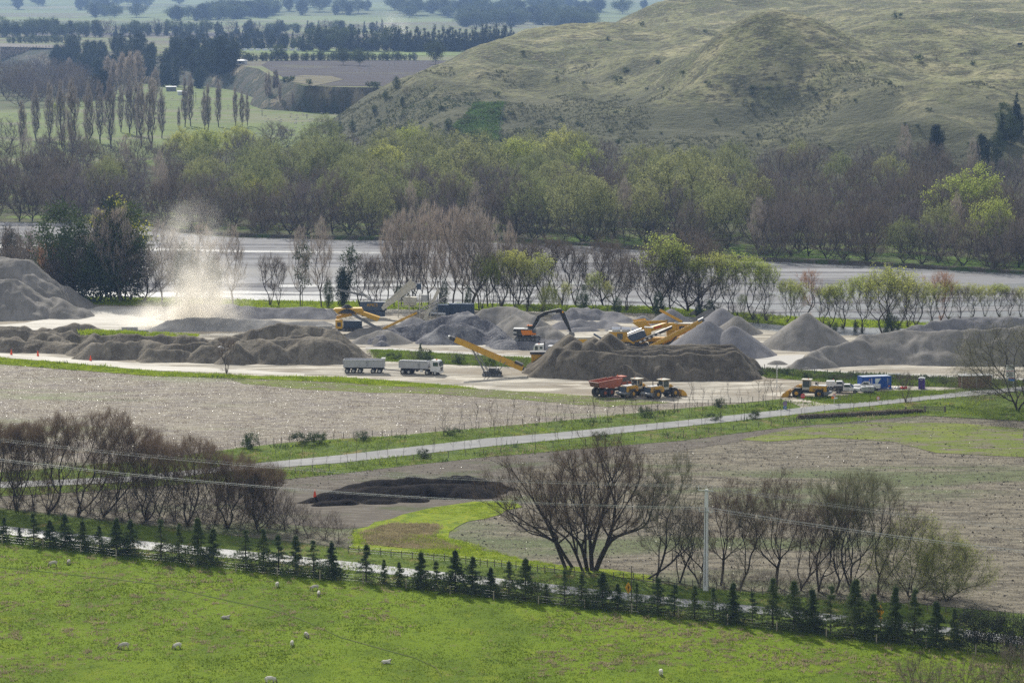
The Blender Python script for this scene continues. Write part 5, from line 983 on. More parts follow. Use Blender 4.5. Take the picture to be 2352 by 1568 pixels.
reg('grey_bush', K(5, lambda i: bush_meshes('grey bush', 480 + i, 5, 2.6, 'round', 70, 120, .075, .38, (T_bark, lmat('grey green leaf', (.055, .065, .045), (.028, .036, .024), .15)), .02, rtip=.014)), 2)
for i, (px, b_, H_, lb) in enumerate([(2238, 1492, 5.0, 'grey green rounded bush next to the last conifer of the shelter belt'), (2290, 1500, 4.8, 'middle one of the three grey green bushes at the right edge'), (2345, 1505, 4.6, 'grey green bush cut by the right edge of the picture')]):
    plant('grey_bush', 'shelter_bush', G(px, b_), H_, lb, 'bush', None, i, i, 1.0)

# ---------------- grasses: uncountable, one object for each kind of ground
def inpoly(x, y, P):
    c = np.zeros(len(x), bool); n = len(P)
    for i in range(n):
        x1, y1 = P[i]; x2, y2 = P[(i + 1) % n]
        if y1 == y2: continue
        k = ((y1 > y) != (y2 > y)) & (x < (x2 - x1) * (y - y1) / (y2 - y1) + x1); c ^= k
    return c
def scatter(rng, polys, n, patch=None, fan=True):
    X = []; Y = []
    for pl in polys:
        W = [(p.x, p.y) for p in (G(*q) for q in pl)]; a = np.array(W); lo, hi = a.min(0), a.max(0)
        lo[0] = max(lo[0], -.19 * hi[1]); hi[0] = min(hi[0], .19 * hi[1])
        x = rng.uniform(lo[0], hi[0], n * 3); y = rng.uniform(lo[1], hi[1], n * 3); k = inpoly(x, y, W)
        if patch: k &= (fbm(x, y, patch[0], 3, patch[1]) > patch[2])
        X.append(x[k][:n]); Y.append(y[k][:n])
    return np.concatenate(X), np.concatenate(Y)
def tufts(name, polys, n, h, wd, nb, mat, seed, sp=.25, patch=None, z=.05, lean=.5):
    rng = rs(seed); x, y = scatter(rng, polys, n, patch); m = len(x)
    if m == 0: return
    s = (.5 + rng.rand(m)) * (1 + fbm(x, y, 6, 2, seed) * 1.2)
    P = np.stack([x, y, np.full(m, z)], 1); P = np.repeat(P, nb, 0); s = np.repeat(s, nb)[:, None]; k = len(P)
    P = P + rng.randn(k, 3) * sp * [1, 1, 0] * s; d = unit(rng.randn(k, 3) * lean * [1, 1, .2] + [0, 0, 1]); sd = unit(np.cross(d, rng.randn(k, 3))) * wd * s
    V = np.stack([P - sd, P + sd, P + d * h * s * (.5 + rng.rand(k, 1))], 1).reshape(-1, 3); T = np.arange(k * 3).reshape(-1, 3)
    return tag(link(name, tri_mesh(name, V, T), None, (mat,)), kind='stuff')
L_verge = lmat('verge blades', (.24, .32, .05), (.14, .20, .035), .4, scale=.25); L_bright = lmat('lush blades', (.34, .42, .03), (.20, .28, .03), .5, scale=.4)
L_dry = lmat('dry blades', (.40, .34, .20), (.28, .24, .14), .4, scale=.5); L_turf = lmat('turf blades', (.20, .27, .03), (.13, .19, .02), .4, scale=.3); L_weed = lmat('dark weeds', (.10, .15, .045), (.07, .10, .035), .3, scale=.8)
vn = verge1_top + verge1_bot
tufts('verge_grass', [vn], 9000, .22, .035, 12, L_verge, 1, .30, z=.06)
tufts('dry_verge_grass', [vn], 5000, .22, .03, 12, L_dry, 2, .28, (14, 5, .02), .06)
up = [(x, y + 2) for x, y in v2t] + [(x, y - 1) for x, y in reversed(r2t)]; dn = [(x, y + 1) for x, y in r2b] + list(reversed(v2b))
tufts('road_verge_grass', [up, dn], 9000, .25, .05, 12, L_verge, 3, .45, z=.09)
tufts('road_verge_lush_grass', [up, dn], 4000, .25, .05, 12, L_bright, 4, .45, (12, 8, .03), .09)
tufts('road_verge_weeds', [up, dn], 1000, .5, .07, 14, L_weed, 5, .5, (9, 4, .08), .09)
tufts('road_verge_dry_grass', [up, dn], 3000, .28, .05, 12, L_dry, 6, .4, (11, 14, .04), .09)
ls = [(-400, 780), (0, 823), (167, 836), (333, 851), (500, 860), (640, 866), (784, 867), (900, 876), (1050, 887), (1100, 893), (900, 888), (784, 878), (500, 868), (333, 863), (167, 850), (0, 837), (-400, 795)]
tufts('lush_strip_grass', [ls], 8000, .25, .06, 12, L_bright, 7, .45, z=.09)
tufts('lush_strip_weeds', [ls], 600, .45, .08, 14, L_weed, 8, .5, (12, 3, .1), .09)
tufts('spoil_weeds', [[(195, 800), (300, 803), (450, 807), (450, 813), (300, 810), (195, 806)]], 1200, .4, .09, 12, L_bright, 9, .5, z=3.6)
tufts('bank_tufts', [[(180, 682), (560, 690), (780, 694), (1200, 700), (1500, 705), (1800, 728), (2352, 750), (2352, 762), (1800, 748), (1500, 720), (1100, 713), (780, 709), (400, 704), (210, 700)]], 7000, .32, .10, 12, L_bright, 10, .6, z=.1)
tufts('scrub_strip_grass', [[(1740, 848), (1990, 861), (2352, 876), (2352, 884), (2200, 890), (1990, 884), (1760, 868)], [(850, 803), (1240, 825), (1240, 846), (1000, 836), (870, 829)], ISLE], 3200, .22, .06, 12, L_verge, 11, .5, z=.13)
tufts('scrub_strip_weeds', [[(1740, 848), (1990, 861), (2352, 876), (2352, 884), (2200, 890), (1990, 884), (1760, 868)]], 900, .4, .08, 12, L_weed, 12, .5, z=.13)
tufts('bank_yellow_grass', [[(810, 1218), (1000, 1165), (1180, 1150), (1120, 1190), (1030, 1235), (1200, 1285), (1500, 1330), (1100, 1287), (800, 1258)]], 4500, .15, .04, 10, L_bright, 13, .3, (8, 3, -.1), z=.1)
tufts('bank_dry_grass', [[(830, 1222), (900, 1202), (1010, 1205), (1000, 1235), (1060, 1262), (960, 1262), (840, 1250)]], 1800, .18, .04, 10, L_dry, 14, .3, z=.13)
pdk = [(-200, 1230), (400, 1290), (1200, 1385), (2000, 1475), (2352, 1515), (2700, 1560), (2700, 1640), (-200, 1640)]
tufts('paddock_grass', [pdk], 26000, .16, .05, 4, L_turf, 15, .3, z=.03, lean=.9)
tufts('dry_clumps', [pdk], 1500, .20, .045, 20, L_dry, 16, .22, (30, 6, -.03), z=.03)
tufts('dry_clumps_right', [[(1250, 1400), (2352, 1515), (2600, 1560), (2600, 1640), (1200, 1640)]], 900, .20, .05, 18, L_dry, 17, .20, (24, 26, .03), z=.03)
tufts('conifer_foot_grass', [[(x, y - 3) for x, y, h in cxs] + [(x, y + 12) for x, y, h in reversed(cxs)]], 4500, .25, .035, 12, lmat('long dark grass', (.10, .16, .03), (.07, .11, .025), .35), 18, .3, z=.06)
# straw and stones that glint on the ploughed fields
def litter(name, polys, n, size, mat, seed, z, tilt=.35, patch=None):
    rng = rs(seed); x, y = scatter(rng, polys, n, patch); m = len(x); P = np.stack([x, y, z + rng.rand(m) * .06], 1)
    nn = unit(rng.randn(m, 3) * tilt * [1, 1, 0] + [0, 0, 1]); a = unit(np.cross(nn, rng.randn(m, 3))); b = np.cross(nn, a); s = size * (.4 + rng.rand(m, 1) ** 2 * 1.4)
    V = np.stack([P - a * s, P + b * s * .45, P + a * s, P - b * s * .45], 1).reshape(-1, 3); k = np.arange(m)[:, None] * 4
    return tag(link(name, tri_mesh(name, V, np.concatenate([k + [0, 1, 2], k + [0, 2, 3]], 0)), None, (mat,)), kind='stuff')
m_straw = pmat('straw litter', (.66, .62, .56), .35, 0, .2, spec=.7); m_clod = pmat('dark clods', (.07, .06, .05), .9)
lfp = lf_top + lf_bot; rfp = fr_top + [(2900, 1465), (2352, 1408), (1900, 1374), (1600, 1345), (1300, 1307), (1100, 1284), (1030, 1235), (1180, 1150), (700, 1120)]
litter('stubble_litter', [lfp], 80000, .046, m_straw, 21, .05)
litter('stubble_litter_right', [rfp], 16000, .045, m_straw, 22, .05)
litter('field_clods', [rfp], 9000, .2, m_clod, 23, .05, .5)
tufts('stubble', [lfp], 16000, .16, .035, 5, lmat('stubble stalks', (.40, .34, .27), (.26, .21, .17), .35), 24, .3, z=.03, lean=.5)
tufts('crop_residue', [rfp], 15000, .16, .03, 5, lmat('residue stalks', (.27, .23, .18), (.16, .135, .11), .3), 25, .3, z=.03, lean=.5)
# tussocks over the hill
rng = rs(90); hx = rng.uniform(-120, 520, 60000); hy = rng.uniform(1200, 1720, 60000); hzv = hill_z(hx, hy); k = (hzv > 1.5) & (fbm(hx, hy, 40, 3, 6) + (12 - hzv) * .012 > -.06) & (np.abs(hx) < .19 * hy)
P = np.stack([hx, hy, hzv - .1], 1)[k][:30000]; P = np.repeat(P, 5, 0) + rng.randn(len(P) * 5, 3) * [.45, .45, 0]; m_ = len(P); d = unit(rng.randn(m_, 3) * .5 + [0, 0, 1]); sd = unit(np.cross(d, rng.randn(m_, 3))) * .22
V = np.stack([P - sd, P + sd, P + d * .9 * (.5 + rng.rand(m_, 1))], 1).reshape(-1, 3)
tag(link('hill_tussock', tri_mesh('hill_tussock', V, np.arange(m_ * 3).reshape(-1, 3)), None, (lmat('tussock', (.15, .15, .08), (.10, .105, .06), .3),)), kind='stuff')
rng = rs(91); hx = rng.uniform(-140, 120, 20000); hy = rng.uniform(1330, 1560, 20000); hzv = hill_z(hx, hy); k = (hzv > .5) & (hzv < 26) & (hx + (hy - 1400) * .25 < 12) & (fbm(hx, hy, 26, 3, 6) > -.05)
P = np.stack([hx, hy, hzv - .1], 1)[k][:6000]; P = np.repeat(P, 9, 0) + rng.randn(len(P) * 9, 3) * [.6, .6, .3]; v, t = leaves(rng, P, 1, .3, .35)
tag(link('hill_scrub', tri_mesh('hill_scrub', v, t), None, (lmat('hill scrub', (.085, .12, .045), (.06, .07, .035), .25, scale=.05),)), kind='stuff')

rng = rs(92); hx = rng.uniform(-40, 10, 26000); hy = rng.uniform(1330, 1560, 26000); hzv = hill_z(hx, hy); cd = hy * CP - (hzv - CH) * SP; qx = 1176 + F * hx / cd; qy = 784 - F * (hy * SP + (hzv - CH) * CP) / cd
gp_ = [(1090, 236), (1158, 236), (1152, 262), (1146, 300), (1140, 325), (1080, 312), (1040, 290), (1075, 262)]
k = inpoly(qx, qy, gp_) & (fbm(hx, hy, 18, 3, 3) > -.14); P = np.stack([hx, hy, hzv - .1], 1)[k][:5000]; P = np.repeat(P, 8, 0) + rng.randn(len(P) * 8, 3) * [.8, .8, .12]; v, t = leaves(rng, P, 1, .3, .42, .6)
tag(link('gully_grass', tri_mesh('gully_grass', v, t), None, (lmat('gully grass', (.13, .22, .05), (.09, .15, .04), .3, scale=.1),)), kind='stuff')
# ------------------------------------------------------------------ machines and vehicles (local axes: +x forward, z up, metres)
C_white = pmat('white paint', (.78, .78, .76), .35, 0, .18); C_silver = pmat('tipper aluminium', (.48, .49, .52), .42, .35, .25); C_black = pmat('black rubber', (.030, .030, .032), .8, 0, .5, (.12, .11, .095))
C_dark = pmat('dark chassis', (.055, .056, .06), .6, 0, .45); C_glass = pmat('dark glass', (.035, .055, .06), .08, 0, .1, spec=.9); C_yel = pmat('machine yellow', (.64, .37, .03), .5, 0, .38, (.35, .24, .12)); C_yel2 = pmat('worn yellow', (.66, .36, .03), .55, 0, .4, (.30, .22, .13))
C_orange = pmat('orange paint', (.80, .24, .015), .4, 0, .15); C_red = pmat('faded orange red paint', (.40, .125, .075), .5, 0, .35, (.25, .13, .09)); C_grey = pmat('grey steel', (.22, .23, .24), .5, .3, .4); C_lgrey = pmat('galvanised steel', (.50, .51, .51), .45, .4, .25)
C_cream = pmat('cream painted steel', (.60, .57, .47), .5, 0, .35); C_blue = pmat('container blue', (.012, .085, .36), .5, 0, .15, (.05, .08, .16)); C_navy = pmat('slate blue paint', (.055, .085, .13), .5, 0, .25); C_purple = pmat('purple plastic', (.075, .03, .26), .45, 0, .1)
C_beacon = pmat('orange beacon', (.9, .25, .03), .3, 0, 0); C_rim = pmat('wheel rim', (.62, .62, .60), .4, .3, .3); C_conc = pmat('cast concrete', (.46, .45, .42), .9, 0, .35); C_belt = pmat('conveyor belt', (.045, .045, .045), .7, 0, .4, (.25, .24, .22)); C_rust = pmat('rusty brown steel', (.17, .06, .04), .7, 0, .4)
C_mirror = pmat('bright metal', (.75, .76, .78), .22, .8, .1); C_coal = pmat('dark load', (.035, .036, .04), .95); C_chrome = C_mirror; C_signred = pmat('sign red', (.62, .03, .03), .4, 0, .05); C_signblue = pmat('sign blue', (.03, .16, .50), .4, 0, .05); C_signyel = pmat('sign yellow', (.85, .42, .01), .4, 0, .05); C_ink = pmat('black lettering', (.02, .02, .02), .5, 0, 0)
C_redtext = pmat('red lettering', (.60, .05, .02), .5, 0, 0)
def text(s, size, mat, parent, loc, rot, name='lettering', ext=.01):
    cu = bpy.data.curves.new(name, 'FONT'); cu.body = s; cu.size = size; cu.extrude = ext; cu.align_x = 'CENTER'; cu.align_y = 'CENTER'
    o = bpy.data.objects.new(name, cu); dg = bpy.context.evaluated_depsgraph_get(); COL.objects.link(o)
    me = bpy.data.meshes.new_from_object(o.evaluated_get(bpy.context.evaluated_depsgraph_get())); bpy.data.objects.remove(o); bpy.data.curves.remove(cu)
    t = link(name, me, parent, (mat,)); t.location = loc; t.rotation_euler = rot; return t
FLAT_S = (math.pi / 2, 0, 0)            # text on a side facing -y
def wheel(par, x, y, r, wd, tyre=None, rim=None, hub=.5, axle=None):
    s = 1 if y > 0 else -1
    w_ = MB(); n = 20
    for (r0, r1, a, b_) in ((r * .93, r, y - wd / 2, y - wd * .32), (r, r, y - wd * .32, y + wd * .32), (r, r * .93, y + wd * .32, y + wd / 2)): w_.tube((x, a, r), (x, b_, r), r0, r1, n)
    for i in range(n): 
        an = 2 * math.pi * (i + .5) / n
        w_.box((x + math.sin(an) * r * .985, y, r + math.cos(an) * r * .985), (r * .10, wd * .9, r * .07), ry=an)
    o = w_.build('wheel', tyre or C_black, par)
    q = MB(); yo = y + s * wd / 2
    q.tube((x, yo - s * .02, r), (x, yo + s * .03, r), r * hub, r * hub * .94, 16); q.tube((x, yo, r), (x, yo + s * .09, r), r * .22, r * .18, 10)
    q.build('rim', rim or C_rim, o)
    return o
def track(par, x0, x1, y, wd, h, mat=C_dark):
    m_ = MB(); pts = []
    for cx, s0 in ((x1, 90), (x0, 270)):
        for k in range(7): a = R(s0 - k * 30); pts.append((cx + math.cos(a) * h / 2, h / 2 + math.sin(a) * h / 2))
    m_.prism(pts, y - wd / 2, y + wd / 2); n = int((x1 - x0) / .25)
    for i in range(n + 1):
        x = x0 + (x1 - x0) * i / n; m_.box((x, y, h + .01), (.09, wd * 1.03, .05)); m_.box((x, y, .02), (.09, wd * 1.03, .04))
    o = m_.build('track', mat, par); q = MB(); s = -1 if y < 0 else 1
    for i in range(6): q.tube((x0 + (x1 - x0) * i / 5, y + s * wd / 2, h * .42), (x0 + (x1 - x0) * i / 5, y + s * (wd / 2 + .04), h * .42), h * (.40 if i in (0, 5) else .2), None, 12)
    q.build('roller', C_grey, o); return o
def lattice(mb, p, q, wd, n=8, r=.05):
    p = Vector(p); q = Vector(q); y = Vector((0, wd / 2, 0))
    for s in (-1, 1): mb.beam(p + y * s, q + y * s, r * 2.2, r * 2.2)
    for i in range(n): a = p.lerp(q, i / n); b = p.lerp(q, (i + 1) / n); mb.beam(a - y, b + y, r, r); mb.beam(a - y, a + y, r, r)
def conveyor(par, p, q, wd=1.0, h=.55, mat=C_yel, belt=True, name='conveyor', drum=True, open_=False):
    p = Vector(p); q = Vector(q); d = (q - p).normalized(); up = Vector((-d.z, 0, d.x)) if abs(d.y) < .2 else Vector((0, 0, 1)); up = up if up.z > 0 else -up
    m_ = MB()
    sd = Vector((0, 0, 1)).cross(d).normalized()
    for s in (-1, 1):
        o = sd * (s * wd / 2)
        if open_:
            m_.beam(p + o + up * h / 2, q + o + up * h / 2, .09, .10); m_.beam(p + o - up * h / 2, q + o - up * h / 2, .09, .10); n = max(3, int((q - p).length / h))
            for i in range(n): a = p.lerp(q, i / n) + o; b = p.lerp(q, (i + 1) / n) + o; m_.beam(a - up * h / 2, b + up * h / 2 * (1 if i % 2 else -1), .05, .05); m_.beam(a - up * h / 2, a + up * h / 2, .05, .05)
        else:
            m_.beam(p + o, q + o, .07, h); n = int((q - p).length / 1.6)
            for i in range(1, n): a = p.lerp(q, i / n) + o * 1.04; m_.beam(a - up * h / 2, a + up * h / 2, .12, .08)
    for i in range(8): a = p.lerp(q, i / 7); m_.beam(a - sd * wd / 2 - up * h * .3, a + sd * wd / 2 - up * h * .3, .08, .08)
    o_ = m_.build(name, mat, par)
    b_ = MB(); b_.beam(p + up * h * .22, q + up * h * .22, wd * .86, .06); b_.beam(p - up * h * .42, q - up * h * .42, wd * .8, .04)
    if drum:
        for e in (p, q): b_.tube(e - sd * wd / 2, e + sd * wd / 2, h * .34, None, 12)
    b_.build('belt', C_belt, o_); return o_

# ---------------- tipper truck and its trailer
def tipper(name, loc, rz, label, gr=None):
    t = empty(name, loc, rz, label, 'truck', gr)
    MB().box((0, 0, .95), (8.2, .9, .25)).box((-3.2, 0, .72), (2.2, 2.3, .12)).box((1.2, 1.1, .75), (.9, .3, .5)).build('chassis', C_dark, t)
    c = MB(); c.prism([(2.45, .75), (4.35, .62), (4.45, 1.55), (4.28, 2.55), (4.05, 2.95), (2.55, 3.05), (2.45, 2.9)], -1.22, 1.22); cab = c.build('cab', C_white, t, .05)
    MB().plate([(4.31, -1.05, 2.72), (4.46, -1.08, 1.85), (4.46, 1.08, 1.85), (4.31, 1.05, 2.72)], .03).build('windscreen', C_glass, cab)
    for s in (-1, 1):
        MB().box((3.55, s * 1.235, 2.25), (1.05, .03, .75)).build('side_window', C_glass, cab); MB().box((4.42, s * .85, 1.0), (.14, .38, .22)).build('headlight', C_mirror, cab)
        MB().box((4.5, s * 1.42, 2.35), (.12, .16, .6)).beam((4.2, s * 1.2, 2.6), (4.5, s * 1.42, 2.6), .04, .04).build('mirror', C_dark, cab)
    MB().box((4.49, 0, 1.45), (.06, 1.5, .16)).box((4.49, 0, 1.25), (.06, 1.35, .12)).build('grille', C_dark, cab); MB().box((4.44, 0, .88), (.10, 1.3, .3)).build('lower_grille', C_dark, cab); MB().box((4.42, 0, .62), (.25, 2.4, .42)).build('bumper', C_white, cab, .04)
    MB().box((3.4, 0, 3.1), (.22, .5, .14)).build('beacon', C_beacon, cab); MB().tube((2.25, 1.0, 1.2), (2.25, 1.0, 3.4), .10).build('exhaust_stack', C_dark, t)
    b = MB(); b.box((-1.15, -1.2, 1.95), (6.1, .07, 1.35)).box((-1.15, 1.2, 1.95), (6.1, .07, 1.35)).box((-4.2, 0, 1.95), (.07, 2.4, 1.35)).box((1.88, 0, 2.0), (.07, 2.4, 1.5)).box((-1.15, 0, 1.3), (6.1, 2.4, .08))
    for s in (-1, 1): b.box((-1.15, s * 1.25, 2.62), (6.2, .10, .12)).box((-1.15, s * 1.25, 1.33), (6.2, .08, .14)).box((-4.15, s * 1.25, 1.95), (.12, .1, 1.3)).box((1.85, s * 1.25, 1.95), (.12, .1, 1.3))
    tr = b.build('tray', C_silver, t)
    l = MB(); [l.beam((-.1 + k * .35, -1.29, 1.4), (-.1 + k * .35, -1.29, 2.5), .04, .04) for k in (0, 1)]; [l.box((.08, -1.29, 1.5 + k * .25), (.35, .03, .03)) for k in range(4)]; l.build('ladder', C_grey, tr)
    MB().tube((-4.0, -1.1, 2.75), (1.7, -1.0, 2.78), .11).build('rolled_cover', C_lgrey, t)
    for x in (3.45, 1.75, -2.1, -3.4):
        for s in (-1, 1): wheel(t, x, s * 1.05, .5, .34 if x > 0 else .5)
    MB().box((.55, -1.05, .85), (.55, .4, .5)).build('fuel_tank', C_white, t, .05); MB().box((-.4, -1.0, .85), (.5, .4, .4)).build('toolbox', C_dark, t)
    return t
tipper('tipper_truck', G(966, 859), R(-17), 'white cab tipper truck with silver tray parked in the yard')
t = empty('tipper_trailer', G(838, 856), R(-3), 'silver five axle tipping trailer standing unhitched left of the truck', 'trailer')
b = MB(); b.box((-.1, -1.2, 2.0), (8.2, .07, 1.4)).box((-.1, 1.2, 2.0), (8.2, .07, 1.4)).box((-4.2, 0, 2.0), (.07, 2.4, 1.4)).box((4.0, 0, 2.05), (.07, 2.4, 1.5)).box((-.1, 0, 1.3), (8.2, 2.4, .08))
for s in (-1, 1): b.box((-.1, s * 1.25, 2.72), (8.3, .1, .13)).box((-.1, s * 1.25, 1.33), (8.3, .08, .16)).box((-4.15, s * 1.25, 2), (.14, .1, 1.4)).box((3.95, s * 1.25, 2), (.14, .1, 1.4))
tr = b.build('tray', C_silver, t); l = MB(); [l.beam((.45 + k * .35, -1.29, 1.45), (.45 + k * .35, -1.29, 2.6), .04, .04) for k in (0, 1)]; [l.box((.63, -1.29, 1.6 + k * .25), (.35, .03, .03)) for k in range(4)]; l.build('ladder', C_grey, tr)
MB().box((-.1, 0, 1.05), (8.0, .9, .3)).box((2.8, 0, .9), (2.4, 1.6, .14)).build('chassis', C_dark, t)
for x in (-3.5, -2.2, -.9, 1.75, 3.05):
    for s in (-1, 1): wheel(t, x, s * 1.05, .5, .42)
MB().beam((3.9, 0, .75), (7.1, 0, .5), .22, .16).build('drawbar', C_dark, t); MB().box((3.8, -.3, 2.95), (.8, 1.2, .35)).build('cover_box', C_white, t); MB().box((4.15, -.9, .8), (.12, .4, .6)).box((-4.3, -.9, .75), (.06, .5, .7)).build('mudflap', C_white, t)
# ---------------- second truck half hidden behind the sand pile, loading
t = empty('loading_truck', G(1262, 826), R(172), 'white cab truck with yellow bin half hidden behind the left end of the sand pile', 'truck')
t.location = WD(1262, 822, 632); t.location.z = 0
c = MB(); c.prism([(1.2, .7), (3.3, .6), (3.35, 1.7), (3.15, 2.75), (2.9, 3.0), (1.2, 3.05)], -1.22, 1.22); cab = c.build('cab', C_white, t, .05)
MB().plate([(3.2, -1.05, 2.8), (3.37, -1.05, 1.9), (3.37, 1.05, 1.9), (3.2, 1.05, 2.8)], .03).build('windscreen', C_glass, cab)
for s in (-1, 1): MB().box((2.6, s * 1.235, 2.3), (.55, .03, .8)).build('side_window', C_glass, cab); MB().box((1.6, s * 1.235, 2.4), (.5, .03, .45)).build('side_window', C_glass, cab)
MB().tube((.9, 1.0, 1), (.9, 1.0, 3.7), .12).build('exhaust_stack', C_dark, t); MB().box((2.2, 0, 3.1), (.2, .4, .12)).build('beacon', C_beacon, cab)
MB().box((-1.9, 0, .9), (7.6, 1.0, .3)).build('chassis', C_dark, t); MB().box((-2.6, 0, 2.0), (5.6, 2.45, 1.5)).build('tray', C_silver, t)
for x in (2.4, .8, -2.6, -3.9):
    for s in (-1, 1): wheel(t, x, s * 1.05, .5, .4)
t = empty('steel_hopper', WD(1238, 826, 618), 0, 'yellow steel bin with black rim at the left foot of the sand pile', 'bin'); t.location.z = 0
MB().box((0, 0, 1.5), (3.0, 2.2, 2.6), taper=(1.1, 1.1)).box((0, 0, .2), (2.6, 2.0, .4)).build('bin_body', C_yel, t); MB().box((0, 0, 3.0), (3.7, 2.7, .5)).build('rim_guard', C_dark, t)
for s in (-1, 0, 1): MB().box((s * 1.2, -1.2, 1.5), (.12, .12, 2.5)).build('rib', C_yel2, t)
# ---------------- tracked stacker conveyor
t = empty('stacker_conveyor', G(1132, 863), R(-4), 'long yellow tracked stacker conveyor raised to the left on grey lattice legs', 'conveyor')
hd = Vector((-8.4, 0, 7.6)); tl = Vector((6.0, 0, 1.55))
bm_ = conveyor(t, hd + (tl - hd) * .06, tl, 1.3, 1.05, C_yel, name='boom'); 
MB().beam(hd + Vector((-.2, 0, .08)), hd + (tl - hd) * .075, 1.3, .7).build('head_guard', C_dark, bm_); MB().tube(hd + Vector((-.3, -.6, .1)), hd + Vector((-.3, .6, .1)), .33, None, 14).build('head_drum', C_lgrey, bm_)
MB().box((5.2, 0, 2.6), (1.7, 1.7, .45), ry=R(24)).build('feed_hopper', C_dark, bm_); MB().box((1.6, -.62, 3.75), (.9, .04, .22), ry=R(24)).box((-5.3, -.62, 6.2), (1.0, .04, .22), ry=R(24)).build('red_stripe', C_redtext, bm_)
MB().box((3.2, -.63, 2.95), (1.0, .05, .3), ry=R(22.8)).build('warning_plate', C_ink, bm_)
l = MB(); lattice(l, (-1.7, 0, .9), (-4.1, 0, 5.3), 1.5, 7, .06); l.beam((-.9, -.75, .9), (-3.2, -.75, 4.7), .12, .12).beam((-.9, .75, .9), (-3.2, .75, 4.7), .12, .12); l.build('front_leg', C_grey, t)
l = MB(); lattice(l, (1.1, 0, .9), (2.6, 0, 2.9), 1.4, 4, .06); l.beam((.2, -.7, 1.0), (1.7, -.7, 3.2), .1, .1).beam((.2, .7, 1.0), (1.7, .7, 3.2), .1, .1); l.build('rear_leg', C_grey, t)
for s in (-1, 1): track(t, -1.7, 1.4, s * 1.15, .45, .75)
MB().box((-.1, 0, .85), (3.6, 1.7, .3)).box((.2, 0, 1.3), (2.0, 1.3, .6)).build('undercarriage', C_dark, t); MB().box((.9, -.2, 1.45), (.5, .9, .5)).box((-.6, -.3, 1.5), (.22, .22, .35)).tube((-.7, .2, 1.5), (-.7, .2, 2.6), .03).build('engine_box', C_lgrey, t)
# ---------------- wheel loaders
def loader(loc, rz, label):
    t = empty('wheel_loader', loc, rz, label, 'loader', 'yellow wheel loaders')
    b = MB(); b.prism([(-4.0, 1.35), (-3.85, 2.25), (-1.2, 2.35), (-.6, 2.0), (-.6, 1.2), (-3.7, 1.1)], -.95, .95); e = b.build('engine_hood', C_yel2, t, .06)
    MB().box((-2.4, 0, 2.36), (2.6, 1.5, .08)).build('hood_top', C_white, e)
    MB().box((-4.0, 0, 1.72), (.12, 1.75, 1.05)).build('radiator_grille', C_navy, e); v_ = MB(); [v_.box((-3.1 + .5 * i, s * .97, 1.9 - .25 * k), (.34, .03, .13)) for i in range(1) for k in range(3) for s in (-1, 1)]; v_.build('side_vent', C_ink, e)
    MB().prism([(-4.6, 1.25), (-3.4, 1.25), (-2.9, .55), (-4.0, .6), (-4.75, .95)], -1.35, 1.35).build('counterweight', C_grey, t, .05)
    c = MB(); c.box((.0, 0, 1.75), (1.5, 1.5, .5)).box((0, 0, 3.42), (1.9, 1.8, .14)); [c.box((x, y, 2.7), (.1, .1, 1.4)) for x in (-.7, .7) for y in (-.7, .7)]; cb = c.build('cab', C_cream, t)
    MB().box((0, 0, 2.62), (1.36, 1.36, 1.25), taper=(.97, .97)).build('cab_window', C_glass, cb); MB().box((0, 0, 3.34), (1.85, 1.75, .1)).build('cab_roof_edge', C_yel2, cb)
    MB().tube((-.3, .3, 3.5), (-.3, .3, 3.66), .07).build('beacon', C_beacon, cb); MB().tube((-2.2, .55, 2.3), (-2.2, .55, 3.1), .09).build('exhaust_stack', C_dark, t); MB().box((-1.7, -.4, 2.65), (.3, .3, .5)).build('air_cleaner', C_dark, t)
    MB().box((-.9, 0, 1.1), (5.2, 1.0, .5)).box((1.6, 0, 1.35), (1.4, 1.4, .9)).build('frame', C_dark, t)
    for x in (-2.55, 1.75):
        for s in (-1, 1): wheel(t, x, s * 1.15, .88, .66, rim=C_yel2, hub=.42)
    f = MB(); [f.box((x, s * 1.2, 1.9), (1.5, .7, .06)) for x in (1.75,) for s in (-1, 1)]; [f.box((-1.75, s * 1.15, 1.75), (.8, .6, .06)) for s in (-1, 1)]; [f.box((.3, s * 1.1, .5 + .3 * k), (.5, .3, .04)) for s in (-1, 1) for k in range(3)]; f.build('mudguard', C_grey, t)
    a = MB(); [a.beam((1.3, s * .45, 2.1), (3.4, s * .45, .7), .2, .4) for s in (-1, 1)]; a.beam((1.6, 0, 2.3), (2.8, 0, 1.55), .2, .22).box((1.2, 0, 2.0), (.5, 1.1, .8)); a.build('lift_arm', C_yel2, t)
    k = MB(); y0, y1 = -1.5, 1.5
    k.prism([(3.3, 1.35), (3.15, .6), (3.35, .12), (4.7, .06), (4.7, .12), (3.5, .25), (3.32, .65), (3.42, 1.32)], y0, y1)
    for y in (y0, y1): k.prism([(3.3, 1.35), (3.15, .6), (3.35, .12), (4.7, .06), (4.3, .75), (3.55, 1.3)], y - .03, y + .03)
    k.build('bucket', C_yel2, t); return t
loader(G(2103 - 640, 910), R(46), 'left one of the two yellow loaders parked by the orange dump truck')
loader(G(1524, 912), R(38), 'right one of the two yellow loaders parked by the orange dump truck')
loader(G(1853, 912), R(165), 'yellow wheel loader standing alone left of the white utes')
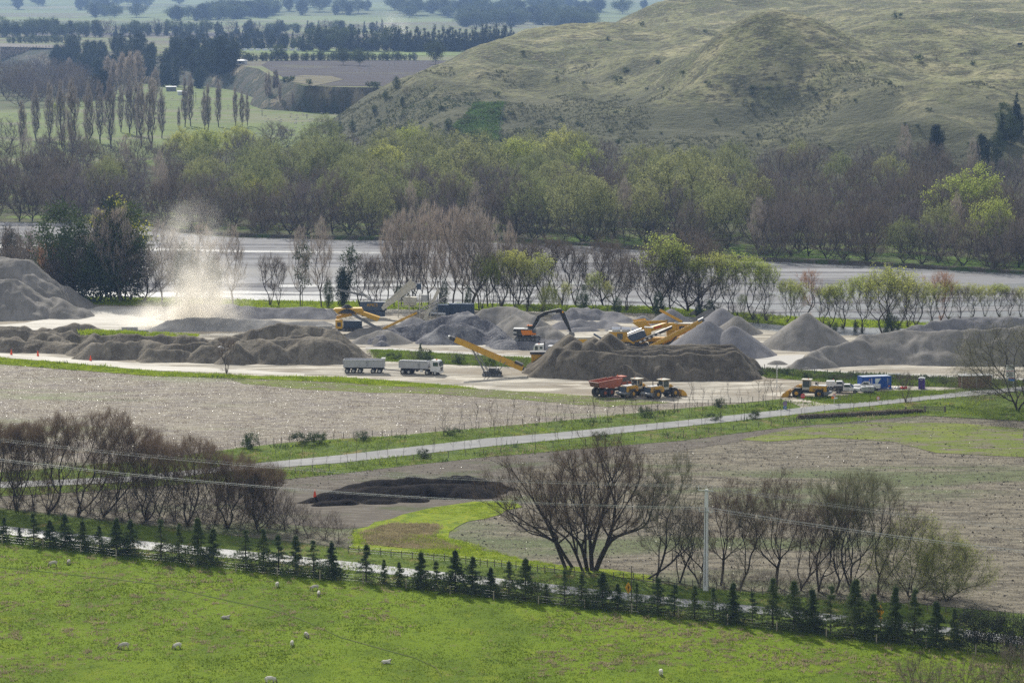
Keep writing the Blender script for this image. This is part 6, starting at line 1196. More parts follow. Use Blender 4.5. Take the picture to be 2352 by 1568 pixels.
# ---------------- articulated dump truck
t = empty('dump_truck', G(1408, 907), R(43), 'orange red articulated dump truck with worn empty body', 'dump truck')
b = MB(); b.prism([(-5.1, 2.95), (-4.6, 1.95), (-1.2, 1.55), (.6, 2.0), (1.2, 3.1), (1.2, 3.35), (-.3, 3.2)], -1.45, -1.33).prism([(-5.1, 2.95), (-4.6, 1.95), (-1.2, 1.55), (.6, 2.0), (1.2, 3.1), (1.2, 3.35), (-.3, 3.2)], 1.33, 1.45)
b.plate([(-4.6, -1.35, 1.95), (-1.2, -1.35, 1.55), (-1.2, 1.35, 1.55), (-4.6, 1.35, 1.95)], .08).plate([(-1.2, -1.35, 1.55), (.6, -1.35, 2.0), (.6, 1.35, 2.0), (-1.2, 1.35, 1.55)], .08).plate([(.6, -1.4, 2.0), (1.2, -1.4, 3.35), (1.2, 1.4, 3.35), (.6, 1.4, 2.0)], .08)
for s in (-1, 1): b.beam((-5.1, s * 1.42, 2.98), (-.3, s * 1.42, 3.24), .18, .14)
bd = b.build('dump_body', C_red, t); MB().plate([(-5.12, -1.32, 2.95), (-5.12, 1.32, 2.95), (-4.62, 1.1, 1.95), (-4.62, -1.1, 1.95)], .08).build('tailgate', pmat('scraped red brown steel', (.20, .09, .085), .6, .2, .5), bd)
c = MB(); c.prism([(1.6, 1.3), (1.6, 3.35), (2.9, 3.4), (3.15, 2.5), (3.2, 1.3)], -.75, .75); cb = c.build('cab', C_red, t, .05); MB().box((2.3, 0, 2.85), (1.2, 1.56, .75)).build('cab_window', C_glass, cb); MB().box((2.2, 0, 3.45), (1.5, 1.5, .1)).build('cab_roof', pmat('pale red', (.68, .22, .13), .4), cb)
MB().tube((1.7, .5, 3.4), (1.7, .5, 3.75), .06).build('beacon', C_beacon, cb)
MB().prism([(3.1, 1.2), (3.1, 2.5), (4.6, 2.2), (4.9, 1.9), (4.9, 1.1)], -1.1, 1.1).build('hood', C_red, t, .06); MB().box((-.6, 0, 1.1), (7.2, .8, .5)).box((3.2, 0, 1.0), (3, 1.8, .5)).build('chassis', C_dark, t); MB().tube((1.3, -.9, 1.2), (1.3, -.9, 3.1), .09).box((5.0, -1.3, 2.6), (.08, .2, .5)).beam((4.4, -1.1, 2.1), (5.0, -1.3, 2.6), .05, .05).build('mirror_arm', C_dark, t)
for x in (-3.5, -1.75, 3.6):
    for s in (-1, 1): wheel(t, x, s * 1.15, .86, .62, rim=C_red, hub=.42)
# ---------------- utes, small trailer
def ute(loc, rz, label, tray='deck', gr='white utes'):
    t = empty('ute', loc, rz, label, 'ute', gr)
    b = MB(); b.prism([(-.75, .5), (-.75, 1.12), (.9, 1.12), (2.35, 1.02), (2.6, .85), (2.62, .5)], -.88, .88); bd = b.build('body', C_white, t, .05)
    c = MB(); c.prism([(-.75, 1.1), (-.62, 1.72), (.5, 1.76), (1.15, 1.12)], -.78, .78); cb = c.build('cab', C_white, t, .04)
    MB().prism([(-.55, 1.2), (-.47, 1.62), (.42, 1.66), (.92, 1.2)], -.80, .80).build('side_window', C_glass, cb); MB().plate([(.56, -.7, 1.74), (1.15, -.74, 1.16), (1.15, .74, 1.16), (.56, .7, 1.74)], .02).build('windscreen', C_glass, cb)
    if tray == 'deck': MB().box((-1.7, 0, .85), (2.0, 1.85, .12)).box((-1.7, -.92, 1.02), (2.0, .04, .3)).box((-1.7, .92, 1.02), (2.0, .04, .3)).box((-2.68, 0, 1.02), (.04, 1.85, .3)).box((-.82, 0, 1.3), (.06, 1.7, .9)).build('deck', C_dark, t)
    else: MB().box((-1.7, 0, .85), (1.95, 1.7, .7)).build('tub', C_white, t, .04); MB().prism([(-2.6, 1.2), (-2.5, 1.75), (-.9, 1.78), (-.8, 1.2)], -.8, .8).build('canopy', C_white, t, .04) if tray == 'canopy' else None
    MB().box((2.6, 0, .85), (.06, 1.0, .28)).build('grille', C_ink, bd); MB().box((2.55, 0, .52), (.2, 1.7, .22)).build('bumper', C_white, bd)
    for s in (-1, 1): MB().box((2.5, s * .72, .92), (.2, .3, .14)).build('headlight', C_mirror, bd)
    MB().box((0, 0, .5), (4.6, 1.3, .2)).build('chassis', C_dark, t)
    for x in (-1.6, 1.6):
        for s in (-1, 1): wheel(t, x, s * .8, .38, .26, rim=C_grey, hub=.6)
    return t
u = ute(G(1946, 902), R(-14), 'white ute with black flat deck parked nearest in front of the blue container', 'deck')
text('workshop', .22, C_ink, u, (.1, -.895, .85), FLAT_S) if False else MB().box((.05, -.892, .86), (.75, .01, .10)).build('door_stripe', C_grey, u)
ute(G(1928, 895), R(-8), 'white ute parked behind the black decked one, only roof and bonnet showing', 'canopy')
ute(G(1990, 896), R(168), 'white ute with roof and open tub backed against the blue container', 'tub')
t = empty('tank_trailer', G(1992, 904), R(178), 'small grey tandem trailer carrying a tank beside the white ute', 'trailer', None)
MB().box((0, 0, .95), (2.4, 1.5, .9)).box((-.3, 0, 1.42), (1.8, 1.3, .06)).build('tank', C_lgrey, t, .05); MB().tube((.5, -.4, 1.4), (.5, -.4, 1.62), .2).build('tank_cap', C_grey, t); MB().beam((1.2, 0, .5), (2.6, 0, .5), .1, .1).box((0, 0, .45), (2.3, 1.2, .12)).build('drawbar', C_dark, t)
MB().box((-1.22, -.5, .8), (.04, .2, .3)).build('tail_light', C_signred, t)
for x in (-.35, .4):
    for s in (-1, 1): wheel(t, x, s * .8, .32, .2, rim=C_grey)
# ---------------- containers and toilet
def container(loc, rz, label, mat, L=6.06, name='shipping_container', lbl=False):
    t = empty(name, loc, rz, label, 'container')
    b = MB(); n = 22; pts = []
    for i in range(n):
        x = -L / 2 + .15 + (L - .3) * i / n; d = (L - .3) / n
        for u_, v_ in ((0, 0), (.25, .045), (.5, .045), (.75, 0)): pts.append((x + d * u_, v_))
    pts.append((L / 2 - .15, 0))
    for s in (-1, 1):
        V = [(x, s * (1.17 - (v_ - .045 if True else 0)), z) for z in (.2, 2.5) for x, v_ in pts]; k = len(pts); b.add(V, [(i, i + 1, k + i + 1, k + i) for i in range(k - 1)])
    b.box((0, 0, 2.53), (L - .1, 2.36, .06)).box((0, 0, .12), (L, 2.38, .14))
    for x in (-L / 2 + .06, L / 2 - .06):
        for s in (-1, 1): b.box((x, s * 1.15, 1.3), (.14, .14, 2.58))
        b.box((x, 0, 1.35), (.06, 2.2, 2.3)).box((x, 0, 2.5), (.13, 2.3, .12))
    for s in (-1, 1): b.box((0, s * 1.17, 2.52), (L - .2, .1, .12)).box((0, s * 1.17, .16), (L - .2, .1, .16))
    bd = b.build('container_box', mat, t); MB().box((0, 0, 2.575), (L - .2, 2.2, .03)).build('roof_sheet', pmat('pale blue grey roof', (.40, .46, .55), .6), bd)  # roof sheet in a paler colour than the walls
    return t
c1 = container(G(2008, 893), R(20), 'blue shipping container with white sail shaped emblem on its side', C_blue)
c1.location = (c1.location.x, c1.location.y, 0)
c1.rotation_euler = (0, 0, R(16))
MB().plate([(-.35, -1.225, 2.2), (.85, -1.225, 2.2), (.3, -1.225, 1.4), (-.1, -1.225, .75), (-.3, -1.225, .6)], -.012).build('emblem', pmat('emblem white', (.72, .78, .74), .5), c1)
MB().plate([(-.3, -1.24, 1.05), (.25, -1.24, 1.3), (-.1, -1.24, .72), (-.28, -1.24, .6)], -.012).build('emblem_foot', pmat('emblem green', (.08, .40, .25), .5), c1)
MB().box((-1.05, -1.225, 1.45), (.14, .02, 1.6)).build('side_stripe', C_white, c1); MB().box((2.2, -1.225, 1.6), (.09, .02, 1.3)).box((2.5, -1.225, 1.7), (.08, .02, .9)).build('side_lettering', pmat('faded lettering', (.5, .52, .55), .6), c1); MB().box((2.55, -1.225, .65), (.28, .02, .22)).box((-1.5, -1.225, 2.0), (.2, .02, .2)).build('placard', C_orange, c1)
t = empty('portable_toilet', G(2117, 893), R(-18), 'purple portable toilet with white roof standing by the road', 'toilet')
MB().box((0, 0, 1.1), (1.15, 1.15, 2.0)).box((0, 0, .08), (1.25, 1.2, .12)).build('cabin', C_purple, t, .04); MB().box((0, 0, 2.14), (1.22, 1.22, .12)).box((0, 0, 2.24), (1.0, .9, .14), taper=(.75, .75)).build('roof', C_white, t, .03)
MB().box((0, -.59, 1.05), (.72, .03, 1.75)).build('door', pmat('purple door', (.055, .02, .21), .4), t); MB().box((0, -.61, 1.85), (.5, .02, .12)).build('name_strip', C_lgrey, t); MB().box((.59, 0, 1.85), (.02, .3, .3)).build('wall_notice', C_white, t)
c2 = container(G(1300, 716), R(4), 'slate blue container at the river edge behind the coarse rock pile, left one', C_navy, 4.6); c2.location = WD(1307 - 30, 722, 712); c2.location = G(1008, 724)
c3 = container(G(1060, 722), R(2), 'slate blue container at the river edge behind the coarse rock pile, right one', C_navy, 6.06)
t = empty('site_shed', G(2239, 890), R(8), 'rusty brown steel shed with pale roof rim behind the weeping willow', 'shed')
MB().box((0, 0, 1.25), (6.0, 2.4, 2.3)).build('shed_wall', C_rust, t); MB().box((0, 0, 2.48), (6.5, 2.7, .12)).build('roof', C_lgrey, t); [MB().box((x, -1.25, 1.25), (.1, .1, 2.4)).build('corner_post', C_lgrey, t) for x in (-3, 0, 3)]
# ---------------- excavator
t = empty('excavator', WD(1212, 787, 652), R(-6), 'black and orange excavator on a low rock platform with boom raised', 'excavator'); t.location.z = 1.45
for s in (-1, 1): track(t, -2.2, 2.2, s * 1.35, .6, .95)
MB().box((0, 0, .75), (2.4, 2.2, .35)).tube((0, 0, .8), (0, 0, 1.15), .8, None, 16).build('undercarriage', C_dark, t)
u = MB(); u.prism([(-3.0, 1.3), (-3.0, 2.45), (-1.2, 2.6), (1.2, 2.5), (1.7, 1.9), (1.8, 1.25), (-2.6, 1.15)], -1.2, 1.2); up_ = u.build('upper_body', C_dark, t, .06)
MB().prism([(-1.1, 1.45), (-1.35, 2.35), (1.0, 2.35), (1.2, 1.8), (1.95, 1.75), (1.95, 1.42), (-1.0, 1.3)], -1.32, -1.2).build('side_panel', C_orange, up_); MB().box((-1.9, 0, 2.62), (2.2, 2.3, .10)).box((-.4, -.5, 2.62), (1.0, 1.2, .12)).build('engine_cover', C_white, up_); MB().box((-2.7, -1.23, 1.85), (.9, .02, .4)).build('name_plate', C_lgrey, up_)
c = MB(); c.prism([(.0, 2.3), (.0, 3.15), (1.2, 3.15), (1.6, 2.3)], .2, 1.2); cb = c.build('cab', C_ink, t, .04); MB().box((.6, .7, 2.8), (1.25, 1.03, .5)).build('cab_window', C_glass, cb); MB().box((.4, .7, 3.2), (1.3, 1.0, .07)).build('cab_roof', C_orange, cb); MB().tube((.1, .4, 3.2), (.1, .4, 3.5), .1).build('beacon', C_beacon, t)
bp = [(1.2, 1.8), (2.7, 4.9), (4.1, 5.6), (7.2, 6.25), (7.25, 7.0), (3.5, 6.2), (2.2, 5.5), (.5, 2.3)]
bo = MB().prism(bp, -.3, .3).build('boom', C_ink, t, .03); MB().prism([(3.6, 6.2), (7.0, 6.95), (6.9, 7.06), (3.7, 6.36)], -.2, .2).build('boom_top_plate', C_mirror, bo); text('EXCAVATOR', .01, C_ink, bo, (0, 0, 0), FLAT_S) if False else MB().box((5.3, -.32, 5.98), (1.6, .02, .26), ry=R(-12)).build('boom_lettering', C_lgrey, bo)
st_ = MB().prism([(7.0, 6.9), (7.7, 6.6), (8.2, 5.4), (9.55, 1.9), (9.2, 1.8), (7.6, 4.6), (6.9, 6.2)], -.24, .24).build('stick', C_ink, t, .03); MB().box((7.6, -.26, 6.3), (.3, .02, .4)).build('stick_plate', C_signyel, st_)
cyl = MB(); [cyl.tube((.9, y, 1.7), (2.9, y, 4.7), .12) for y in (-.42, .42)]; cyl.tube((7.9, 0, 6.4), (9.3, 0, 3.0), .1); cyl.build('hydraulic_ram', C_lgrey, bo)
MB().prism([(9.3, 2.2), (10.0, 1.9), (10.2, 1.0), (9.6, .1), (8.1, -.2), (8.4, .3), (8.8, 1.2), (9.0, 1.9)], -.6, .6).build('bucket', C_grey, t, .04)
# ---------------- screening and crushing plant
def plant_base(name, pos, rz, label, cat='screener'):
    t = empty(name, pos, rz, label, cat); return t
t = plant_base('screening_plant', G(812, 752), R(2), 'yellow screening plant with a heap of dark gravel in its raised hopper'); t.location = WD(812, 756, 676); t.location.z = 0
t.location.z = .8
MB().prism([(-3.4, 3.9), (-1.9, 3.7), (1.9, 4.4), (2.2, 4.6), (1.9, 5.2), (-4.0, 5.15), (-4.4, 4.9)], -1.4, 1.4).build('hopper', C_yel, t); MB().box((-3.2, -.2, 1.6), (1.6, 2.2, 2.0)).build('engine_box', C_yel, t, .04); MB().box((-3.2, -1.32, 1.6), (.8, .03, .9)).build('engine_vent', C_dark, t)
MB().beam((-3.8, -1.2, 3.0), (.6, -1.2, 4.0), .3, .5).beam((-3.8, 1.2, 3.0), (.6, 1.2, 4.0), .3, .5).build('frame', C_yel2, t); MB().box((-.2, .2, 1.5), (4.2, 2.0, 1.6)).build('power_unit', C_navy, t); MB().prism([(.2, 4.3), (.6, 4.9), (5.9, 3.1), (5.3, 2.2)], -1.2, 1.2).build('screen_box', C_yel, t)
conveyor(t, (-.2, -1.3, 3.9), (6.3, -1.3, .2), 1.0, .5, C_grey); conveyor(t, (5.6, -1.0, .1), (14.2, -1.0, 4.2), .9, .45, C_yel, open_=False); conveyor(t, (13.4, -1.0, 3.8), (20.5, -1.0, 7.4), .9, .6, C_dark, open_=True, name='black_conveyor')
MB().tube((-1.4, 0, 4.2), (-1.4, 0, 5.9), 2.5, .5, 16).build('hopper_load', C_coal, t); MB().box((0, 0, .4), (7, 2.4, .5)).build('chassis', C_dark, t); [track(t, -2.2, 2.0, s * 1.3, .45, .8) for s in (-1, 1)]
t = plant_base('washing_plant', WD(930, 745, 708), R(0), 'tall pale grey washing plant with steep white screen deck', 'washing plant'); t.location.z = .3
MB().prism([(-5.5, 2.5), (-5.0, 1.8), (2.6, 7.3), (2.2, 8.3), (1.5, 8.2)], -1.3, -1.15).prism([(-5.5, 2.5), (-5.0, 1.8), (2.6, 7.3), (2.2, 8.3), (1.5, 8.2)], 1.15, 1.3).plate([(-5.2, -1.2, 1.9), (2.4, -1.2, 7.4), (2.4, 1.2, 7.4), (-5.2, 1.2, 1.9)], .1).build('screen_deck', C_cream, t); conveyor(t, (-5.0, -.1, 2.9), (1.7, -.1, 8.9), 1.2, .45, C_cream)
MB().box((1.2, 0, 3.9), (3.0, 2.2, 1.8)).build('screen_house', C_cream, t)
f = MB(); [f.beam((x, y, 0), (x, y, 5.5), .18, .18) for x in (-1.5, 1.0, 3.5, 6.0) for y in (-1.3, 1.3)]; [f.beam((-1.5, y, z), (7.5, y, z), .12, .12) for y in (-1.4, 1.4) for z in (1.6, 2.7, 3.8)]; [f.beam((1.0 + i * .8, -1.4, 2.7), (1.0 + i * .8, -1.4, 3.8), .06, .06) for i in range(9)]; f.build('support_frame', C_cream, t)
MB().tube((4.6, 0, 3.9), (4.6, 0, 5.4), .8, None, 14).tube((6.6, .2, 1.7), (6.6, .2, 3.4), .7, None, 14).tube((6.0, -1.5, 1.2), (9.5, -1.5, .9), .3, None, 10).build('water_tank', C_lgrey, t); MB().tube((3.3, 0, 6.6), (3.3, 0, 8.0), .55, None, 12).build('blue_motor', C_navy, t)
conveyor(t, (-6.0, 1.5, 2.7), (-12.0, 1.5, 6.8), .9, .4, C_lgrey, open_=True); conveyor(t, (-9.0, 2.5, 4.8), (-15.4, 2.5, 6.2), .8, .4, C_grey, open_=False); MB().box((-7.4, 1, 2.6), (6.2, 2.2, 2.0)).box((-7.4, 1, .8), (5.5, 2.0, 1.2)).build('pump_container', C_navy, t)
text('AMCS', 1.0, C_yel, t, (-7.6, -.14, 2.9), FLAT_S)
t = plant_base('inclined_conveyor', WD(985, 752, 700), R(0), 'steep pale conveyor standing alone right of the washing plant', 'conveyor'); t.location.z = .6
conveyor(t, (-1.0, 0, .1), (2.4, 0, 7.2), 1.1, .7, C_cream); MB().beam((2.0, -.4, 0), (2.0, -.4, 6.0), .14, .14).beam((2.0, .4, 0), (2.0, .4, 6.0), .14, .14).build('support_leg', C_grey, t)
# yellow crusher train behind the sand pile
t = plant_base('crushing_plant', WD(1520, 812, 655), R(0), 'yellow mobile crusher with flared hopper and boarded sides behind the sand pile', 'crusher'); t.location.z = .2
MB().plate([(-6.6, -1.4, 5.0), (-3.6, -1.4, 5.5), (-2.2, -1.2, 3.6), (-3.9, -1.2, 3.0)], .1).plate([(-3.6, -1.2, 5.3), (1.2, -1.2, 5.4), (.8, -1.0, 4.9), (-2.6, -1.0, 4.6)], .1).plate([(-6.4, 1.4, 5.2), (-3.6, 1.4, 5.6), (-2.2, 1.2, 3.6), (-3.9, 1.2, 3.0)], .1).build('hopper', C_yel, t); MB().beam((-3.6, 0, 3.0), (1.2, 0, 4.5), 1.8, .9).build('feeder', C_yel, t)
MB().box((1.9, 0, 3.9), (2.4, 2.2, 1.6)).box((1.9, 0, 2.6), (1.8, 1.8, 1.2)).build('crusher_box', C_yel, t, .05); MB().box((5.2, .2, 3.5), (4.2, 2.2, 2.2)).build('engine_house', C_yel2, t, .04); MB().box((5.0, .2, 4.66), (4.6, 2.4, .12)).build('house_roof', C_cream, t); MB().box((4.3, -.93, 3.6), (1.2, .04, 1.1)).build('engine_vent', C_dark, t); MB().tube((1.0, .3, 4.7), (1.0, .3, 5.5), .35).build('exhaust_stack', C_grey, t)
MB().box((-.9, -.95, 3.95), (1.6, .05, .3), ry=R(-17)).build('red_name_strip', C_redtext, t); MB().box((0, 0, 1.2), (9.5, 1.9, .8)).build('chassis', C_yel2, t); [track(t, -2.5, 2.5, s * 1.3, .45, .8) for s in (-1, 1)]; r_ = MB(); [r_.beam((-1.2 + i * .9, -1.3, 1.7), (-1.2 + i * .9, -1.3, 2.9), .05, .05) for i in range(8)]; r_.beam((-1.2, -1.3, 2.9), (5.2, -1.3, 2.9), .05, .05); r_.build('handrail', C_yel, t)
conveyor(t, (-.4, 1.5, 7.4), (4.4, 1.5, 4.8), .9, .5, C_yel)
t = plant_base('stacking_conveyor', WD(1500, 800, 645), R(0), 'long yellow conveyor rising to the right over the fresh gravel cone', 'conveyor'); t.location.z = .2
p0 = WD(1492, 797, 645); p1 = WD(1612, 736, 645)
conveyor(t, (p0.x - t.location.x, 0, p0.z - .2), (p1.x - t.location.x, 0, p1.z - .2), 1.1, .75, C_yel, name='boom'); MB().tube((p1.x - t.location.x + .2, -.5, p1.z - .1), (p1.x - t.location.x + .2, .5, p1.z - .1), .38).box((p1.x - t.location.x - .2, 0, p1.z), (1.3, 1.2, .5), ry=R(-25)).build('head_drum', C_grey, t)
MB().beam((2.5, -.5, .2), (5.0, -.5, 3.0), .14, .14).beam((2.5, .5, .2), (5.0, .5, 3.0), .14, .14).box((2.2, 0, .5), (2.6, 1.8, .6)).build('support_leg', C_navy, t); conveyor(t, (2.0, 1.8, 1.2), (8.0, 1.8, 4.4), .9, .5, C_yel2)
t = plant_base('tracked_screener', WD(1465, 800, 650), R(0), 'dark engined tracked screener with white conveyor covers left of the yellow conveyor', 'screener'); t.location.z = .4
MB().beam((-2.0, 0, 1.6), (1.6, 0, 2.9), 2.0, 1.5).build('engine_box', C_navy, t, .05); MB().beam((-2.2, -.2, 2.7), (.8, -.2, 3.9), 1.5, .3).build('bonnet', C_lgrey, t); MB().box((2.2, 0, 2.8), (1.3, 1.6, 2.4)).build('screen_box', C_yel, t); MB().beam((1.4, 0, 4.2), (3.2, 0, 4.1), 1.4, .2).build('white_cover', C_white, t)
conveyor(t, (-1.5, -1.4, .2), (7.2, -1.4, 4.3), .8, .45, C_dark); w_ = MB(); w_.beam((1.5, -1.45, 2.1), (7.2, -1.45, 4.6), .9, .1); [w_.blob((.5 + i * .95, -1.9, 1.2 + i * .42), (.6, .2, .45)) for i in range(5)]; w_.build('belt_cover', C_white, t); MB().beam((-2.6, -1.3, 1.9), (-.6, -1.3, .6), .3, .35).beam((-1.2, -1.2, 0), (2.4, -1.2, 1.7), .3, .4).build('frame', C_yel, t); [track(t, -2, 2, s * 1.2, .4, .7) for s in (-1, 1)]
t = plant_base('feed_plant', WD(1345, 790, 640), R(0), 'yellow feeder with grey inclined chute behind the pointed sand cones', 'feeder'); t.location.z = 0
MB().box((0, 0, 2.9), (4.8, 2.0, .7)).box((-1.9, 0, 1.6), (.4, 1.9, 2.2)).box((.4, 0, 1.6), (.4, 1.9, 2.2)).box((0, 0, .6), (5, 2, .5)).build('frame', C_yel, t); MB().box((-.4, 0, 3.45), (4.0, 1.9, .45)).build('hopper', C_cream, t); MB().box((-.8, .2, 2.0), (1.8, 1.5, .8)).build('vibrator', C_grey, t); MB().beam((1.7, -.3, 4.3), (4.4, -.3, 2.7), 1.3, .3).build('chute', C_navy, t)
t = plant_base('service_truck', WD(1434, 790, 655), R(0), 'yellow sided service plant with shining rounded white top', 'service plant'); t.location.z = .4
MB().box((0, 0, 1.6), (6.6, 2.2, 2.2)).build('side_wall', C_yel, t); MB().box((-1, -1.12, 1.7), (1.2, .03, 1.3)).build('side_window', C_glass, t); tk = MB(); [tk.tube((-2.7 + k * 2.1, 0, 3.1), (-.9 + k * 2.1, 0, 3.1), .55, None, 14) for k in range(3)]; tk.build('tank', C_mirror, t); MB().box((0, 0, 2.75), (6.9, 2.4, .12)).build('roof', C_cream, t); MB().box((0, 0, .3), (6.6, 1.8, .5)).build('chassis', C_dark, t)
# ------------------------------------------------------------------ signs, poles, fences, blocks, cones
def disc(mb, c, r, th=.02, n=24): mb.tube((c[0], c[1] + th / 2, c[2]), (c[0], c[1] - th / 2, c[2]), r, None, n); return mb
t = empty('stop_sign', G(1844, 925), R(4), 'red octagonal STOP sign on a short post before the yellow loader', 'sign')
MB().tube((0, .03, 0), (0, .03, 1.55), .03).build('post', C_lgrey, t); MB().tube((0, .02, 1.3), (0, -.02, 1.3), .46, None, 8).build('sign_board', C_signred, t).rotation_euler = (0, 0, 0); text('STOP', .33, C_white, t, (0, -.035, 1.3), FLAT_S); 
def speed(px, py, h, lb, extra=False, r=.31):
    t = empty('speed_sign', G(px, py), R(3), lb, 'sign', 'round red ringed signs'); MB().tube((0, .03, 0), (0, .03, h), .04).build('post', C_white, t)
    disc(MB(), (0, 0, h + r * .5), r).build('sign_ring', C_signred, t); disc(MB(), (0, -.015, h + r * .5), r * .72).build('sign_face', C_white, t); text('50' if extra else '100', r * (.75 if extra else .55), C_ink, t, (0, -.03, h + r * .5), FLAT_S)
    if extra: MB().box((-.30, -.02, h - .32), (.5, .03, .38)).build('orange_plate', C_orange, t); MB().box((.32, -.02, h - .35), (.62, .03, .26)).build('white_plate', C_white, t)
speed(1993, 936 - 0, 1.6, 'round red ringed speed sign with an orange plate under it', True); t_ = None
speed(2017, 925, .75, 'round red ringed speed sign with nothing under it', False, .34)
for o in bpy.data.objects:
    if o.name == 'speed_sign': o.location = G(1916, 929)
t = empty('works_sign', G(1803, 941), R(2), 'purple grey works sign above a round blue arrow sign by the road', 'sign'); MB().box((0, 0, 1.15), (.72, .05, .78)).build('sign_board', pmat('purple grey board', (.22, .17, .30), .5), t); b_ = MB(); [b_.box((0, -.04, .95 + k * .19), (.55, .01, .06)) for k in range(3)]; b_.build('sign_text_lines', pmat('pink grey', (.5, .35, .42), .5), t)
disc(MB(), (0, -.02, .42), .32).build('arrow_sign', C_signblue, t); MB().plate([(-.10, -.06, .56), (.05, -.06, .66), (.12, -.06, .52), (.06, -.06, .52), (.02, -.06, .2), (-.08, -.06, .2), (-.02, -.06, .52)], .01).build('arrow', C_white, t); MB().beam((-.3, .3, 0), (0, 0, 1.9), .05, .05).beam((.3, .3, 0), (0, 0, 1.9), .05, .05).build('stand', C_lgrey, t)
t = empty('sandbag', G(1793, 943), 0, 'white sandbags lying beside the blue arrow sign', 'sandbag'); MB().blob((0, 0, .12), (.5, .3, .28)).blob((.6, -.1, .08), (.6, .25, .18)).build('bag', C_white, t, smooth=True)
def warn(px, py, lb, h, kind):
    t = empty('warning_sign', G(px, py), R(-58), lb, 'sign', 'yellow warning signs'); MB().tube((0, .05, 0), (0, .05, h + .6), .05).build('post', C_lgrey if kind else C_yel, t); MB().box((0, 0, h + .75), (1.05, .04, 1.05), ry=R(45)).build('sign_board', C_signyel, t)
    MB().box((0, -.03, h + .72), (.13, .02, .8)).box((.14 if kind else -.14, -.03, h + .85), (.42, .02, .12), ry=R(-35 if kind else 35)).build('sign_symbol', C_ink, t)
    if not kind: MB().box((0, 0, h - .1), (.75, .04, .35)).build('lower_board', C_signyel, t)
warn(1443, 1390, 'yellow diamond side road sign beyond the conifers left of the power pole', 1.5, True); warn(2021, 1448, 'yellow diamond bend sign with lower board behind the conifers at the right', 1.7, False)
t = empty('site_sign', WD(2320, 893, 585), R(0), 'white and blue site notice boards behind the weeping willow', 'sign'); t.location.z = 0; MB().box((0, 0, 4.0), (1.7, .08, 1.15)).box((0, 0, 2.7), (1.7, .08, 1.2)).build('sign_board', C_white, t); MB().box((.3, 0, 1.75), (1.3, .08, .65)).build('blue_board', C_signblue, t); MB().box((0, -.05, 3.38), (1.7, .02, .08)).box((.3, -.06, 2.0), (1.0, .02, .12)).build('red_line', C_signred, t); l_ = MB(); [l_.box((-.1 + .2 * (k % 2), -.06, 4.3 - k * .22), (1.1, .02, .08)) for k in range(3)]; [l_.box((.1 - .2 * (k % 2), -.06, 3.1 - k * .25), (1.0, .02, .09)) for k in range(4)]; l_.build('sign_text_lines', C_ink, t); MB().tube((-.6, .1, 0), (-.6, .1, 4.5), .06).tube((.6, .1, 0), (.6, .1, 4.5), .06).build('post', C_lgrey, t)
t = empty('height_pole', G(1784, 911), 0, 'thin white upright pole standing in the yard before the loader', 'pole'); MB().tube((0, 0, 0), (0, 0, 6.0), .09, .07).build('shaft', C_white, t); MB().box((0, 0, 5.95), (.22, .22, .3)).build('pole_cap', C_lgrey, t)
# power pole and lines
pb = G(1621, 1357); PH = 13.3
t = empty('power_pole', pb, R(-28), 'pale concrete power pole with crossarm standing before the bare trees', 'power pole')
p_ = MB(); p_.box((0, 0, PH / 2 - .3), (.62, .40, PH + .6), taper=(.62, .7)); p_.build('pole_shaft', pmat('pale pole concrete', (.80, .80, .77), .8, 0, .15), t); g_ = MB(); g_.box((-.02, -.195, PH / 2 - .8), (.10, .06, PH - 3)); g_.build('groove_shade_strip', pmat('concrete with painted shade', (.30, .30, .29), .9), t)  # raised dark strip; the shade of a groove is put into its colour
MB().box((0, -.15, PH - .15), (2.2, .12, .12)).build('crossarm', C_lgrey, t); MB().box((0, -.15, PH - 2.9), (1.9, .1, .1)).build('lower_crossarm', C_lgrey, t)
ins = MB(); [ins.tube((x, -.15, PH - .1), (x, -.15, PH + .45), .05, .04) for x in (-1.05, .0, .85)]; [ins.tube((x, -.15, PH - 2.85), (x, -.15, PH - 2.45), .06, .05) for x in (-.9, .4, .85)]; ins.build('insulator', C_white, t)
wm = pmat('aluminium wire', (.62, .63, .64), .35, .5, 0)
def wire(a, b, sag, name, lb, r=.022, n=26):
    m_ = MB(); a = Vector(a); b = Vector(b); P = [a.lerp(b, i / n) - Vector((0, 0, sag * 4 * (i / n) * (1 - i / n))) for i in range(n + 1)]
    for p, q in zip(P, P[1:]): m_.tube(p, q, r, None, 4)
    o = m_.build(name, wm); tag(o, lb, 'power line'); return o
dL = (G(-340, 1190) - G(1621, 1357)).normalized(); dR = (G(2700, 1488) - G(1621, 1357)).normalized(); nrm = Vector((-dR.y, dR.x, 0))
nms = ['top left strand', 'top middle strand', 'top right strand', 'lower near strand', 'lower middle strand', 'lower far strand']
for i, (off, z, sg) in enumerate([(-1.0, PH + .45, 1.6), (0, PH + .45, 1.7), (.85, PH + .45, 1.6), (-.85, PH - 2.45, 1.5), (.35, PH - 2.45, 1.55), (.85, PH - 2.45, 1.6)]):
    A = pb + nrm * off + Vector((0, 0, z)); w_ = 'highest' if i < 3 else 'lower'
    wire(A + dL * 118, A, sg, 'power_line', ['near', 'middle', 'far'][i % 3] + ' strand of the three ' + w_ + ' wires left of the pole', .013 if i < 3 else .019); wire(A, A + dR * 90, sg * .8, 'power_line', ['near', 'middle', 'far'][i % 3] + ' strand of the three ' + w_ + ' wires right of the pole', .013 if i < 3 else .019)
t = empty('timber_pole', G(1450, 1392), 0, 'slim dark pole beside the yellow side road sign', 'pole'); MB().tube((0, 0, 0), (0, 0, 5.2), .07, .05).build('shaft', pmat('weathered timber', (.12, .10, .08), .9), t)
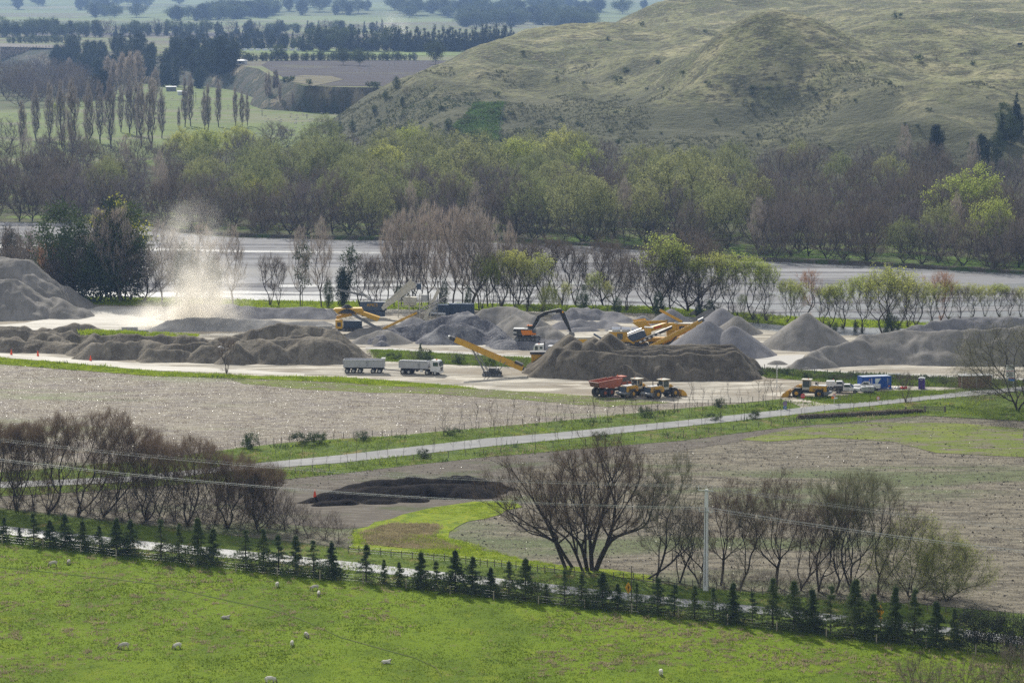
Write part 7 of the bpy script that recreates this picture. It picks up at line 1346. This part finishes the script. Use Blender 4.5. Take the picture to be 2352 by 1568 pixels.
t = empty('timber_pole', G(42, 1175), 0, 'slim dark pole among the bare trees at the left', 'pole'); MB().tube((0, 0, 0), (0, 0, 6.5), .08, .06).build('shaft', pmat('grey timber', (.14, .12, .1), .9), t)
# fences
C_post = pmat('pale fence timber', (.42, .37, .27), .9, 0, .3); C_postd = pmat('old fence timber', (.16, .135, .11), .9, 0, .3); C_wire = pmat('fence wire', (.30, .30, .30), .5, .5, 0)
def fence(name, pts, label, h=1.15, pw=.13, mat=C_post, wires=3, z=0.03):
    P = [G(x, y) for x, y in pts]; t = empty(name, P[0], 0, label, 'fence'); o0 = P[0]
    for i, p in enumerate(P[:100]):
        q = p - o0; MB().tube((q.x, q.y, -.2), (q.x, q.y, h * (1 + .1 * math.sin(i * 7.1))), pw / 2, pw / 2.2, 6).build('post', mat, t)
    m_ = MB()
    for a, b in zip(P, P[1:]):
        for k in range(wires): zz = h * (.3 + .3 * k); m_.tube(a - o0 + Vector((0, 0, zz)), b - o0 + Vector((0, 0, zz)), .008, None, 3)
    m_.build('wire', C_wire, t); return t
fence('paddock_fence', [(-90, 1238), (5, 1249), (99, 1259), (185, 1270), (267, 1281), (350, 1290), (446, 1300), (542, 1313), (637, 1323), (735, 1332), (834, 1340), (933, 1352), (1034, 1365), (1134, 1377), (1237, 1388), (1343, 1398), (1451, 1409), (1558, 1420), (1671, 1435), (1784, 1450), (1898, 1463), (2013, 1477), (2127, 1490), (2241, 1504), (2352, 1518), (2450, 1530)], 'pale timber post fence in front of the young conifers', 1.25, .17)
fb = dens([(800, 1270), (1070, 1296), (1251, 1316), (1500, 1340), (1700, 1362), (1981, 1390), (2215, 1413), (2420, 1434)], 11); fence('road_fence', fb, 'dark post fence along the far verge of the near road', 1.15, .12, C_postd)
fl = dens([(-40, 1200), (300, 1232), (560, 1262), (790, 1284)], 12); 
fence('road_side_fence', dens([(540, 1025), (700, 1012), (900, 1001), (1200, 974), (1550, 939), (1780, 918)], 9), 'dark post fence between left field and middle road verge', 1.1, .12, C_postd)
fence('field_fence', dens([(640, 1093), (950, 1060), (1270, 1029), (1570, 1003), (1800, 975), (2035, 955)], 8), 'dark post fence along the near verge of the middle road', 1.1, .12, C_postd)
fence('scrub_fence', dens([(1700, 848), (1840, 858), (1990, 868), (2200, 877)], 5), 'dark post fence in the scrub between yard and stockpile', 1.3, .14, C_postd)
t = empty('farm_gate', G(2080, 948), R(8), 'old timber field gate and rails beyond the right field', 'gate'); MB().box((0, 0, .5), (.25, .25, 1.3)).box((3.6, 0, .55), (.3, .3, 1.4)).box((7.4, 0, .5), (.3, .3, 1.3)).build('gate_post', C_postd, t); [MB().beam((3.6, 0, .35 + k * .35), (7.4, .3, .3 + k * .33), .05, .14).build('rail', pmat('grey rail timber', (.30, .27, .23), .9), t) for k in range(3)]; MB().beam((0, 0, 1.0), (3.6, 0, 1.1), .04, .07).build('top_rail', C_postd, t)
t = empty('trimmed_hedge', G(1925, 958), R(19), 'low dark trimmed hedge beside the track on the field side of the road', 'hedge'); rg = rs(41); Pn = np.stack([rg.uniform(-8, 17, 2600), rg.uniform(-.5, .5, 2600), rg.uniform(0, .8, 2600)], 1); v, tt = leaves(rg, Pn, 6, .10, .09); o = tri_mesh('hedge leaves', v, tt); link('crown', o, t, (lmat('hedge twig leaf', (.27, .22, .17), (.17, .14, .10), .35),)); MB().box((4.5, 0, .35), (24.6, .4, .7)).build('branches', pmat('hedge core', (.13, .11, .085), .95), t)
# cones, blocks and clutter
def tcone(px, py, lb, h=.9, D=None):
    p = G(px, py) if D is None else WD(px, py, D); t = empty('traffic_cone', p, 0, lb, 'traffic cone', 'orange cones and markers'); k = h / .9
    MB().tube((0, 0, .04), (0, 0, h), .2 * k, .04 * k, 12).build('cone_body', pmat('cone orange', (.95, .10, .03), .5, 0, .05), t); MB().box((0, 0, .03), (.5 * k, .5 * k, .06)).build('cone_base', C_ink, t); MB().tube((0, 0, h * .55), (0, 0, h * .75), .105 * k, .075 * k, 12).build('white_band', C_white, t); return t
for px, py, lb in [(26, 815, 'orange marker cone at the left edge of the haul track'), (87, 818, 'orange marker cone second from the left on the haul track'), (208, 829, 'orange marker cone farthest right on the haul track before the spoil bank')]: tcone(px, py, lb, 1.2)
tcone(1999, 897, 'orange cone behind the white utes', 1.0).location = G(1999 - 0, 885); tcone(724, 1150, 'orange cone standing on the left end of the black compost', 1.2).location = (G(724, 1150).x, G(724, 1152).y, .7); tcone(1258, 828, 'orange cone beside the quarry track left of the yellow bin', 1.0)
for o in bpy.data.objects:
    if o.get('label') == 'orange cone behind the white utes': o.location = G(1914, 882)
def blocks(loc, rz, lb, lay):
    t = empty('concrete_block_stack', loc, rz, lb, 'block stack')
    for (x, z) in lay: MB().box((x, 0, z + .3), (1.17, .9, .58)).build('block', C_conc, t, .03)
blocks(G(735, 762), R(3), 'wall of grey concrete blocks left of the yellow screening plant', [(-1.8, 0), (-.6, 0), (.6, 0), (1.8, 0), (-1.2, .6), (0, .6), (1.2, .6), (2.2, .6), (-1.0, 1.2), (.2, 1.2), (1.4, 1.2)])
bpy.data.objects['concrete_block_stack'].location = WD(742, 756, 676); bpy.data.objects['concrete_block_stack'].location.z = .2
blocks(G(298, 763), R(0), 'low row of pale concrete blocks on the dusty ground', [(-2.4, 0), (-1.2, 0), (0, 0), (1.2, 0), (2.4, 0), (3.6, 0), (-1.2, .6), (0, .6), (1.2, .6)])
t = empty('rubble_bags', G(2072, 893), 0, 'white and red bags and pipes heaped right of the blue container', 'bags'); m_ = MB(); rg = rs(3); [m_.blob((rg.uniform(-3.4, .6), rg.uniform(-.5, .5), .2), (.9, .6, .45)) for i in range(9)]; m_.build('white_bag', C_white, t, smooth=True); m_ = MB(); [m_.blob((rg.uniform(-1, 2.2), rg.uniform(-.5, .5), .25), (.7, .5, .5)) for i in range(5)]; m_.build('red_bag', C_signred, t, smooth=True)
t = empty('white_trough', G(2054, 864), 0, 'white trough lying at the foot of the long stockpile', 'trough'); MB().box((0, 0, .3), (2.6, .8, .45)).box((0, 0, .55), (2.3, .5, .08)).build('trough_shell', C_white, t, .04)
t = empty('white_boulder', WD(507, 799, 628), 0, 'pale boulder lying on the spoil bank', 'boulder'); MB().blob((0, 0, 0), (1.6, 1.0, .8), 9, 6).build('rock', C_white, t)
t = empty('light_mast', G(1143, 712), 0, 'thin white lighting mast behind the slate containers', 'mast'); MB().tube((0, 0, 0), (0, 0, 6.5), .08, .05).box((0, 0, 6.5), (.25, .2, .15)).build('shaft', C_lgrey, t)
# ---------------- far buildings and poles
C_far = pmat('far white wall', (.72, .74, .76), .6, 0, 0); C_fr = pmat('far roof', (.42, .45, .48), .6, 0, 0)
t = empty('farmhouse', G(540, 148, TZ), R(-10), 'white farmhouse with low grey roof on the edge of the terrace', 'house'); MB().box((0, 0, 1.4), (17, 8, 2.8)).build('wall', C_far, t); MB().box((0, -1, 3.3), (19, 10, 1.0), taper=(.75, .3)).build('roof', C_fr, t); [MB().box((x, -4.03, 1.5), (2, .1, 1.2)).build('window', C_glass, t) for x in (-5, 0, 5)]; MB().box((-9, 4, 2.6), (9, 6, 2.2)).build('annex', C_far, t)
for px, py, w_, h_, lb, mt in [(393, 210, 7, 3.2, 'grey open hay shed on the river flat', C_grey), (415, 219, 4, 2.6, 'small white roofed shed on the river flat', C_far), (424, 219, 4, 2.0, 'dark small shed beside the white roofed one', C_dark)]:
    t = empty('shed', G(px, py), R(10), lb, 'shed'); MB().box((0, 0, h_ / 2), (w_, 4, h_)).build('wall', mt, t); MB().box((0, 0, h_ + .15), (w_ + .8, 4.8, .25), rx=R(5)).build('roof', C_fr, t)
t = empty('glasshouse_row', G(870, 112, TZ), 0, 'long low row of white tunnel covers beyond the hedge', 'tunnel row'); 
m_ = MB(); [m_.box((-98 + i * 6.2, 0, 1.0), (5, 3, 1.8), taper=(.9, .5)) for i in range(14)]; m_.build('cover', C_far, t); t.location = G(640 + 90, 117, TZ)
for i, (px, b_, tp, z) in enumerate([(1254, 152, 120, TZ), (1289, 186, 150, TZ), (895, 152, 139, TZ), (906, 152, 133, TZ), (955, 150, 125, TZ), (848, 172, 145, TZ), (143, 98, 80, TZ), (182, 100, 88, TZ), (468, 238, 213, 0), (450, 236, 212, 0), (602, 266, 252, 0), (705, 272, 262, 0)]):
    p = G(px, b_, z); t = empty('distant_pole', p, 0, '%s thin distant power pole from the list across flat and terrace' % ordinal(i + 1) if False else 'thin distant power pole on the flats beyond the wood', 'power pole', 'distant power poles'); H_ = (b_ - tp) * p.y / F; MB().tube((0, 0, 0), (0, 0, H_), .22, .18, 6).build('shaft', C_lgrey if z else C_postd, t); MB().box((0, 0, H_ - .8), (3, .2, .2)).build('crossarm', C_lgrey, t)
# ---------------- sheep
def skin(name, pts, edges, rad, mat, parent=None, sub=2):
    me = bpy.data.meshes.new(name); me.from_pydata(pts, edges, []); me.update(); o = bpy.data.objects.new(name, me); COL.objects.link(o)
    m1 = o.modifiers.new('s', 'SKIN'); o.modifiers.new('u', 'SUBSURF').levels = sub
    for i, v in enumerate(me.skin_vertices[0].data): v.radius = rad[i] if isinstance(rad[i], tuple) else (rad[i], rad[i])
    me.skin_vertices[0].data[0].use_root = True
    dg = bpy.context.evaluated_depsgraph_get(); m2 = bpy.data.meshes.new_from_object(o.evaluated_get(dg)); bpy.data.objects.remove(o); bpy.data.meshes.remove(me); m2.name = name
    m2.polygons.foreach_set('use_smooth', np.ones(len(m2.polygons), bool)); m2.materials.clear(); m2.materials.append(mat); return m2
def sheep_mesh(pose, mat):
    P = [(-.15, 0, .66), (-.42, 0, .68), (.12, 0, .66), (.38, 0, .68)]; Rr = [(.27, .25), (.25, .24), (.28, .27), (.22, .22)]; E = [(0, 1), (0, 2), (2, 3)]
    if pose == 'graze': P += [(.58, 0, .56), (.72, 0, .30), (.80, .0, .12), (.88, 0, .04)]
    elif pose == 'lie': P = [(x, y, z - .38) for x, y, z in P]; P += [(.52, 0, .45), (.62, 0, .58), (.74, 0, .56), (.84, 0, .50)]
    else: P += [(.56, 0, .78), (.68, 0, .92), (.80, 0, .90), (.92, 0, .84)]
    Rr += [.15, .10, .085, .055]; E += [(3, 4), (4, 5), (5, 6), (6, 7)]
    P += [(P[5][0] + .02, .11, P[5][2] + .03), (P[5][0] + .02, -.11, P[5][2] + .03)]; Rr += [.03, .03]; E += [(5, 8), (5, 9)]
    P += [(P[1][0] - .27, 0, P[1][2] + .02), (P[1][0] - .30, 0, P[1][2] - .18)]; Rr += [.05, .03]; E += [(1, 10), (10, 11)]
    for (j, x) in ((1, -.46), (3, .36)):
        for s in (-1, 1):
            k = len(P); z0 = P[j][2]
            if pose == 'lie': P += [(x + .05, s * .18, .12), (x + .22, s * .22, .06), (x + .34, s * .22, .04)]
            else: P += [(x, s * .13, z0 - .28), (x + (.03 if x > 0 else -.05), s * .14, z0 - .46), (x, s * .14, .02)]
            Rr += [.09, .05, .042]; E += [(j, k), (k, k + 1), (k + 1, k + 2)]
    me = skin('sheep body', P, E, Rr, mat); me.materials.append(M_face)
    for p in me.polygons:
        c = p.center
        if c.x > (.66 if pose != 'lie' else .60) or (pose != 'lie' and c.z < .26): p.material_index = 1
    return me
M_face = pmat('grey brown face', (.22, .18, .14), .8, 0, .3)
M_wool = gmat('wool', (.78, .74, .65), [((.60, .55, .46), 3.5, .45, .65), ((.82, .79, .72), 9, .5, .7)], world=False, bump=(22, .02)); M_woolg = gmat('grey wool', (.58, .54, .47), [((.42, .38, .33), 3.5, .45, .65)], world=False, bump=(22, .02))  # second wool is a darker grey for part of the flock
SM = {p: [sheep_mesh(p, M_wool), sheep_mesh(p, M_woolg)] for p in ('graze', 'lie', 'stand')}
def sheep(px, py, rz, pose, lb, s=1.15, wool=0, gr='sheep grazing the near paddock', z=0):
    o = bpy.data.objects.new('sheep', SM[pose][wool]); COL.objects.link(o); o.location = G(px, py, z); o.rotation_euler = (0, 0, R(rz)); o.scale = (s * .74,) * 3; return tag(o, lb, 'sheep', gr)
for a in [(122, 1300, 200, 'graze', 'grazing sheep nearest the top left corner of the paddock, facing left', 1.15, 1), (158, 1296, 262, 'graze', 'sheep facing the viewer beside the grazing one at the top left of the paddock', 1.05, 1), (637, 1348, 80, 'graze', 'white sheep seen from behind below the middle conifers', 1.1, 0), (723, 1355, 195, 'graze', 'grey grazing sheep facing left next to a smaller one', 1.1, 1), (732, 1368, 268, 'graze', 'smaller white sheep just below the grey grazing one', 1.0, 0),
          (518, 1421, 10, 'lie', 'sheep lying down beside a dark grass patch', 1.1, 1), (887, 1523, 10, 'lie', 'white sheep lying down near the bottom centre of the paddock', 1.1, 0), (285, 1490, 183, 'graze', 'largest side on grazing sheep at the lower left of the paddock', 1.25, 1), (407, 1489, 215, 'graze', 'sheep turned away with head down right of the largest one', 1.1, 0),
          (704, 1464, 300, 'graze', 'grey faced sheep on the trodden path side, upper of a pair', 1.05, 1), (671, 1483, 85, 'graze', 'cream sheep seen from behind, lower of the pair', 1.05, 0), (621, 1569, 25, 'graze', 'cream sheep cut by the bottom edge of the picture', 1.3, 0), (1518, 1551, 92, 'graze', 'lone white sheep seen from behind at the bottom right of centre', 1.2, 0)]: sheep(*a)
rng = rs(71)
for i in range(190):
    px = rng.uniform(300, 800) if i % 3 else rng.uniform(640, 830); py = rng.uniform(205, 335)
    if (px > 560 and py < 262): py = rng.uniform(268, 320)
    if px < 330 and py < 240: continue
    sheep(px, py, rng.uniform(0, 360), 'graze' if i % 4 else 'lie', 'tiny white sheep scattered over the far river flat', 1.35, 0, 'far flock on the river flat')
for i in range(26): sheep(rng.uniform(20, 200), rng.uniform(258, 300), rng.uniform(0, 360), 'graze', 'tiny white sheep on the flat behind the left poplars', 1.35, 0, 'far flock behind the left poplars')
for px, py, lb in [(2342, 105, 'black cow lying on the far right of the hill'), (1480, 62, 'dark cow on the skyline of the hill')][:1]:
    o = bpy.data.objects.new('cow', sheep_mesh('lie', C_ink)); COL.objects.link(o); o.location = on_hill(px, py); o.scale = (2.2, 2.2, 2.2); tag(o, lb, 'cow')
# hill fence
hf = [on_hill(x, y) for x, y in [(1162, 229), (1160, 238), (1158, 247), (1157, 256), (1155, 266), (1153, 276), (1150, 286), (1148, 296), (1147, 306), (1146, 314)]]
t = empty('hill_fence', hf[0], 0, 'fence running down the hill beside the green gully', 'fence')
for p in hf: q = p - hf[0]; MB().tube((q.x, q.y, q.z - .5), (q.x, q.y, q.z + 1.6), .12, .1, 5).build('post', C_postd, t)
m_ = MB(); [m_.tube(a - hf[0] + Vector((0, 0, z)), b - hf[0] + Vector((0, 0, z)), .03, None, 3) for a, b in zip(hf, hf[1:]) for z in (.6, 1.2)]; m_.build('wire', C_wire, t)
# ------------------------------------------------------------------ the air: one even haze box, and the blown dust
def vol_box(name, lo, hi, dens, colr, aniso=0.0):
    c = [(a + b) / 2 for a, b in zip(lo, hi)]; d = [b - a for a, b in zip(lo, hi)]
    m = bpy.data.materials.new(name); m.use_nodes = True; nt = m.node_tree; nt.nodes.clear()
    out = nt.nodes.new('ShaderNodeOutputMaterial'); pv = nt.nodes.new('ShaderNodeVolumePrincipled')
    pv.inputs['Color'].default_value = (*colr, 1); pv.inputs['Density'].default_value = dens; pv.inputs['Anisotropy'].default_value = aniso
    nt.links.new(pv.outputs[0], out.inputs['Volume'])
    o = MB().box(c, d).build(name, m)
    return o
hz = vol_box('haze', (-6500, -620, -6), (7500, 25000, 420), HAZE, (.38, .58, 1.0), .2)
tag(hz, kind='stuff')
def dust(name, loc, size, dens, colr, ns, lobes):
    m = bpy.data.materials.new(name); m.use_nodes = True; nt = m.node_tree; N = nt.nodes; L = nt.links; N.clear()
    out = N.new('ShaderNodeOutputMaterial'); pv = N.new('ShaderNodeVolumePrincipled'); pv.inputs['Color'].default_value = (*colr, 1); pv.inputs['Anisotropy'].default_value = .62
    tc = N.new('ShaderNodeTexCoord'); n = N.new('ShaderNodeTexNoise'); n.inputs['Scale'].default_value = ns; n.inputs['Detail'].default_value = 4; n.inputs['Roughness'].default_value = .6; L.new(tc.outputs['Object'], n.inputs['Vector'])
    acc = None
    for (cx, cy_, cz, rx, ry, rz, wgt) in lobes:                      # soft lobes, in metres from the middle of the plume
        mp = N.new('ShaderNodeMapping'); mp.vector_type = 'TEXTURE'; mp.inputs['Location'].default_value = (cx, cy_, cz); mp.inputs['Scale'].default_value = (rx, ry, rz); L.new(tc.outputs['Object'], mp.inputs[0])
        vl = N.new('ShaderNodeVectorMath'); vl.operation = 'LENGTH'; L.new(mp.outputs[0], vl.inputs[0])
        mr = N.new('ShaderNodeMapRange'); mr.interpolation_type = 'SMOOTHSTEP'; mr.inputs[1].default_value = 1; mr.inputs[2].default_value = 0; mr.inputs[4].default_value = wgt; L.new(vl.outputs['Value'], mr.inputs[0])
        if acc is None: acc = mr.outputs[0]
        else: a = N.new('ShaderNodeMath'); a.operation = 'ADD'; L.new(acc, a.inputs[0]); L.new(mr.outputs[0], a.inputs[1]); acc = a.outputs[0]
    nr = N.new('ShaderNodeMapRange'); nr.inputs[1].default_value = .36; nr.inputs[2].default_value = .66; L.new(n.outputs['Fac'], nr.inputs[0])
    ml = N.new('ShaderNodeMath'); ml.operation = 'MULTIPLY'; L.new(acc, ml.inputs[0]); L.new(nr.outputs[0], ml.inputs[1]); m2 = N.new('ShaderNodeMath'); m2.operation = 'MULTIPLY'; m2.inputs[1].default_value = dens; L.new(ml.outputs[0], m2.inputs[0])
    L.new(m2.outputs[0], pv.inputs['Density']); L.new(pv.outputs[0], out.inputs['Volume'])
    o = MB().blob((0, 0, 0), (size[0], size[1], size[2]), 20, 12).build(name, m); o.location = loc; return tag(o, kind='stuff')
p = WD(458, 618, 691)
dust('dust_cloud', p, (48, 20, 42), .36, (1.0, .96, .88), .15, [(-1, 0, -9, 15, 7, 7, 1.3), (2, 0, -4, 12, 7, 9, .6), (-2, 0, 5, 12, 7, 14, .34), (-8, 0, -12, 15, 9, 5, .6)])
p = WD(915, 92, 3700); dust('distant_dust', p, (90, 60, 80), .045, (.95, .90, .84), .035, [(5, 0, -18, 34, 26, 30, 1.0), (-6, 0, 10, 30, 24, 34, .5)])
